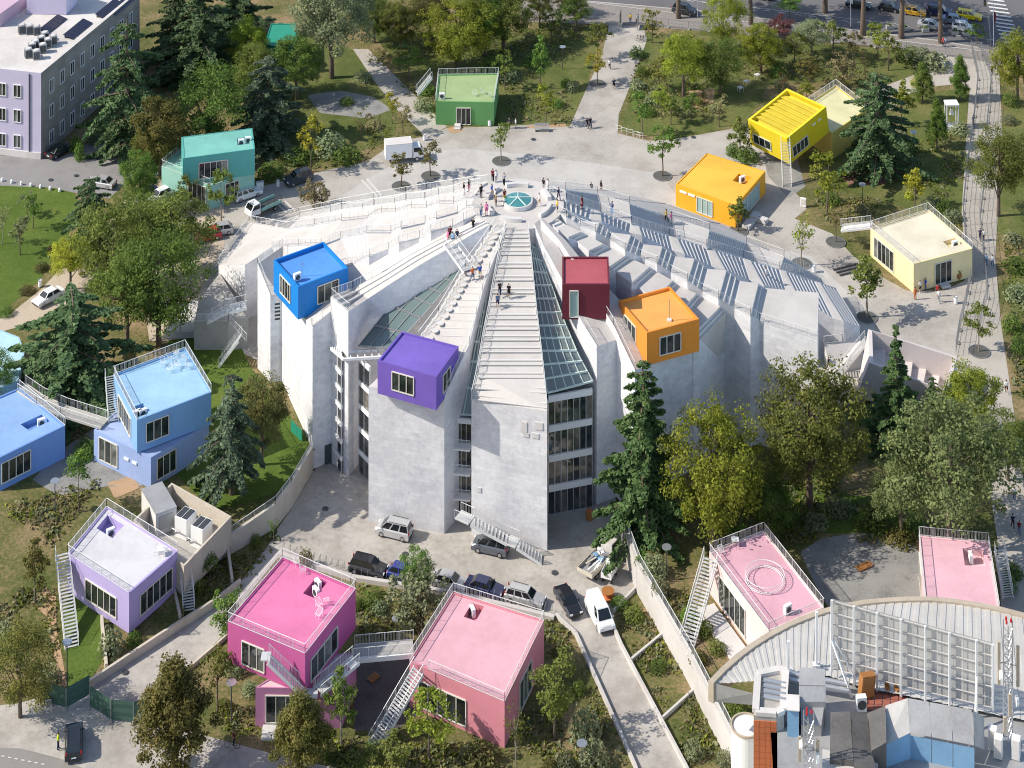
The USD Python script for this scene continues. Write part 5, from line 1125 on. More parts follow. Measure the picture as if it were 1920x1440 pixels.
def vehicle(kind, paint_, label, front, rear, cat='car', group=None, z=None, roofpaint=None):
    L, W, Hh, zb, belt, c0, c1, r0, r1, boot = SPEC[kind]
    f = on(*front) if z is None else at(*front, z); r = on(*rear) if z is None else at(*rear, z)
    d = f - r; t = thing({'mpv': 'parked_van', 'panelvan': 'parked_van'}.get(kind, 'parked_car'), label, cat, (f + r) / 2 + [0, 0, .085], math.degrees(math.atan2(d[1], d[0])), group=group)
    X = lambda u: L * (u - .5); g = .22
    base = [(X(0), .38), (X(.02), g), (X(.98), g), (X(1.0), .42), (X(1.0), .62), (X(.97), zb - .10), (X(c1 + .02), zb + .06), (X(c1 - .02), belt), (X(c0 + .02), belt), (X(.012), boot - .05), (X(0), .62)]
    wide = [(x, z if z < .7 else z - .10) for x, z in base]
    part(t, 'body', loft(wide, base, W, .10, 0), paint_, smooth=35)
    hw, hr = W / 2 - .09, W / 2 - .27
    B = [np.array(p) for p in ((X(c0), -hw, belt - .02), (X(c1), -hw, belt - .02), (X(c1), hw, belt - .02), (X(c0), hw, belt - .02))]
    T = [np.array(p) for p in ((X(r0), -hr, Hh), (X(r1), -hr, Hh), (X(r1), hr, Hh), (X(r0), hr, Hh))]
    part(t, 'cabin', MB().hexa(B, T), paint_)
    def pane(name, a, b, c, d_, m=.1):
        ce = (a + b + c + d_) / 4; nn = np.cross(b - a, d_ - a); nn /= np.linalg.norm(nn); nn = nn if nn @ (ce - np.array([0, 0, .7])) > 0 else -nn
        e = lambda u, v: (a + (b - a) * u) * (1 - v) + (d_ + (c - d_) * u) * v + nn * .012
        part(t, name, MB().quad(e(m, m * 1.1), e(1 - m, m * 1.1), e(1 - m, 1 - m * 1.1), e(m, 1 - m * 1.1)), 'car_glass')
    pane('windscreen', B[1], B[2], T[2], T[1], .07)
    if kind != 'panelvan': pane('rear_window', B[3], B[0], T[0], T[3], .10)
    nw = {'mpv': 3, 'wagon': 3, 'suv': 3, 'panelvan': 1}.get(kind, 2)
    for s in (0, 1):
        b0, b1, t0, t1 = (B[0], B[1], T[0], T[1]) if s == 0 else (B[3], B[2], T[3], T[2])
        for k in range(nw):
            u0, u1 = (k / nw, (k + 1) / nw) if kind != 'panelvan' else (.70, .97)
            pane('side_window', b0 + (b1 - b0) * u0, b0 + (b1 - b0) * u1, t0 + (t1 - t0) * u1, t0 + (t1 - t0) * u0, .08)
    wheels(t, L, W, .33 if kind in ('suv', 'mpv', 'panelvan') else .31)
    for s in (-1, 1):
        part(t, 'headlight', MB().box((X(.985), s * (W / 2 - .27), zb - .22), (.16, .36, .16)), 'lamp_clear')
        part(t, 'taillight', MB().box((X(.008), s * (W / 2 - .16), boot - .18 if kind in ('hatch', 'sedan') else belt), (.10, .18, .28)), 'lamp_red')
        part(t, 'mirror', MB().box((X(c1 - .07), s * (W / 2 + .07), belt + .04), (.14, .18, .12)), paint_)
    part(t, 'number_plate', MB().box((X(-.003), 0, .6), (.02, .5, .12)), 'white_paint'); part(t, 'bumper', MB().box((X(.992), 0, .38), (.12, W - .3, .18)), 'trim_black'); part(t, 'bumper', MB().box((X(.008), 0, .38), (.12, W - .3, .18)), 'trim_black')
    if kind in ('wagon', 'suv', 'mpv'):
        for s in (-1, 1): part(t, 'roof_rail', MB().bar((X(r0 + .04), s * (hr - .04), Hh + .05), (X(r1 - .06), s * (hr - .04), Hh + .05), .04), 'trim_black')
    return t
cb = {k: carpaint('paint_' + k, *v) for k, v in dict(silver=((0.50, 0.50, 0.50), .35), black=((0.012, 0.013, 0.016), 0), navy=((0.012, 0.018, 0.07), .1), blue=((0.02, 0.035, 0.22), .1), slate=((0.11, 0.125, 0.15), .3), white=((0.75, 0.75, 0.74), 0), yellow=((0.78, 0.60, 0.01), 0), gold=((0.48, 0.27, 0.02), 0), red=((0.45, 0.02, 0.03), 0), greyblue=((0.20, 0.25, 0.33), .3), charcoal=((0.04, 0.045, 0.05), .2)).items()}
V = vehicle; G = 'cars parked along the bike loops'; S = 'cars on the boulevard'
V('mpv', cb['silver'], 'silver compact van parked at the foot of the purple pavilion wall', (708, 996), (770, 1011), 'van')
V('mpv', cb['slate'], 'dark grey van parked beneath the steel stair in the yard', (887, 1026), (953, 1041), 'van')
V('suv', cb['black'], 'black off-roader, leftmost of the cars parked along the bike loops', (725, 1083), (657, 1066), group=G)
V('hatch', cb['blue'], 'bright blue car half hidden behind the dark green tree in the yard', (786, 1094), (731, 1078), group=G)
V('sedan', cb['silver'], 'silver saloon parked right of the tree at the bike loops', (872, 1108), (812, 1090), group=G)
V('sedan', cb['navy'], 'navy blue saloon between the two silver parked cars', (942, 1120), (876, 1101), group=G)
V('wagon', cb['silver'], 'silver estate car, rightmost of the row at the bike loops', (1020, 1138), (950, 1119), group=G)
V('sedan', cb['black'], 'black car facing down the ramp beside the white van', (1083, 1166), (1048, 1108))
V('panelvan', cb['white'], 'white panel van heading down the ramp road', (1143, 1198), (1107, 1128), 'van')
V('suv', cb['black'], 'black sport utility car on the pavement at the bottom left', (139, 1362), (138, 1442))
V('wagon', cb['white'], 'white estate car parked beside the turquoise pavilion', (489, 361), (437, 379))
V('suv', cb['charcoal'], 'dark parked car in tree shade right of the turquoise pavilion', (540, 348), (579, 335))
V('hatch', cb['blue'], 'deep blue car parked left of the turquoise pavilion', (264, 380), (292, 366))
V('hatch', cb['white'], 'white car with yellow roof stripe parked beside the deep blue car', (285, 381), (314, 367))
V('panelvan', cb['white'], 'white van under the big cedar by the lilac building', (214, 284), (246, 279), 'van')
V('sedan', cb['black'], 'black car at the corner of the lilac building', (128, 279), (93, 299))
V('sedan', cb['silver'], 'silver car by the front lawn behind the left cedar', (172, 346), (208, 352))
V('hatch', cb['red'], 'red car under trees left of the pyramid', (372, 452), (406, 445))
V('hatch', cb['silver'], 'light grey car behind the red car left of the pyramid', (395, 441), (428, 436))
V('sedan', cb['white'], 'white car half under the trees on the sandy path', (76, 572), (106, 556))
for f, r, k, c, l in (((1629, 18), (1590, 11), 'sedan', 'black', 'black car leftmost of the moving row on the boulevard'), ((1687, 23), (1648, 17), 'hatch', 'black', 'black hatchback ahead of the gold taxi on the boulevard'.replace('ahead of', 'behind')), ((1734, 30), (1693, 24), 'sedan', 'gold', 'gold coloured taxi on the boulevard'), ((1779, 30), (1743, 25), 'suv', 'navy', 'dark blue car beside a pine trunk on the boulevard'), ((1812, 46), (1768, 40), 'sedan', 'greyblue', 'grey blue saloon behind the white car at the crossing'), ((1839, 38), (1795, 32), 'wagon', 'yellow', 'bright yellow taxi waiting at the zebra crossing'), ((1765, 56), (1724, 50), 'sedan', 'silver', 'pale silver car in pine shade on the boulevard'), ((1824, 59), (1788, 54), 'hatch', 'white', 'white car nearest the zebra crossing in shade'), ((1299, 28), (1268, 22), 'suv', 'charcoal', 'dark car on the boulevard left of the bushy street trees'), ((1445, 0), (1408, -5), 'sedan', 'black', 'black car cut by the top edge of the picture')):
    V(k, cb[c], l, f, r, group=S)
def frame_at(front, rear, label, name, cat):
    f, r = on(*front), on(*rear); d = f - r
    return thing(name, label, cat, (f + r) / 2 + [0, 0, .085], math.degrees(math.atan2(d[1], d[0])))
def cab(t, L, W, x0, x1, h, pm):
    B = [(x0, -W / 2, .55), (x1, -W / 2, .55), (x1, W / 2, .55), (x0, W / 2, .55)]; T = [(x0, -W / 2 + .1, h), (x1 - .55, -W / 2 + .1, h), (x1 - .55, W / 2 - .1, h), (x0, W / 2 - .1, h)]
    B, T = [np.array(q) for q in B], [np.array(q) for q in T]; M = [b + (tt - b) * .5 for b, tt in zip(B, T)]; M[1][0] = M[2][0] = x1 - .02
    part(t, 'cab', MB().hexa(B, M).hexa(M, T), pm)
    e = lambda a, b, c, d, o: MB().quad(*[(a + b + c + d) / 4 + (q - (a + b + c + d) / 4) * .82 + o for q in (a, b, c, d)])
    part(t, 'windscreen', e(M[1], M[2], T[2], T[1], np.array([.02, 0, .01])), 'car_glass')
    part(t, 'side_window', e(M[0], M[1], T[1], T[0], np.array([0, -.02, 0])), 'car_glass'); part(t, 'side_window', e(M[3], M[2], T[2], T[3], np.array([0, .02, 0])), 'car_glass')
    for s in (-1, 1): part(t, 'headlight', MB().box((x1, s * (W / 2 - .3), .8), (.08, .35, .2)), 'lamp_clear')
t = frame_at((793, 296), (721, 303), 'white box truck parked on the plaza left of the green pavilion', 'box_truck', 'truck')
cab(t, 6.3, 1.95, 1.4, 3.15, 2.2, cb['white']); part(t, 'cargo_box', MB().box((-.9, 0, 1.85), (4.3, 2.15, 2.3)), 'white_paint'); part(t, 'box_roof', MB().box((-.9, 0, 3.03), (4.35, 2.2, .06)), 'flat_roof'); part(t, 'chassis', MB().box((0, 0, .6), (6, .9, .25)), 'trim_black'); wheels(t, 6.3, 2.0, .36, (.18, .82))
t = frame_at((463, 412), (522, 386), 'small flatbed truck with white cab and green side boards near the pyramid edge', 'flatbed_truck', 'truck')
cab(t, 5.6, 1.9, 1.0, 2.7, 2.1, cb['white']); part(t, 'bed', MB().box((-.95, 0, .85), (3.7, 2.0, .15)), 'dark_metal'); part(t, 'side_board', MB().box((-.95, 1.0, 1.1), (3.7, .06, .5)).box((-.95, -1.0, 1.1), (3.7, .06, .5)), 'aqua_wall')
mb = MB()
for x in (-2.7, -1.5, -.3, .8): mb.bar((x, 1.0, 1.2), (x, 1.0, 2.1), .06)
mb.bar((-2.7, 1.0, 2.1), (.8, 1.0, 2.1), .06).bar((.85, -.9, 1), (.85, -.9, 2.1), .06).bar((.85, -.9, 2.1), (.85, 1, 2.1), .06); part(t, 'rack', mb, 'dark_metal'); wheels(t, 5.6, 1.95, .34, (.2, .82))
t = frame_at((1154, 1032), (1093, 1096), 'white flatbed truck loaded with metal scrap and planks in the yard', 'flatbed_truck', 'truck')
cab(t, 6.2, 1.95, 1.3, 3.1, 2.15, 'flat_roof'); part(t, 'bed', MB().box((-1.0, 0, .85), (4.2, 2.1, .15)), 'zinc_sheet'); part(t, 'side_board', MB().box((-1.0, 1.05, 1.1), (4.2, .06, .45)).box((-1.0, -1.05, 1.1), (4.2, .06, .45)).box((-3.08, 0, 1.1), (.06, 2.1, .45)), 'tan_concrete'); wheels(t, 6.2, 1.95, .36, (.2, .82))
rg = random.Random(5)
for k in range(14): part(t, 'plank', MB().box((-2.0 + rg.random() * 1.6, -.8 + 1.6 * rg.random(), 1.0 + .03 * k), (1.6 + rg.random(), .12 + .1 * rg.random(), .07), rg.uniform(-.25, .25)), ('zinc_sheet', 'white_paint', 'tan_concrete')[k % 3])
for k in range(10): part(t, 'scrap', MB().box((-.4 + rg.random() * 1.2, -.8 + 1.6 * rg.random(), 1.1 + .2 * rg.random()), (.5 * rg.random() + .2, .3 + .3 * rg.random(), .3), rg.uniform(0, 3)), ('blue_panel', 'white_paint', 'zinc_sheet', 'grey_steel')[k % 4])
t = frame_at((1152, 1066), (1134, 1104), 'small white open-topped service cart beside the loaded flatbed truck', 'service_cart', 'cart')
cab(t, 2.6, 1.3, .2, 1.3, 1.7, 'white_paint'); part(t, 'bin', MB().box((-.55, 0, .8), (1.5, 1.3, .1)).box((-.55, .62, 1.1), (1.5, .06, .6)).box((-.55, -.62, 1.1), (1.5, .06, .6)).box((-1.28, 0, 1.1), (.06, 1.3, .6)), 'white_paint'); wheels(t, 2.6, 1.3, .26, (.2, .8), .16)
# ================================================================ TREES AND SHRUBS
def leafmat(name, c1, c2, c3, tr=0.35, hvar=0.05):
    """foliage: clumps of two or three greens, each tree a little different, light passing through the leaves"""
    n = {'g': ('geometry', {}), 'o': ('object_info', {}), 'n': ('noise_texture', dict(scale=0.55, detail=4.0, roughness=0.7)), 'r': ('rgb_ramp', dict(ramp=[(0.32, c1), (0.5, c2), (0.68, c3)])),
         'wn': ('math', dict(math_type='multiply_add', value2=0.30, value3=-0.15)), 'ri': ('math', dict(math_type='add')),
         'v': ('math', dict(math_type='multiply_add', value2=0.5, value3=0.75)), 'hv': ('math', dict(math_type='multiply_add', value2=hvar, value3=0.5 - hvar / 2)), 'h': ('hsv', dict(saturation=0.95)),
         'd': ('principled_bsdf', dict(roughness=0.6, specular_ior_level=0.2)), 't': ('translucent_bsdf', {}), 'm': ('mix_closure', dict(fac=tr))}
    MAT[name] = usdkit.material(stage, '/World/Looks/' + name, n, [('g.position', 'n.vector'), ('g.random_per_island', 'wn.value1'), ('wn.value', 'ri.value1'), ('n.fac', 'ri.value2'), ('ri.value', 'r.fac'), ('r.color', 'h.color'), ('o.random', 'v.value1'), ('v.value', 'h.value'), ('o.random', 'hv.value1'), ('hv.value', 'h.hue'),
        ('h.color', 'd.base_color'), ('h.color', 't.color'), ('d.BSDF', 'm.closure1'), ('t.BSDF', 'm.closure2')], surface='m.closure')
leafmat('leaf_cedar', (0.074, 0.123, 0.047), (0.138, 0.205, 0.079), (0.240, 0.304, 0.110), 0.2, 0.02)
leafmat('leaf_spruce', (0.074, 0.135, 0.042), (0.138, 0.216, 0.065), (0.252, 0.328, 0.095), 0.2, 0.02)
leafmat('leaf_bluecedar', (0.108, 0.158, 0.089), (0.180, 0.246, 0.137), (0.288, 0.363, 0.200), 0.2, 0.02)
leafmat('leaf_green', (0.102, 0.175, 0.026), (0.192, 0.287, 0.042), (0.348, 0.421, 0.074), 0.35, 0.03)
leafmat('leaf_olive', (0.138, 0.175, 0.029), (0.252, 0.292, 0.053), (0.420, 0.421, 0.095))
leafmat('leaf_grey', (0.188, 0.222, 0.109), (0.334, 0.351, 0.174), (0.522, 0.500, 0.267), 0.25)
leafmat('leaf_yellow', (0.343, 0.347, 0.024), (0.550, 0.531, 0.037), (0.550, 0.550, 0.068))
leafmat('leaf_lime', (0.204, 0.246, 0.019), (0.384, 0.421, 0.032), (0.550, 0.550, 0.053), 0.4, 0.03)
leafmat('leaf_autumn', (0.168, 0.175, 0.037), (0.300, 0.263, 0.058), (0.480, 0.316, 0.095))
leafmat('leaf_brown', (0.120, 0.123, 0.036), (0.228, 0.175, 0.058), (0.372, 0.222, 0.095))
leafmat('leaf_dusty', (0.265, 0.254, 0.104), (0.448, 0.381, 0.173), (0.550, 0.531, 0.276), 0.3)
leafmat('leaf_sage', (0.132, 0.158, 0.053), (0.240, 0.269, 0.089), (0.396, 0.398, 0.158), 0.3)
leafmat('leaf_plum', (0.118, 0.042, 0.050), (0.211, 0.068, 0.080), (0.317, 0.116, 0.116), 0.3)
surf('bark', (0.13, 0.095, 0.07), 0.9, 0.25, 2.0, 9.0, obj=True); surf('bark_pale', (0.26, 0.22, 0.18), 0.9, 0.2, 2.0, 9.0, obj=True)
def leaves(rg, C, N, size, up=0.35, flat=1.0, fold=0.25):
    """diamond leaf faces at points C, facing roughly along N"""
    n = len(C); d = rg.normal(size=(n, 3)) * 0.75 + N + [0, 0, up]; d /= np.linalg.norm(d, axis=1, keepdims=True)
    a = np.cross(d, rg.normal(size=(n, 3))); a /= np.linalg.norm(a, axis=1, keepdims=True) + 1e-9; b = np.cross(d, a)
    s = (size * (0.6 + 0.8 * rg.random(n)))[:, None]
    V = np.stack([C - a * s * .5, C - b * s * .33 + d * s * fold * .3, C + a * s * .5, C + b * s * .33 + d * s * fold * .3], 1).reshape(-1, 3)
    i = np.arange(n)[:, None] * 4
    return V, np.vstack([np.hstack([i, i + 1, i + 2]), np.hstack([i, i + 2, i + 3])])
def limbs(rg, tips, h0, h1, r0, lean=0.0, n=6, bend=.12):
    mb = MB(); k = 7; z = np.linspace(0, h1, k); x = np.cumsum(np.r_[0, rg.normal(0, bend * .3, k - 1)]); y = np.cumsum(np.r_[0, rg.normal(0, bend * .3, k - 1)])
    P = np.c_[x, y, z]; mb.tube(P, np.linspace(r0, r0 * .28, k), n)
    for t in tips:
        z0 = min(h0 + (h1 - h0) * rg.random() * .8, t[2] * .85); s = np.array([np.interp(z0, z, x), np.interp(z0, z, y), z0])
        m = (s + t) / 2 + [0, 0, .06 * np.linalg.norm(t - s)] + rg.normal(0, .08, 3) * np.linalg.norm(t - s) * .6
        w = r0 * (1 - z0 / (h1 * 1.25)) * .45; mb.tube([s, m, t], [w, w * .6, w * .2], 5, False)
    return mb
def broad(seed, h, w, base, n_cl, n_leaf, size, cl_r=.17, shape='round', nl=10, inner=.35, trunk=.028):
    """broadleaf: crown of leaf clumps round limb ends. h height, w crown width, base clear stem"""
    rg = np.random.default_rng(seed); ch = h - base; cz = base + ch * .5; C = []
    while len(C) < n_cl:
        u = rg.normal(size=3); u /= np.linalg.norm(u); r = (inner + (1 - inner) * rg.random() ** .5)
        p = u * r * [w / 2, w / 2, ch / 2]; t = (p[2] / ch + .5)
        if shape == 'cone': p[:2] *= 1.25 * (1.08 - .9 * t)
        if shape == 'vase': p[:2] *= .35 + .95 * t
        if shape == 'dome' and t < .25: continue
        if shape == 'oval': p[:2] *= .75 + .5 * math.sin(math.pi * min(1, max(0, t)))
        C.append(p * (.86 + .25 * rg.random()))
    C = np.array(C); V, F, k = [], [], 0
    for p in C:
        m = int(n_leaf * (.55 + .9 * rg.random())); rr = cl_r * w * (.6 + .7 * rg.random())
        q = rg.normal(size=(m, 3)); q /= np.linalg.norm(q, axis=1, keepdims=True); q *= (rg.random((m, 1)) ** .42)
        P = p + q * rr * [1, 1, .72] + [0, 0, cz]; N = q * .9 + p / (np.linalg.norm(p) + 1e-6) * .5
        v, f = leaves(rg, P, N, size); V.append(v); F.append(f + k); k += len(v)
    tips = [C[i] * .8 + [0, 0, cz] for i in rg.permutation(n_cl)[:nl]]
    return (np.vstack(V), np.vstack(F)), limbs(rg, tips, base * .9, h * .82, h * trunk)
def conifer(seed, h, w, base, levels, per, size, droop=.25, dens=1.0, power=.8, ragged=.25, upturn=0.0):
    """layered conifer: whorls of boughs, each a drooping fan of needle sprays"""
    rg = np.random.default_rng(seed); V, F, k = [], [], 0; mb = MB(); mb.tube([[0, 0, 0], [0, 0, h * .5], [0, 0, h * .98]], [h * .022, h * .014, h * .003], 7)
    for i in range(levels):
        t = (i + rg.random() * .6) / levels; z = base + (h - base) * t; R = w / 2 * (1 - t) ** power + .03 * w
        nb = max(3, int(per * (1 - .5 * t))); a0 = rg.random() * 6.28
        for j in range(nb):
            a = a0 + j * 6.283 / nb + rg.normal(0, .25); L = R * (1 - ragged + 2 * ragged * rg.random()); d = np.array([math.cos(a), math.sin(a), 0]); s = np.array([-d[1], d[0], 0])
            n = max(8, int(26 * L * dens)); u = rg.random(n) ** .7; wd = .24 * L * (1.05 - u) + .10
            y = (rg.random(n) * 2 - 1) * wd
            hang = -droop * L * u ** 1.6 + upturn * L * u ** 3
            P = d * (u * L)[:, None] + s * y[:, None] + np.c_[np.zeros(n), np.zeros(n), z + hang - .18 * np.abs(y) - .12 * rg.random(n) * L ** .5]
            v, f = leaves(rg, P, d * .35 + np.zeros((n, 3)), size * (.8 + .4 * rg.random()), up=1.0); V.append(v); F.append(f + k); k += len(v)
            if j % 2 == 0: mb.tube([[0, 0, z], d * L * .5 + [0, 0, z - droop * L * .25], d * L * .9 + [0, 0, z - droop * L * .85]], [.05 * h ** .3, .03 * h ** .3, .01], 4, False)
    return (np.vstack(V), np.vstack(F)), mb
def shrub(seed, w, h, n, size):
    rg = np.random.default_rng(seed); q = rg.normal(size=(n, 3)); q /= np.linalg.norm(q, axis=1, keepdims=True); q[:, 2] = np.abs(q[:, 2])
    lump = .78 + .4 * meshkit.noise(q * 2.3 + seed, seed); P = q * (rg.random((n, 1)) ** .3) * lump[:, None] * [w / 2, w / 2, h]
    v, f = leaves(rg, P + [0, 0, .03], q, size); mb = MB()
    for k in range(4): a = k * 1.6; mb.tube([[0, 0, 0], [.25 * w * math.cos(a), .25 * w * math.sin(a), h * .7]], [.04, .015], 4, False)
    return (v, f), mb
# every kind is modelled at unit-like size (metres) and scaled to the size seen
PROTO = {
 'cedar': [(conifer(1, 18, 12, 1.2, 11, 9, .62, .22, 1.5, .52, .42), 18, 12), (conifer(2, 18, 12, 1.4, 10, 8, .62, .30, 1.6, .55, .45), 18, 12), (conifer(6, 18, 12, 1.0, 12, 8, .62, .26, 1.5, .62, .42), 18, 12)],
 'spruce': [(conifer(3, 18, 9, .8, 17, 8, .50, .42, 2.0, .80, .42, .16), 18, 9)],
 'weeping': [(conifer(4, 14, 7, 2.2, 11, 8, .44, .55, 2.3, .42, .55), 14, 7)],
 'spire': [(conifer(5, 16, 8, .6, 19, 8, .46, .32, 1.6, 1.5, .35, .1), 16, 8)],
 'big': [(broad(11, 12, 9, 2.6, 105, 135, .27, .135, 'round', 16), 12, 9), (broad(12, 12, 9, 2.6, 105, 135, .27, .135, 'dome', 16), 12, 9), (broad(13, 12, 9, 2.2, 80, 150, .27, .16, 'oval', 16), 12, 9)],
 'airy': [(broad(21, 13, 11, 2.2, 120, 130, .26, .105, 'dome', 22, .25), 13, 11), (broad(22, 13, 11, 2.4, 125, 130, .26, .10, 'round', 22, .25), 13, 11)],
 'cone': [(broad(31, 11, 7.5, 1.2, 125, 175, .24, .12, 'cone', 12), 11, 7.5), (broad(32, 11, 7.5, 1.0, 120, 170, .24, .13, 'cone', 12), 11, 7.5)],
 'young': [(broad(41, 6, 3, 2.1, 34, 38, .24, .15, 'oval', 9, .2, .016), 6, 3), (broad(42, 6, 3, 1.9, 40, 34, .24, .14, 'cone', 9, .2, .016), 6, 3), (broad(43, 6, 3, 2.2, 28, 40, .24, .16, 'round', 9, .2, .016), 6, 3)],
 'sparse': [(broad(51, 6, 3.2, 1.6, 30, 14, .22, .16, 'vase', 24, .2, .014), 6, 3.2)],
 'vase': [(broad(61, 7, 4, 2.2, 40, 60, .24, .17, 'vase', 20, .55, .018), 7, 4)],
 'bushy': [(broad(71, 4, 3, .5, 46, 52, .20, .15, 'oval', 16, .2, .02), 4, 3)],
 'pine': [(broad(81, 17, 9, 12.5, 60, 90, .40, .15, 'dome', 12, .3, .024), 17, 9)],
 'topiary': [(broad(91, 6, 2.7, 3.6, 26, 60, .20, .22, 'round', 14, .3, .012), 6, 2.7)],
 'shrub': [(shrub(101, 2, 1.3, 620, .17), 1.3, 2), (shrub(102, 2, 1.1, 560, .18), 1.1, 2), (shrub(103, 2, 1.6, 640, .16), 1.6, 2)],
}
stage.CreateClassPrim('/kinds')
MADE = {}
def kind_class(kind, var, leaf, bark):
    key = (kind, var, leaf, bark)
    if key not in MADE:
        path = f'/kinds/{kind}_{len(MADE):03d}'; UsdGeom.Xform.Define(stage, path)
        (crown, trunk), h, w = PROTO[kind][var]
        usdkit.mesh(stage, path + '/trunk', trunk.mesh(), MAT[bark], smooth=True); usdkit.mesh(stage, path + ('/foliage' if kind == 'shrub' else '/crown'), crown, MAT[leaf])
        MADE[key] = path
    return MADE[key]
def put_plant(name, label, cat, kind, var, leaf, p, h, w, rot, group=None, bark='bark'):
    ph, pw = PROTO[kind][var][1:]
    path = thing(name, label, cat, p, rot, (w / pw, w / pw, h / ph), group)
    pr = stage.GetPrimAtPath(path); pr.GetReferences().AddInternalReference(kind_class(kind, var, leaf, bark)); pr.SetInstanceable(True)
    return path
LAND = [('the lilac building', 90, 200), ('the turquoise pavilion', 390, 330), ('the emerald pavilion', 525, 75), ('the green pavilion', 875, 190), ('the amber pavilion', 1350, 350), ('the yellow pavilion', 1490, 240), ('the cream pavilion', 1725, 480), ('the amphitheatre box', 1700, 690), ('the light blue boxes', 290, 780), ('the lavender pavilion', 225, 1070), ('the magenta boxes', 550, 1200), ('the candy pink pavilion', 890, 1240), ('the rose roofed pavilion', 1440, 1090), ('the light pink pavilion', 1800, 1070), ('the orange rooftop box', 1240, 610), ('the boulevard', 1500, 40), ('the bell frame', 1785, 215), ('the promenade fence', 1840, 330), ('the front lawn', 50, 450), ('the cornflower pavilion', 40, 820), ('the white box truck', 755, 290), ('the ramp road', 1150, 1330), ('the green site fence', 180, 1310), ('the park path', 745, 165), ('the promenade gate', 1160, 60), ('the machine yard', 345, 985), ('the curved metal roof', 1500, 1240), ('the blue rooftop box', 585, 520), ('the footbridge', 720, 1220), ('the gravel circle', 1620, 1060), ('the summit skylight', 971, 382)]
SEEN = {}
def where(px, py):
    n, x, y = min(LAND, key=lambda k: (k[1] - px) ** 2 + ((k[2] - py) * 1.3) ** 2)
    dx, dy = px - x, (py - y) * 1.3
    return (('right of ' if dx > 0 else 'left of ') if abs(dx) > abs(dy) else ('in front of ' if dy > 0 else 'behind ')) + n, math.hypot(dx, dy)
LOOK = {'cedar': 'cedar', 'spruce': 'spruce', 'weeping': 'weeping cedar', 'spire': 'slender spruce', 'big': 'broad dense tree', 'airy': 'wide airy tree', 'cone': 'pyramidal tree', 'young': 'slender young tree', 'sparse': 'thin leafed twiggy tree', 'vase': 'vase shaped tree', 'bushy': 'low bushy tree', 'pine': 'tall street pine', 'topiary': 'round headed small tree', 'shrub': 'shrub'}
TONE = {'leaf_cedar': 'dark green', 'leaf_spruce': 'deep green', 'leaf_bluecedar': 'blue green', 'leaf_green': 'fresh green', 'leaf_olive': 'olive green', 'leaf_grey': 'grey green', 'leaf_yellow': 'golden yellow', 'leaf_lime': 'yellow green', 'leaf_autumn': 'rusty autumn', 'leaf_brown': 'brownish', 'leaf_dusty': 'dusty pale', 'leaf_sage': 'sage green', 'leaf_plum': 'plum purple'}
ORD = ['', 'second ', 'third ', 'fourth ', 'fifth ', 'sixth ', 'seventh ', 'eighth ', 'ninth ', 'tenth ', 'eleventh ', 'twelfth ']
PLANTS = []
def P_(kind, leaf, px, py, hpx, wpx, bark='bark', extra=''): PLANTS.append((kind, 'leaf_' + leaf, px, py, hpx, wpx, bark, extra))
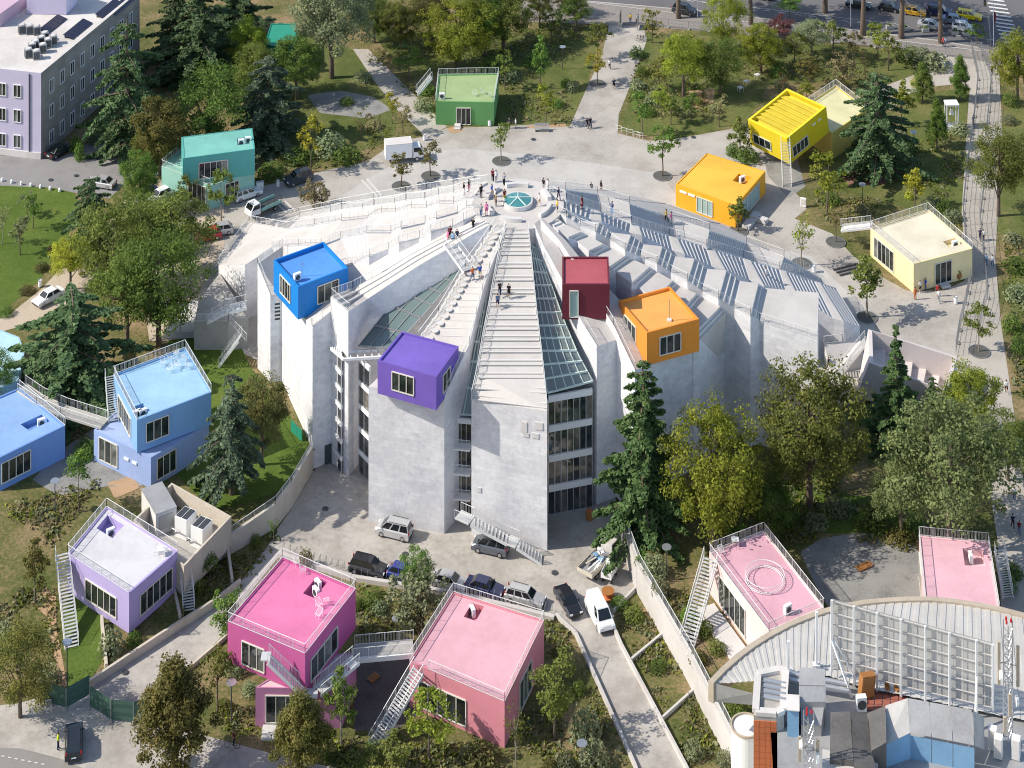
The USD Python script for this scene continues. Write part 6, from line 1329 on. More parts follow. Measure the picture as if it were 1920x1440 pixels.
for a in [('cedar', 'cedar', 238, 292, 262, 170), ('cedar', 'cedar', 372, 146, 190, 170), ('cedar', 'cedar', 440, 70, 120, 130), ('cedar', 'bluecedar', 502, 262, 160, 165), ('big', 'lime', 465, 140, 105, 75), ('big', 'green', 392, 278, 155, 125), ('big', 'autumn', 300, 326, 140, 105), ('big', 'green', 262, 400, 115, 72), ('big', 'olive', 275, 330, 80, 60), ('airy', 'grey', 622, 146, 215, 165), ('big', 'green', 556, 186, 115, 95), ('big', 'olive', 480, 190, 105, 85), ('cedar', 'cedar', 330, 110, 160, 120),
    ('young', 'yellow', 583, 322, 105, 48), ('bushy', 'dusty', 590, 394, 62, 52), ('young', 'olive', 416, 428, 112, 50, 'bark_pale'), ('young', 'olive', 349, 402, 70, 44), ('cedar', 'cedar', 168, 478, 150, 118), ('sparse', 'dusty', 4, 458, 86, 36, 'bark_pale'), ('young', 'green', 62, 428, 64, 34), ('young', 'grey', 38, 478, 72, 40), ('young', 'grey', 52, 405, 44, 28),
    ('big', 'yellow', 132, 542, 98, 76), ('big', 'olive', 214, 560, 180, 135), ('big', 'olive', 322, 520, 150, 140), ('big', 'green', 298, 648, 205, 148), ('big', 'olive', 238, 655, 185, 125), ('big', 'olive', 262, 470, 100, 110), ('cedar', 'cedar', 135, 745, 205, 250), ('big', 'green', -8, 770, 115, 60), ('weeping', 'bluecedar', 434, 926, 226, 118), ('big', 'brown', 491, 872, 168, 100), ('topiary', 'green', 147, 960, 112, 52), ('sparse', 'green', 512, 1015, 50, 26, 'bark_pale'),
    ('big', 'autumn', 38, 1345, 165, 120), ('young', 'autumn', 66, 1132, 122, 58), ('cone', 'autumn', 328, 1452, 218, 165), ('cone', 'autumn', 565, 1456, 158, 122), ('young', 'olive', 640, 1398, 148, 66, 'bark_pale'), ('young', 'olive', 408, 1338, 134, 62), ('bushy', 'autumn', 728, 1452, 62, 80), ('young', 'lime', 806, 1424, 124, 84), ('vase', 'olive', 1040, 1388, 152, 92), ('sparse', 'olive', 968, 1446, 128, 52, 'bark_pale'), ('bushy', 'grey', 786, 1192, 128, 98), ('big', 'green', 782, 1130, 100, 64), ('bushy', 'green', 428, 1196, 90, 60), ('young', 'autumn', 160, 1450, 10, 5),
    ('spruce', 'spruce', 1205, 992, 322, 180), ('airy', 'lime', 1336, 1034, 275, 200), ('airy', 'olive', 1518, 950, 268, 225), ('airy', 'sage', 1780, 1040, 282, 262), ('big', 'lime', 1820, 836, 152, 112), ('spire', 'spruce', 1680, 842, 238, 142), ('airy', 'sage', 1690, 1010, 150, 120), ('big', 'green', 1440, 1010, 120, 110), ('big', 'olive', 1890, 900, 120, 90), ('weeping', 'cedar', 1748, 800, 95, 48),
    ('young', 'autumn', 752, 350, 62, 42), ('young', 'brown', 807, 331, 64, 44), ('young', 'olive', 940, 303, 74, 38, 'bark_pale'), ('young', 'green', 1242, 331, 100, 50), ('young', 'olive', 1384, 434, 66, 42), ('sparse', 'lime', 1503, 500, 104, 58, 'bark_pale'), ('sparse', 'brown', 1567, 455, 74, 40), ('young', 'olive', 1625, 596, 122, 72, 'bark_pale'), ('young', 'olive', 1836, 660, 90, 52, 'bark_pale'), ('young', 'yellow', 1120, 158, 64, 34), ('young', 'olive', 1120, 112, 72, 42),
    ('airy', 'olive', 1872, 405, 165, 125), ('big', 'lime', 1908, 192, 132, 90), ('cedar', 'cedar', 1645, 320, 192, 165), ('young', 'olive', 1388, 300, 82, 46), ('young', 'lime', 1550, 402, 116, 70), ('young', 'yellow', 1715, 388, 74, 48), ('cone', 'green', 1757, 278, 92, 40), ('cone', 'olive', 1730, 192, 74, 44), ('cone', 'green', 1800, 188, 82, 42), ('young', 'lime', 1690, 240, 92, 50), ('young', 'green', 1832, 82, 36, 32),
    ('big', 'lime', 1281, 182, 118, 84), ('big', 'green', 1350, 174, 104, 80), ('big', 'lime', 1356, 94, 112, 72), ('airy', 'lime', 1427, 137, 98, 92), ('topiary', 'green', 1480, 42, 46, 50), ('big', 'grey', 1522, 104, 66, 62), ('young', 'autumn', 1665, 132, 78, 48), ('bushy', 'dusty', 1582, 164, 70, 48), ('sparse', 'brown', 1622, 148, 56, 32), ('young', 'autumn', 1517, 168, 64, 44), ('sparse', 'dusty', 1348, 238, 66, 42), ('young', 'autumn', 1222, 80, 62, 42), ('young', 'lime', 1645, 112, 68, 42), ('bushy', 'plum', 1462, 66, 34, 50), ('young', 'olive', 1562, 108, 74, 48), ('young', 'brown', 1600, 120, 60, 36), ('bushy', 'grey', 1725, 118, 30, 52), ('young', 'olive', 1490, 122, 60, 44),
    ('airy', 'lime', 857, 128, 128, 150), ('airy', 'green', 908, 104, 128, 100), ('airy', 'olive', 944, 92, 124, 120), ('young', 'green', 1013, 168, 102, 44), ('young', 'lime', 1023, 234, 80, 40), ('young', 'green', 766, 152, 70, 50), ('young', 'green', 1034, 80, 64, 44), ('young', 'yellow', 735, 232, 62, 30), ('young', 'dusty', 755, 252, 58, 32), ('sparse', 'brown', 676, 262, 50, 34), ('young', 'olive', 947, 168, 72, 34), ('airy', 'green', 702, 80, 88, 78), ('airy', 'olive', 752, 92, 96, 84), ('airy', 'brown', 806, 72, 90, 84), ('airy', 'green', 1080, 58, 70, 64), ('airy', 'brown', 1012, 52, 80, 60), ('airy', 'brown', 1065, 30, 60, 50), ('big', 'cedar', 680, 40, 90, 90),
    ('young', 'green', 1203, 256, 86, 44), ('young', 'olive', 1258, 234, 56, 34), ('young', 'lime', 1240, 218, 56, 34), ('young', 'autumn', 1236, 170, 62, 46), ('young', 'green', 1296, 226, 52, 32), ('sparse', 'brown', 1468, 190, 66, 36), ('young', 'lime', 1512, 190, 40, 26),
    ('pine', 'cedar', 1408, 46, 200, 110), ('pine', 'cedar', 1618, 66, 205, 130), ('pine', 'cedar', 1690, 71, 205, 130), ('pine', 'cedar', 1764, 80, 210, 130), ('pine', 'cedar', 1547, 24, 195, 120), ('pine', 'cedar', 1272, 34, 190, 110)]: P_(*a)
PLANTS = [p for p in PLANTS if p[4] > 15]
# shrubs: (tone, px, py, width px, height px)
for t, x, y, w, h in [('grey', 210, 1228, 52, 50), ('green', 250, 1208, 34, 22), ('brown', 572, 1062, 30, 34), ('grey', 1096, 1388, 66, 60), ('grey', 1112, 1432, 66, 44), ('grey', 1062, 1440, 40, 30), ('brown', 900, 1432, 80, 34), ('green', 528, 1400, 22, 50), ('green', 1085, 1300, 30, 26), ('green', 700, 1130, 60, 24), ('grey', 712, 1148, 34, 20), ('green', 668, 1140, 30, 20), ('grey', 1228, 1080, 56, 46), ('grey', 1240, 1116, 40, 32), ('green', 1205, 1062, 34, 30), ('green', 1160, 1135, 40, 16), ('olive', 1190, 1160, 44, 20), ('green', 1235, 1256, 40, 18), ('olive', 1380, 1340, 44, 34), ('green', 1388, 1366, 40, 36), ('grey', 1300, 1420, 40, 34), ('grey', 1362, 1436, 44, 30), ('green', 20, 1215, 40, 30), ('grey', 90, 1280, 60, 30), ('autumn', 88, 1310, 50, 24), ('grey', 15, 1200, 50, 40), ('olive', 350, 1078, 26, 20), ('green', 392, 1060, 40, 24), ('green', 480, 1020, 24, 20), ('olive', 372, 1110, 34, 24),
    ('green', 165, 850, 60, 24), ('grey', 230, 750, 80, 40), ('green', 185, 775, 60, 34), ('brown', 78, 506, 30, 12), ('brown', 50, 548, 34, 12), ('brown', 100, 470, 24, 12), ('green', 10, 590, 34, 16), ('green', 1400, 300, 50, 26), ('green', 1375, 290, 30, 22), ('green', 1460, 142, 40, 26), ('grey', 1465, 168, 34, 24), ('grey', 1745, 126, 70, 26), ('green', 1705, 112, 60, 24), ('grey', 1685, 265, 50, 20), ('yellow', 1718, 160, 26, 18), ('grey', 1800, 250, 44, 20), ('green', 1690, 290, 60, 30), ('grey', 1618, 402, 36, 18), ('green', 1560, 380, 40, 16), ('grey', 1785, 412, 40, 20), ('green', 1770, 398, 40, 24), ('grey', 1745, 390, 44, 20), ('yellow', 1705, 372, 20, 14),
    ('green', 1895, 195, 40, 26), ('grey', 1890, 230, 34, 18), ('green', 1908, 505, 60, 20), ('grey', 1905, 560, 50, 24), ('green', 1900, 620, 44, 30), ('green', 1912, 660, 40, 36), ('grey', 1898, 452, 40, 16), ('green', 925, 130, 60, 22), ('grey', 955, 150, 40, 20), ('green', 1000, 120, 50, 18), ('green', 1045, 200, 30, 16), ('grey', 1072, 170, 26, 18), ('green', 1060, 162, 22, 16), ('grey', 1195, 165, 34, 18), ('green', 1205, 140, 30, 18), ('grey', 1225, 195, 40, 22), ('green', 1215, 215, 30, 16), ('green', 1195, 105, 34, 18), ('grey', 680, 150, 40, 18), ('green', 800, 175, 34, 18), ('grey', 795, 205, 40, 22), ('green', 650, 195, 30, 14), ('dusty', 700, 240, 40, 12), ('green', 560, 300, 60, 24), ('grey', 620, 285, 70, 34), ('green', 650, 300, 60, 24), ('green', 505, 330, 60, 20),
    ('green', 1420, 960, 50, 30), ('green', 1470, 980, 60, 30), ('grey', 1570, 960, 60, 30), ('green', 1640, 985, 70, 30), ('grey', 1530, 985, 50, 20), ('green', 1700, 1000, 60, 30), ('autumn', 1690, 1016, 60, 22), ('green', 1895, 1110, 30, 34), ('green', 1900, 1080, 40, 24), ('olive', 1320, 1190, 40, 22), ('olive', 1345, 1222, 40, 22), ('green', 1292, 1160, 40, 20), ('autumn', 1310, 1240, 40, 18), ('green', 620, 1420, 30, 24), ('olive', 600, 1380, 50, 16), ('grey', 470, 1300, 40, 22), ('grey', 440, 1260, 50, 30), ('olive', 420, 1330, 40, 16), ('green', 700, 1410, 40, 14), ('olive', 660, 1440, 60, 24), ('autumn', 1030, 1440, 30, 20), ('green', 440, 1100, 10, 8),
    ('green', 150, 300, 22, 34), ('green', 140, 285, 22, 34), ('cedar', 175, 268, 30, 26), ('green', 1550, 905, 60, 30), ('green', 1380, 1000, 50, 26), ('plum', 240, 515, 20, 14), ('grey', 1340, 210, 24, 14), ('autumn', 1310, 195, 22, 14), ('green', 1290, 195, 24, 14), ('olive', 1600, 268, 30, 12), ('yellow', 1500, 190, 16, 22)]:
    if w > 12: PLANTS.append(('shrub', 'leaf_' + t, x, y, h, w, 'bark', ''))
rgp = random.Random(77)
info = []
for (kind, leaf, px, py, hp, wp, bark, extra) in PLANTS:
    p = on(px, py); s = (py - HORIZON) / (HC - p[2]); wh, dist = where(px, py); info.append((kind, leaf, px, py, hp / s, wp / s, bark, p, wh, dist))
keys = {}
for i, q in enumerate(info): keys.setdefault((q[0], q[1], q[8]), []).append(i)
rank = {}
for k, ids in keys.items():
    for r, i in enumerate(sorted(ids, key=lambda i: info[i][9])): rank[i] = (r, len(ids))
for i, (kind, leaf, px, py, h, w, bark, p, wh, dist) in enumerate(info):
    r, n = rank[i]; lab = f'{TONE[leaf]} {LOOK[kind]} {wh}' if n == 1 else f'{TONE[leaf]} {LOOK[kind]}, {ORD[r]}nearest of {n} {wh}'
    var = rgp.randrange(len(PROTO[kind]))
    nmk = {'cedar': 'cedar_tree', 'weeping': 'cedar_tree', 'spruce': 'spruce_tree', 'spire': 'spruce_tree', 'pine': 'pine_tree', 'shrub': 'shrub', 'young': 'young_tree', 'sparse': 'young_tree'}.get(kind, 'broadleaf_tree')
    put_plant(nmk, lab, 'shrub' if kind == 'shrub' else 'tree', kind, var, leaf, p, h, w, rgp.uniform(0, 360), {'shrub': 'shrubs in the park gardens', 'young': 'young park trees', 'pine': 'street pines along the boulevard'}.get(kind), bark)
# ground cover in the beds: tufts nobody could count
rg = np.random.default_rng(9)
def tufts(name, mat, n, ok, size, spread=.25, per=7):
    pts = []
    while len(pts) < n:
        px, py = rg.uniform(-20, 1940), rg.uniform(20, 1440)
        if meshkit.noise(np.array([px / 60, py / 40, 1.0]), 3) < .42 or not ok(px, py): continue
        q = on(px, py)
        if abs(H(q[0], q[1]) - q[2]) < .05 and LOW.exterior.distance(Point(q[0], q[1])) > .7: pts.append(q)
    P = np.repeat(np.array(pts), per, 0) + rg.normal(0, 1, (n * per, 3)) * [spread, spread, 0]; s = size * (.5 + rg.random(len(P)) * 1.2)
    P[:, 2] += s * .3; v, f = leaves(rg, P, rg.normal(size=P.shape) * .6, s, .6)
    top(name, MB().add(v, f), mat, 'low mixed ground cover plants filling the park beds', 'ground cover', kind='stuff')
BED = [Polygon(q) for q in ([(940, 120), (1090, 170), (1060, 232), (950, 235)], [(1195, 110), (1320, 130), (1330, 250), (1165, 250), (1185, 160)], [(1200, 60), (1690, 105), (1650, 165), (1400, 140), (1330, 110)], [(1530, 360), (1630, 370), (1800, 400), (1800, 440), (1690, 380), (1600, 440), (1520, 400)], [(1690, 250), (1812, 250), (1812, 400), (1740, 380)], [(1885, 450), (1940, 450), (1940, 900), (1910, 800)], [(1160, 1150), (1200, 1115), (1370, 1440), (1290, 1440)], [(1190, 1060), (1260, 1060), (1330, 1180), (1400, 1300), (1420, 1440), (1380, 1440)], [(450, 1225), (420, 1370), (520, 1400), (700, 1440), (1180, 1440), (1060, 1180), (1030, 1160), (940, 1395), (660, 1390), (480, 1370)], [(670, 1100), (800, 1120), (780, 1200), (670, 1200)], [(-20, 960), (190, 900), (90, 1030), (110, 1200), (-20, 1300)], [(340, 1080), (520, 1000), (520, 1030), (430, 1110), (350, 1160)], [(640, 60), (1100, 50), (1060, 110), (700, 120)], [(800, 160), (815, 230), (740, 150)], [(690, 200), (750, 260), (640, 310), (590, 260)], [(1340, 900), (1640, 930), (1700, 1020), (1500, 1020), (1260, 1010)], [(490, 310), (600, 290), (640, 310), (500, 330)], [(140, 860), (200, 740), (60, 740)])]
BEDP = [shapely.prepared.prep(b) for b in BED]
inbed = lambda x, y: any(b.contains(Point(x, y)) for b in BEDP)
tufts('ground_cover', 'leaf_dusty', 1900, inbed, .30, .4)
tufts('ground_cover', 'leaf_olive', 1300, inbed, .30, .35)
tufts('ground_cover', 'leaf_grey', 700, inbed, .38, .3)
tufts('ground_cover', 'leaf_lime', 500, inbed, .30, .35)
# ================================================================ PEOPLE
plain('skin', (0.50, 0.30, 0.21), 0.6); plain('hair_dark', (0.025, 0.018, 0.014), 0.6); plain('hair_brown', (0.09, 0.05, 0.025), 0.6); plain('shoe_dark', (0.03, 0.03, 0.03), 0.6); plain('shoe_white', (0.6, 0.6, 0.6), 0.6)
CL = dict(black=(0.015, 0.015, 0.018), white=(0.72, 0.72, 0.72), grey=(0.30, 0.31, 0.33), navy=(0.02, 0.028, 0.07), blue=(0.03, 0.09, 0.42), red=(0.45, 0.03, 0.04), pink=(0.65, 0.16, 0.32), orange=(0.60, 0.16, 0.05), yellow=(0.60, 0.40, 0.05), maroon=(0.14, 0.02, 0.03), jeans=(0.08, 0.12, 0.22), tan=(0.42, 0.32, 0.20), khaki=(0.22, 0.19, 0.11), lightblue=(0.30, 0.48, 0.68), skin=(0.50, 0.30, 0.21), lime=(0.50, 0.75, 0.03))
for k, v in CL.items(): plain('cloth_' + k, v, 0.85, spec=0.2)
def cap(a, b, ra, rb, n=12):
    return manifold3d.Manifold.batch_hull([manifold3d.Manifold.sphere(ra, n).translate(list(map(float, a))), manifold3d.Manifold.sphere(rb, n).translate(list(map(float, b)))])
def union(L):
    return manifold3d.Manifold.batch_boolean(L, manifold3d.OpType.Add)
POSES = {}
def pose(name):
    """skeleton joints of a 1.72 m adult, facing +x, feet on z = 0"""
    st = {'stand': (0.03, -0.03, .06, .06, .12, .10), 'walk': (.26, -.24, -.20, .24, .20, .18), 'phone': (0.04, -0.04, .06, .28, .12, .46), 'hips': (.05, -.05, .02, .02, .2, .2)}[name]
    fL, fR, hL, hR, eL, eR = st; J = {}
    J['pel'] = np.array([0, 0, .92]); J['chest'] = np.array([.01, 0, 1.26]); J['neck'] = np.array([0.0, 0, 1.47]); J['head'] = np.array([.03, 0, 1.61])
    for s, f in ((1, fL), (-1, fR)):
        J[s, 'hip'] = np.array([0, .095 * s, .90]); J[s, 'kn'] = np.array([f * .5 + .05 * (abs(f) > .1), .10 * s, .49]); J[s, 'an'] = np.array([f, .10 * s, .09 + .05 * (f < -.1)]); J[s, 'toe'] = J[s, 'an'] + [.16, .01 * s, -.05 - .02 * (f < -.1)]
    for s, h in ((1, hL), (-1, hR)):
        J[s, 'sh'] = np.array([0, .185 * s, 1.40])
        if name == 'phone' and s == -1: J[s, 'el'] = np.array([.10, -.25, 1.16]); J[s, 'wr'] = np.array([.32, -.12, 1.30])
        elif name == 'hips': J[s, 'el'] = np.array([-.08, .36 * s, 1.16]); J[s, 'wr'] = np.array([.06, .22 * s, .98])
        else: J[s, 'el'] = np.array([h * .45 - .02, .235 * s, 1.13]); J[s, 'wr'] = np.array([h + .03, .24 * s, .89])
    return J
def figure(name):
    if name in POSES: return POSES[name]
    J = pose(name); B = [cap(J['pel'] + [0, .05, 0], J['pel'] + [0, -.05, 0], .115, .115), cap(J['chest'] + [0, .07, .02], J['chest'] + [0, -.07, .02], .115, .115), cap(J['pel'], J['chest'], .12, .125), cap(J['neck'] - [0, .1, .08], J['neck'] - [0, -.1, .08], .07, .07), cap(J['neck'] - [0, 0, .06], J['head'] - [.03, 0, .05], .055, .05),
        cap(J['head'] + [.01, 0, -.05], J['head'] + [-.015, 0, .03], .068, .088), cap(J['head'] + [.085, 0, -.015], J['head'] + [.092, 0, -.03], .012, .016), cap(J['head'] + [0, .085, -.01], J['head'] + [0, .088, -.03], .018, .014), cap(J['head'] + [0, -.085, -.01], J['head'] + [0, -.088, -.03], .018, .014)]
    SH, TR, SK, SHOE = [cap(J['pel'] + [0, .05, .06], J['pel'] + [0, -.05, .06], .135, .135), cap(J['chest'] + [0, .075, .03], J['chest'] + [0, -.075, .03], .128, .128), cap(J['pel'] + [0, 0, .04], J['chest'], .135, .14), cap(J['neck'] - [0, .12, .09], J['neck'] - [0, -.12, .09], .078, .078)], [cap(J['pel'] + [0, .05, -.02], J['pel'] + [0, -.05, -.02], .132, .132)], [], []
    SHORT = list(TR)
    for s in (1, -1):
        B += [cap(J[s, 'hip'], J[s, 'kn'], .085, .058), cap(J[s, 'kn'], J[s, 'an'], .056, .038), cap(J[s, 'an'] - [.03, 0, .04], J[s, 'toe'], .038, .03), cap(J[s, 'sh'], J[s, 'el'], .05, .038), cap(J[s, 'el'], J[s, 'wr'], .036, .026)]
        d = J[s, 'wr'] - J[s, 'el']; d /= np.linalg.norm(d); side = np.array([0, s, 0]); side = side - d * (side @ d); fw = np.cross(d, side); fw /= np.linalg.norm(fw); fw = fw if fw[0] > 0 or name == 'phone' else -fw
        pc = J[s, 'wr'] + d * .05; B += [cap(J[s, 'wr'], pc + d * .03, .024, .032, 8)]
        for k, (off, ln) in enumerate(((-.026, .055), (-.009, .068), (.009, .064), (.026, .050))):
            r = pc + d * .045 + fw * off; m = r + d * ln * .6 - side * .008; B += [cap(r, m, .0095, .009, 6), cap(m, m + d * ln * .4 - side * .018, .009, .008, 6)]
        B += [cap(pc - d * .015 + fw * .028, pc + d * .02 + fw * .052, .011, .010, 6), cap(pc + d * .02 + fw * .052, pc + d * .05 + fw * .05 - side * .012, .010, .009, 6)]
        SH += [cap(J[s, 'sh'], J[s, 'sh'] + (J[s, 'el'] - J[s, 'sh']) * .75, .066, .056)]
        TR += [cap(J[s, 'hip'], J[s, 'kn'], .102, .074), cap(J[s, 'kn'], J[s, 'an'] + [0, 0, .03], .072, .062)]; SHORT += [cap(J[s, 'hip'], J[s, 'kn'] + [0, 0, .06], .105, .088)]
        SHOE += [cap(J[s, 'an'] - [.03, 0, .045], J[s, 'toe'] - [0, 0, .0], .045, .04)]
    hair = manifold3d.Manifold.sphere(.104, 16).translate([float(v) for v in J['head'] + [-.014, 0, .032]]).trim_by_plane([-.45, 0, .9], float((J['head'] + [.03, 0, .035]) @ np.array([-.45, 0, .9])))
    longh = hair + cap(J['head'] + [-.07, 0, 0], J['head'] + [-.10, 0, -.18], .07, .05)
    dress = cap(J['pel'], J['pel'] - [0, 0, .42], .15, .21) + cap(J['pel'], J['chest'], .14, .13)
    POSES[name] = dict(body=union(B), shirt=union(SH), trousers=union(TR), shorts=union(SHORT), shoes=union(SHOE), hair=hair, long_hair=longh, dress=dress + union(SH), wrist=J[-1, 'wr'])
    return POSES[name]
def man(m): return MB().man(m)
NP = [0]
def person(label, p, facing, ps, shirt, lower, low_kind='trousers', hair='dark', h=1.72, group=None, long_hair=False):
    f = figure(ps); k = h / 1.72
    t = thing('person', label, 'person', p, facing, (k, k, k), group)
    part(t, 'body', man(f['body']), 'skin', smooth=40)
    if low_kind == 'dress': part(t, 'dress', man(f['dress']), 'cloth_' + shirt, smooth=40)
    else:
        part(t, 'shirt', man(f['shirt']), 'cloth_' + shirt, smooth=40); part(t, low_kind, man(f[low_kind]), 'cloth_' + lower, smooth=40)
    part(t, 'shoes', man(f['shoes']), 'shoe_dark' if NP[0] % 2 else 'shoe_white', smooth=40); part(t, 'hair', man(f['long_hair' if long_hair else 'hair']), 'hair_' + hair, smooth=40)
    if ps == 'phone': part(t, 'phone', MB().box(f['wrist'] + [.07, .02, .03], (.02, .08, .15)), 'dark_metal')
    NP[0] += 1; return t
D = lambda px, py: cone(px, py, 0.02)
PT = lambda px, py: at(px, py, ZP + .01)
D4 = lambda px, py: cone(px, py, .05)
PEOPLE = [  # where, px, py, facing degrees, pose, top, lower, kind, label
 (PT, 870, 366, 200, 'stand', 'black', 'white', 'shorts', 'person in black top and white shorts at the far left edge of the summit'), (PT, 879, 360, 160, 'stand', 'black', 'pink', 'shorts', 'person in black top and pink shorts beside the upper left summit railing'),
 (PT, 924, 341, 80, 'stand', 'maroon', 'black', 'trousers', 'person in maroon top looking out behind the summit'), (PT, 930, 342, 100, 'stand', 'white', 'grey', 'trousers', 'person in white top beside the one in maroon behind the summit'), (PT, 945, 348, 60, 'phone', 'grey', 'black', 'trousers', 'person in light grey top with dark trousers at the back railing'),
 (PT, 902, 370, 300, 'stand', 'black', 'black', 'trousers', 'person all in black standing left of the summit benches'), (PT, 922, 369, 330, 'walk', 'blue', 'tan', 'shorts', 'person in bright blue top walking left of the skylight'), (PT, 928, 378, 20, 'stand', 'white', 'black', 'shorts', 'person in white top and black shorts by the left bench'), (PT, 930, 387, 200, 'stand', 'khaki', 'black', 'trousers', 'person in khaki top sorting things at the left bench'), (PT, 946, 378, 300, 'stand', 'maroon', 'yellow', 'shorts', 'person in dark red top with yellow shorts touching the skylight'),
 (PT, 902, 406, 250, 'stand', 'grey', 'jeans', 'trousers', 'person in grey top and jeans left of the front bench'), (PT, 912, 404, 260, 'stand', 'pink', 'pink', 'shorts', 'person dressed in pink left of the front bench'), (PT, 1011, 386, 180, 'walk', 'white', 'tan', 'shorts', 'person in white shirt and tan shorts right of the skylight'),
 (PT, 1019, 357, 45, 'stand', 'black', 'grey', 'shorts', 'person in black top at the upper right of the summit'), (PT, 1027, 360, 190, 'stand', 'white', 'white', 'dress', 'person in a white dress beside the one in black on the summit'), (D, 1047, 376, 320, 'walk', 'navy', 'navy', 'trousers', 'person in navy starting down the right steps'), (D, 1045, 398, 200, 'stand', 'yellow', 'black', 'shorts', 'person in yellow top and black shorts right of the summit'), (D, 1091, 392, 340, 'stand', 'maroon', 'black', 'dress', 'person in a dark red dress on the upper right stairs'), (D, 1148, 402, 220, 'phone', 'jeans', 'lightblue', 'trousers', 'person in blue holding up a phone on the right stairs'),
 (on, 1109, 364, 250, 'stand', 'black', 'white', 'shorts', 'person in black top and white shorts behind the right railing'), (on, 1127, 360, 200, 'walk', 'black', 'black', 'dress', 'person in a short black dress on the plaza behind the right railing'), (D, 887, 433, 240, 'walk', 'black', 'black', 'shorts', 'person in black descending the left slab below the summit'),
 (D, 840, 456, 200, 'stand', 'pink', 'pink', 'dress', 'person in a pink dress at the top of the small roof stair'), (D, 849, 459, 90, 'stand', 'lightblue', 'jeans', 'trousers', 'person in light blue next to the pink dress'), (D, 857, 454, 250, 'stand', 'navy', 'jeans', 'trousers', 'person in navy shirt at the right of the group on the roof'), (D, 844, 449, 270, 'stand', 'maroon', 'black', 'trousers', 'person in maroon behind the pink dress'),
 (D, 886, 526, 300, 'walk', 'orange', 'jeans', 'trousers', 'person in orange top coming down the scalloped beam'), (D, 900, 521, 280, 'walk', 'blue', 'tan', 'shorts', 'person in blue top coming down the scalloped beam'), (D, 937, 553, 270, 'walk', 'black', 'navy', 'trousers', 'person in black climbing the centre beam, left of two abreast'), (D, 954, 558, 260, 'stand', 'black', 'black', 'shorts', 'person in black shorts on the centre beam, right of two abreast'), (D, 933, 577, 100, 'walk', 'jeans', 'navy', 'shorts', 'person in blue shirt lowest on the centre beam'),
 (D, 1249, 416, 330, 'walk', 'yellow', 'black', 'trousers', 'person in yellow top walking down the back ramp'), (D, 1258, 421, 330, 'stand', 'pink', 'grey', 'trousers', 'person in pink top on the back ramp'), (D, 1437, 525, 150, 'phone', 'white', 'white', 'shorts', 'person in white on the fine right hand stairs'),
 (on, 955, 241, 200, 'stand', 'navy', 'black', 'trousers', 'person in navy beside the green pavilion'), (on, 967, 241, 180, 'stand', 'white', 'grey', 'trousers', 'person in white beside the green pavilion'), (on, 1101, 242, 290, 'walk', 'black', 'black', 'trousers', 'left of two people in black at the mouth of the promenade'), (on, 1107, 240, 290, 'walk', 'black', 'navy', 'trousers', 'right of two people in dark clothes at the mouth of the promenade'), (on, 1143, 130, 270, 'walk', 'white', 'black', 'trousers', 'person in white top and black trousers on the promenade'), (on, 1151, 167, 90, 'walk', 'navy', 'black', 'shorts', 'person in dark clothes on the promenade beside a round grate'),
 (on, 1182, 44, 90, 'stand', 'yellow', 'jeans', 'trousers', 'person in yellow vest at the promenade gate'), (on, 1194, 45, 80, 'stand', 'grey', 'black', 'trousers', 'person in grey at the promenade gate'), (on, 1768, 88, 200, 'stand', 'red', 'black', 'trousers', 'person in red top under the street pines'), (on, 1772, 88, 190, 'stand', 'lightblue', 'jeans', 'trousers', 'person in light blue beside the one in red under the pines'), (on, 1860, 140, 260, 'walk', 'black', 'black', 'trousers', 'person in black on the path right of the fence'), (on, 1825, 236, 90, 'walk', 'jeans', 'black', 'trousers', 'person in blue top at the promenade fence near the bell'), (on, 1649, 338, 270, 'stand', 'lightblue', 'lightblue', 'trousers', 'person in pale blue on the red earth under the spruce'),
 (on, 1838, 451, 250, 'walk', 'navy', 'navy', 'trousers', 'person in navy on the right path behind the cream pavilion'), (on, 1844, 452, 250, 'walk', 'white', 'black', 'trousers', 'person in white shirt on the right path'), (on, 1849, 498, 90, 'walk', 'lightblue', 'jeans', 'trousers', 'person in light blue on the right path beside the cream pavilion'), (on, 1861, 501, 90, 'walk', 'white', 'jeans', 'trousers', 'person in white with jeans on the right path beside the cream pavilion'),
 (on, 1716, 562, 100, 'stand', 'orange', 'orange', 'trousers', 'person in orange at the corner of the cream pavilion'), (on, 1725, 549, 300, 'stand', 'white', 'black', 'shorts', 'person in white at the wall of the cream pavilion'), (on, 1736, 545, 200, 'stand', 'blue', 'jeans', 'trousers', 'person in blue at the wall of the cream pavilion'), (on, 1760, 567, 250, 'walk', 'white', 'grey', 'trousers', 'person in white in front of the cream pavilion door'), (on, 1758, 556, 90, 'stand', 'red', 'black', 'shorts', 'person in red top at the cream pavilion door'),
 (on, 1887, 738, 90, 'walk', 'white', 'maroon', 'shorts', 'person in white walking on the right path past the amphitheatre'), (on, 1553, 694, 330, 'walk', 'black', 'black', 'trousers', 'person in black at the foot of the steel stair by the amphitheatre'), (on, 1582, 726, 60, 'walk', 'red', 'black', 'trousers', 'person in red near the amphitheatre wall'), (on, 1598, 752, 120, 'stand', 'maroon', 'orange', 'shorts', 'person with orange shorts below the amphitheatre wall'), (on, 1899, 992, 90, 'walk', 'navy', 'black', 'trousers', 'person in dark clothes on the shady right path'), (on, 1911, 1003, 80, 'walk', 'maroon', 'jeans', 'trousers', 'person in maroon on the shady right path'), (on, 1902, 940, 260, 'stand', 'white', 'jeans', 'trousers', 'person in white on the shady right path under trees'),
 (on, 109, 1406, 10, 'hips', 'lime', 'navy', 'trousers', 'worker in a yellow green vest beside the black car')]
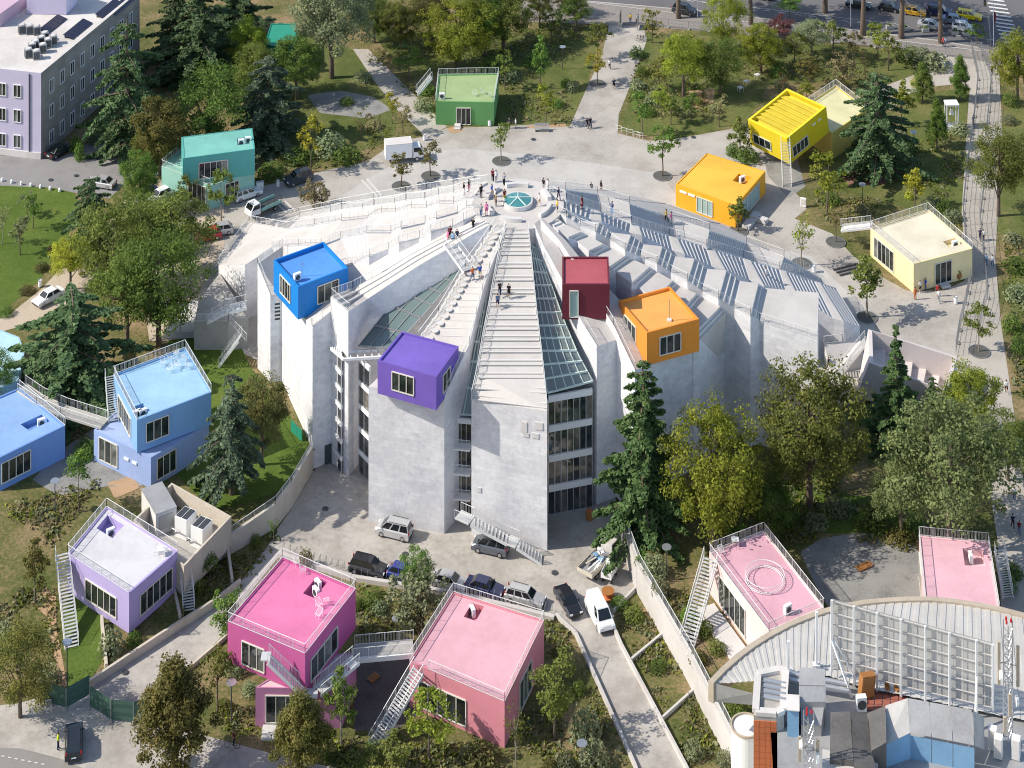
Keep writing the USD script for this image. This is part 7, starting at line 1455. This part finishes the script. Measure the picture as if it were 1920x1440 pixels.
for (fn, px, py, fc, ps, sh, lo, kind, lab) in PEOPLE:
    person(lab, fn(px, py) + [0, 0, .09 if fn is on else 0.03], fc, ps, sh, lo, kind, 'brown' if 'white' in sh else 'dark', 1.66 + .12 * ((px * 7 + py) % 10) / 10, long_hair=kind == 'dress')
def bicycle(label, p, rot, group=None):
    t = thing('bicycle', label, 'bicycle', p, rot, group=group); R = .33
    for x in (-.52, .52):
        k = part(t, 'wheel', MB().tube([[x + R * math.cos(a), 0, R + R * math.sin(a)] for a in np.linspace(0, 2 * math.pi, 25)], .022, 5), 'tyre'); m = MB()
        for a in np.linspace(0, math.pi, 6, endpoint=False): m.bar((x - R * math.cos(a), 0, R - R * math.sin(a)), (x + R * math.cos(a), 0, R + R * math.sin(a)), .008)
        part(k, 'spokes', m, 'grey_steel')
    m = MB()
    for a, b in (((-.52, 0, R), (-.12, 0, R)), ((-.12, 0, R), (-.25, 0, .85)), ((-.52, 0, R), (-.22, 0, .78)), ((-.12, 0, R), (.38, 0, .80)), ((-.22, 0, .78), (.36, 0, .84)), ((.52, 0, R), (.35, 0, .98))): m.bar(a, b, .035)
    part(t, 'frame', m, 'dark_metal'); part(t, 'saddle', MB().box((-.26, 0, .90), (.26, .14, .06)), 'black_rubber'); part(t, 'handlebar', MB().bar((.34, -.26, 1.0), (.34, .26, 1.0), .03), 'grey_steel'); return t
cp = on(437, 1402, .09); person('cyclist in a dark red top standing astride a bicycle at the bottom', cp + [.05, .1, 0], 185, 'stand', 'maroon', 'black'); bicycle('black bicycle held by the person in dark red at the bottom', cp + [-.1, -.16, 0], 172)
for k in range(3): bicycle(('left', 'middle', 'right')[k] + ' bicycle parked at the promenade edge near the gate', on(1198 + 5 * k, 76 + (k % 2) * 2, .09), 20 + 15 * k, 'bicycles at the promenade edge')
# ================================================================ STREET FURNITURE AND SMALL THINGS
def lamp(px, py, hpx, label):
    p = on(px, py); h = hpx / ((py - HORIZON) / (HC - p[2])); t = thing('park_lamp', label, 'lamp post', p, group='disc headed park lamps')
    part(t, 'post', MB().tube([(0, 0, 0), (0, 0, h)], [.07, .05], 8), 'dark_metal'); part(t, 'disc_head', MB().cyl((0, 0, h), .55, .07, 20), 'galvanised'); part(t, 'lamp_housing', MB().cyl((0, 0, h - .22), .1, .22, 8, .16), 'dark_metal')
for a in ((103, 962, 60, 'disc headed park lamp near the round headed tree at the left'), (126, 1288, 84, 'disc headed park lamp beside the steel stair of the lavender pavilion'), (434, 1356, 76, 'disc headed park lamp left of the magenta boxes'), (1250, 1088, 62, 'disc headed park lamp right of the tall white wall'), (1091, 1446, 52, 'disc headed park lamp at the bottom edge left of the ramp road'), (744, 1188, 28, 'short disc headed lamp between the magenta and pink pavilions'), (1617, 390, 44, 'disc headed park lamp on the lawn below the yellow pavilion'), (1713, 288, 40, 'disc headed park lamp left of the bell frame'), (264, 1402, 54, 'disc headed park lamp beside the rusty pyramidal tree'), (1055, 130, 42, 'disc headed park lamp in the park beds left of the promenade'), (422, 130, 24, 'disc headed park lamp deep among the cedars')): lamp(*a)
for x, y in ((940, 303), (807, 331), (752, 350), (1242, 331), (1384, 434), (1503, 495), (1567, 455), (1625, 596), (1836, 660), (1120, 158), (416, 428)):
    p = on(x, y); t = thing('tree_grate', f'round tree grate of the young tree {where(x, y)[0]}', 'tree grate', p + [0, 0, .07], group='round tree grates on the plaza')
    part(t, 'gravel_disc', MB().cyl((0, 0, 0), 1.42, .03, 36), 'grate'); part(t, 'ring', MB().tm(trimesh.creation.annulus(1.40, 1.5, .06, sections=40).apply_translation((0, 0, .03))), 'grey_steel')
seen_g = {}
for prim in stage.GetPrimAtPath('/World').GetChildren():
    if prim.GetName().startswith('tree_grate'):
        l = prim.GetCustomDataByKey('label'); seen_g[l] = seen_g.get(l, 0) + 1
        if seen_g[l] > 1: prim.SetCustomDataByKey('label', l + f', {ORD[seen_g[l] - 1]}one')
def bin_(px, py, label):
    t = thing('litter_bin', label, 'litter bin', on(px, py, .09), group='white litter bins'); part(t, 'drum', MB().cyl((0, 0, 0), .27, .85, 16), 'white_paint'); part(t, 'lid', MB().tm(trimesh.creation.annulus(.2, .3, .08, sections=16).apply_translation((0, 0, .88))), 'galvanised')
for a in ((918, 236, 'white litter bin at the right front corner of the green pavilion'), (796, 263, 'white litter bin at the plaza end of the park path'), (1770, 127, 'white litter bin on the sandy path near the boulevard'), (1792, 569, 'white litter bin on the plaza right of the cream pavilion'), (521, 350, 'white litter bin right of the turquoise pavilion'), (1526, 511, 'white litter bin beside the fine right hand stairs'), (75, 538, 'white litter bin on the edge of the sandy path')): bin_(*a)
t = thing('park_bench', 'grey slatted bench on the plaza left of the promenade', 'bench', on(1016, 246, .09), 0)
for k in range(4): part(t, 'seat_slat', MB().box((0, -.25 + .17 * k, .45), (2.4, .14, .05)), 'zinc_sheet')
for k in range(3): part(t, 'back_slat', MB().box((0, .38 + .04 * k, .62 + .17 * k), (2.4, .05, .14)), 'zinc_sheet')
for s in (-1, 1): part(t, 'leg', MB().box((1.1 * s, 0, .22), (.08, .7, .44)), 'grey_steel')
# bell monument
t = thing('bell_frame', 'white open frame monument with a bell hanging inside', 'bell monument', on(1784, 240), 3); hh = 4.0
for sx in (-.95, .95):
    for sy in (-.75, .75): part(t, 'pillar', MB().bar((sx, sy, .4), (sx, sy, hh), .16), 'white_paint')
part(t, 'base', MB().box((0, 0, .22), (2.3, 1.9, .44)), 'white_step'); part(t, 'roof', MB().box((0, 0, hh + .12), (2.15, 1.75, .24)), 'white_paint')
prof = [(.02, .95), (.16, .93), (.24, .8), (.30, .45), (.40, .12), (.46, 0), (.40, 0), (.02, .7)]; bl = trimesh.creation.revolve(np.array(prof), sections=20); bl.apply_translation((0, 0, 2.35)); part(t, 'bell', MB().tm(bl), 'galvanised', smooth=40); part(t, 'hanger', MB().bar((0, 0, 3.3), (0, 0, hh), .06), 'dark_metal')
# temporary fences
def mesh_fence(label, pts, h=2.0, name='site_fence', sheetmat=None, seg=3.4, cat='fence'):
    t = thing(name, label, cat); P = [on(x, y, .09) for x, y in pts]
    for a, b in zip(P[:-1], P[1:]):
        n = max(1, int(round(np.linalg.norm(b - a) / seg)))
        for i in range(n):
            p, q = a + (b - a) * i / n, a + (b - a) * ((i + 1) / n - .01); mb = MB()
            if sheetmat:
                m = 5
                for k in range(m): 
                    u, v = p + [0, 0, .1 + h * k / m], q + [0, 0, .1 + h * k / m]; d = [0, .05 * (k % 2), 0]
                    mb.quad(u + d, v + d, v + [0, .05 * ((k + 1) % 2), h / m], u + [0, .05 * ((k + 1) % 2), h / m])
                part(t, 'panel', mb, sheetmat)
            else:
                for k in range(15): mb.bar(p + (q - p) * k / 14 + [0, 0, .15], p + (q - p) * k / 14 + [0, 0, h], .018)
                for z in (.15, .75, 1.35, h): mb.bar(p + [0, 0, z], q + [0, 0, z], .03)
                part(t, 'panel', mb, 'grey_steel')
            part(t, 'post', MB().bar(p, p + [0, 0, h + .1], .07), 'grey_steel'); part(t, 'foot', MB().box(p + [0, 0, .06], (.3, .8, .12)), 'grey_concrete')
    return t
surf('green_sheet', (0.045, 0.10, 0.075), 0.7, 0.15, 1.0, 4.0)
mesh_fence('dark green site fence, left run of panels at the foot of the cobbled ramp', [(86, 1318), (124, 1330), (168, 1305)], 2.1, sheetmat='green_sheet')
mesh_fence('dark green site fence, right run of panels across the cobbled ramp', [(168, 1326), (208, 1352), (250, 1356), (274, 1352)], 2.1, sheetmat='green_sheet')
mesh_fence('long wire mesh fence along the left side of the promenade', [(1822, 98), (1834, 150), (1830, 200), (1822, 260), (1813, 330), (1806, 400), (1812, 470), (1820, 520)])
mesh_fence('wire mesh fence along the right side of the promenade', [(1840, 102), (1856, 140), (1858, 170), (1852, 230), (1848, 270)])
mesh_fence('wire mesh fence between the plaza and the path beside the cream pavilion', [(1820, 530), (1812, 570), (1800, 620), (1792, 668)])
mesh_fence('wire mesh fence along the right path beyond the cream pavilion', [(1846, 350), (1838, 420), (1852, 560), (1836, 620)])
mesh_fence('low wire fence between the park and the boulevard pavement', [(1020, 40), (1140, 46)], 1.2)
mesh_fence('wire fence between the yellow pavilion gardens and the boulevard pavement', [(1215, 48), (1330, 60), (1480, 73), (1640, 90), (1700, 97), (1810, 110)], 1.5)
for k, (x, y) in enumerate(((1163, 48), (1196, 52))):
    t = thing('gate_panel', ('left', 'right')[k] + ' dark panel of the gate at the street end of the promenade', 'gate', on(x, y, .09), 80); part(t, 'panel', MB().box((0, 0, 1.3), (2.2, .08, 2.2)), 'zinc_sheet' if k else 'dark_sheet'); part(t, 'post', MB().bar((-1.1, 0, 0), (-1.1, 0, 2.6), .1), 'grey_steel'); part(t, 'post', MB().bar((1.1, 0, 0), (1.1, 0, 2.6), .1), 'grey_steel')
# street poles
t = thing('traffic_light', 'dark traffic light on a leaning pole at the zebra crossing', 'traffic light', on(1858, 86, .1)); part(t, 'pole', MB().tube([(0, 0, 0), (-.5, 0, 6), (-1.0, 0, 7.6)], .08, 6), 'grey_steel'); part(t, 'signal_head', MB().box((-1.1, -.1, 7.6), (.4, .35, 1.0)), 'dark_metal')
for k in range(3): part(t, 'lens', MB().cyl((-1.1, -.3, 7.9 - .3 * k), .1, .05, 8), ('red_lens', 'cloth_yellow', 'cloth_lime')[k])
for k, (x, y, l) in enumerate(((1863, 86, 'tall white flag pole beside the traffic light'), (1308, 33, 'white flag pole with orange flag near the top edge'), (1595, 50, 'white flag pole with a furled flag among the street pines'))):
    t = thing('flag_pole', l, 'flag pole', on(x, y, .1)); part(t, 'pole', MB().tube([(0, 0, 0), (0, 0, 9)], [.08, .05], 6), 'white_paint'); part(t, 'flag', MB().hexa([(.05, -.02, 4.2), (.35, -.02, 4.0), (.35, .02, 4.0), (.05, .02, 4.2)], [(.05, -.02, 6.2), (.45, -.02, 5.4), (.45, .02, 5.4), (.05, .02, 6.2)]), ('cloth_maroon', 'cloth_orange', 'cloth_white')[k])
for i, x in enumerate((1640, 1668, 1698, 1735, 1790, 1812)):
    t = thing('street_planter', f'{ORD[i] or "first "}concrete planter box from the left along the boulevard kerb', 'planter', on(x, 52 + (x - 1640) * .085, .1), 8, group='planters along the boulevard kerb'); part(t, 'box', MB().box((0, 0, .3), (1.3, .7, .6)), 'grey_concrete'); v, f = leaves(np.random.default_rng(i), np.random.default_rng(i).normal(0, .22, (60, 3)) * [1.5, .8, .6] + [0, 0, .75], np.zeros((60, 3)), .25); part(t, 'plants', MB().add(v, f), 'leaf_green')
# white bollards along the front lawn and bike stands by the promenade mouth
for i in range(7):
    x, y = 4 + 18 * i, 340 + 3.2 * i; t = thing('bollard', f'white kerb bollard, {ORD[i] or "first "}from the left along the front lawn', 'bollard', on(x, y, .05), group='white bollards along the front lawn'); part(t, 'shaft', MB().cyl((0, 0, 0), .22, .4, 12), 'white_paint'); part(t, 'cap', MB().cyl((0, 0, .4), .22, .12, 12, .08), 'white_paint')
for i, (x, y) in enumerate(((1160, 247), (1170, 251), (1181, 254), (1193, 258), (1200, 260))):
    t = thing('bike_stand', f'{ORD[i] or "first "}white bike stand from the left at the mouth of the promenade', 'bike stand', on(x, y, .09), -20, group='white bike stands'); part(t, 'hoop', MB().tube([(-.5, 0, 0), (-.5, 0, .9), (.5, 0, .9), (.5, 0, 0)], .035, 6), 'rail_white'); part(t, 'crossbar', MB().bar((-.5, 0, .45), (.5, 0, .45), .03), 'rail_white')
# wire chairs and tables
def wire_chair(label, p, rot, group='wire chairs on the pavilion roofs'):
    t = thing('wire_chair', label, 'chair', p, rot, group=group); m = MB()
    for k in range(6): m.bar((-.27 + .11 * k, -.27, .44), (-.27 + .11 * k, .27, .44), .02); m.bar((-.27 + .11 * k, .27, .44), (-.27 + .11 * k, .36, .9), .02)
    part(t, 'wire_seat', m, 'rail_white')
    for sx in (-.27, .27):
        for sy in (-.27, .27): part(t, 'leg', MB().bar((sx, sy, 0), (sx, sy, .44), .03), 'rail_white')
    part(t, 'frame', MB().bar((-.3, .36, .9), (.3, .36, .9), .03).bar((-.3, -.27, .44), (.3, -.27, .44), .03).bar((-.3, -.27, .44), (-.3, .36, .9), .03).bar((.3, -.27, .44), (.3, .36, .9), .03), 'rail_white')
def wire_table(label, p, rot, group='wire tables on the pavilion roofs'):
    t = thing('wire_table', label, 'table', p, rot, group=group); part(t, 'tabletop', MB().box((0, 0, .72), (.85, .85, .03)), 'rail_white')
    for sx in (-.35, .35):
        for sy in (-.35, .35): part(t, 'leg', MB().bar((sx, sy, 0), (sx, sy, .72), .03), 'rail_white')
zm = 8.5
for x, y, r, l in ((598, 1140, 40, 'left wire chair on the magenta roof near the machines'), (612, 1132, 200, 'upper wire chair on the magenta roof near the machines'), (598, 1158, 320, 'lower wire chair on the magenta roof near the machines'), (556, 1060, 30, 'tall wire chair at the back of the magenta roof'), (568, 1075, 90, 'reclined wire chair at the back of the magenta roof')): wire_chair(l, at(x, y, zm), r)
zc = zl + 4.9
for x, y, r, l in ((293, 1038, 10, 'left wire chair on the lavender roof'), (310, 1036, 180, 'right wire chair on the lavender roof')): wire_chair(l, at(x, y, zc), r)
wire_table('wire table between the chairs on the lavender roof', at(302, 1040, zc), 10)
for i, (x, y, r) in enumerate(((305, 685, 20), (318, 676, 100), (333, 690, 40), (345, 676, 160), (330, 668, 250), (318, 697, 300), (352, 690, 200))):
    wire_chair(f'pale wire chair on the light blue roof, {ORD[i] or "first "}of the loose cluster', at(x, y, 10.3), r)
for i, (x, y, r) in enumerate(((890, 180, 0), (905, 176, 90), (918, 182, 180))): wire_chair(('left', 'middle', 'right')[i] + ' wire chair on the green pavilion roof', at(x, y, 6.3), r)
wire_chair('wire chair standing alone on the pavement at the green site fence', on(91, 1334, .09), 20, None)
wire_chair('wire chair at the back left corner of the rose pink roof', at(1352, 1040, 7.1), 30); wire_table('round wire table at the back of the rose pink roof', at(1378, 1022, 7.1), 0)
for i, (x, y) in enumerate(((1388, 172), (1400, 160), (1420, 148))): wire_table(('left', 'middle', 'right')[i] + ' pale picnic table under the park trees by the yellow pavilion', on(x, y, .05), 30, 'picnic tables in the park')
# pallets, spool, barrel, sign boxes
def pallet(label, p, rot):
    t = thing('pallet', label, 'pallet', p, rot)
    for k in range(6): part(t, 'board', MB().box((-.55 + .22 * k, 0, .13), (.12, .85, .03)), 'wood_brown')
    for k in (-1, 0, 1): part(t, 'runner', MB().box((0, .38 * k, .06), (1.25, .1, .1)), 'wood_brown')
pallet('wooden pallet on the dark ground under the footbridge', on(700, 1273, .09), 50); pallet('wooden pallet on the gravel circle, left of two', on(1615, 1066, .09), 30); pallet('wooden pallet on the gravel circle, right of two', on(1625, 1062, .09), 30)
t = thing('cable_spool', 'orange cable spool at the corner of the planted strip', 'cable spool', at(1140, 1120, .1)); part(t, 'flange', MB().cyl((0, 0, 0), .75, .1, 20), 'orange_tile'); part(t, 'flange', MB().cyl((0, 0, .7), .75, .1, 20), 'wood_brown'); part(t, 'core', MB().cyl((0, 0, .1), .35, .6, 14), 'orange_tile')
t = thing('barrel', 'rusty barrel standing at the foot of the tall glass front', 'barrel', at(1105, 972, .1)); part(t, 'drum', MB().cyl((0, 0, 0), .45, .9, 18), 'wood_brown'); part(t, 'lid', MB().cyl((0, 0, .9), .42, .05, 18), 'orange_tile')
t = thing('clay_pot', 'large brown clay pot right of the cream pavilion door', 'pot', on(1796, 523, .09)); part(t, 'pot', MB().tm(trimesh.creation.revolve(np.array([(.01, 0), (.4, .02), (.6, .5), (.5, .9), (.42, .9), (.4, .8), (.01, .8)]), sections=18)), 'wood_brown', smooth=40); part(t, 'plant', MB().add(*leaves(np.random.default_rng(4), np.random.default_rng(4).normal(0, .22, (70, 3)) + [0, 0, 1.1], np.zeros((70, 3)), .25)), 'leaf_green')
t = thing('sign_box', 'upright white sign box on the plaza edge right of the amber pavilion', 'sign', on(1506, 388, .09), -20); part(t, 'body', MB().box((0, 0, .65), (.9, .25, 1.3)), 'white_paint'); part(t, 'panel', MB().box((0, -.14, .75), (.7, .03, .8)), 'flat_roof')
t = thing('utility_cabinet', 'pale grey utility cabinet right of the white estate car', 'cabinet', on(487, 356, .09), 15); part(t, 'body', MB().box((0, 0, .6), (1.2, .5, 1.2)), 'flat_roof'); part(t, 'door', MB().box((0, -.27, .6), (1.0, .04, 1.0)), 'white_paint')
t = thing('concrete_block', 'pale concrete block lying right of the amber pavilion', 'block', on(1424, 415, .09), -35); part(t, 'block', MB().box((0, 0, .3), (2.6, 1.0, .6)), 'white_step'); part(t, 'lifting_eye', MB().box((0, 0, .64), (.3, .1, .1)), 'grey_steel')
for i in range(3):
    t = thing('timber_beam', ('rear', 'middle', 'front')[i] + ' dark timber beam on the plaza right of the fine stairs', 'beam', on(1585 + 6 * i, 532 + 5 * i - 30, .12), 22, group='timber beams on the plaza'); part(t, 'beam', MB().box((0, 0, .08), (4.2, .22, .16)), 'dark_sheet'); part(t, 'strap', MB().box((.8, 0, .09), (.06, .24, .17)), 'grey_steel')
# steel stairs about the pyramid
def outside_stair(label, pts, w=1.5, name='steel_stair'):
    t = thing(name, label, 'stairs'); P = pts
    for a, b in zip(P[:-1], P[1:]):
        if abs(a[2] - b[2]) < .25:
            part(t, 'landing', MB().bar(a - [0, 0, .05], b - [0, 0, .05], w, .12), 'tread_steel')
            d = (b - a)[:2] / np.linalg.norm((b - a)[:2]); s = np.array([-d[1], d[0], 0]) * w / 2
            for k in (-1, 1): part(t, 'railing', rail_mesh([a + s * k, b + s * k], 1.05, .2), 'rail_white')
        else: stairs(t, a, b, w)
    return t
outside_stair('long white steel stair on the front wall beside the dark grey van', [at(868, 958, 3.9) + [-.6, -.6, 0], at(884, 965, 3.8) + [0, -1.0, 0], at(952, 1001, 1.9) + [0, -1.0, 0], at(970, 1008, 1.8) + [0, -1, 0], at(1016, 1043, .1) + [0, -.6, 0]])
outside_stair('small steel stair from the scalloped beam up to the long wall', [cone(842, 455, .7), cone(880, 508, .3)], 1.6)
outside_stair('grey steel stair down the left flank of the pyramid above the side lawn', [at(450, 632, 6.4), at(413, 680, 2.7)], 1.6)
outside_stair('white curved steel stair on the far left wall of the pyramid', [at(462, 572, 8.5), at(430, 580, 8.2), at(392, 600, 6.3)], 1.4)
outside_stair('white steel stair in the gap right of the folded slab wall', [at(1492, 640, 9.5), at(1470, 646, 9.4), at(1446, 690, 6.2), at(1432, 692, 6.1), at(1480, 742, 3.2)], 1.5)
t = thing('side_deck', 'broad concrete deck stepping down left of the pyramid under the trees', 'deck')
part(t, 'deck_slab', MB().prism([at(375, 560, 6.4), at(412, 512, 6.4), at(466, 600, 6.4), at(428, 603, 6.4), at(364, 603, 6.4)], 2.3), 'grey_concrete'); part(t, 'deck_slab', MB().prism([at(306, 622, 3.4), at(345, 570, 3.4), at(372, 560, 3.4), at(364, 622, 3.4)], 2.2), 'white_step')
part(t, 'railing', rail_mesh([at(364, 603, 6.4), at(428, 603, 6.4), at(462, 640, 5.6)], 1.05, .2), 'rail_white')
t = thing('site_hoarding', 'green temporary hoarding at the foot of the left white wall', 'fence', on(556, 818)); part(t, 'panel', MB().box((0, 0, .7), (2.6, .08, 1.4), -.9), 'viridian_wall'); part(t, 'post', MB().bar((0, 0, 0), (0, 0, 1.6), .1), 'grey_steel')
# low concrete ramp walls of the sunken court right of the pyramid
t = thing('court_wall', 'pale slanted concrete ramp wall in the sunken court by the amphitheatre', 'ramp wall')
part(t, 'wall', MB().prism([at(1545, 645, 5.2), at(1612, 636, 5.2), at(1618, 652, 5.2), at(1560, 700, 2.6)], 2.2), 'white_step'); part(t, 'railing', rail_mesh([at(1545, 645, 5.2), at(1612, 636, 5.2)], 1.05, .2), 'rail_white')
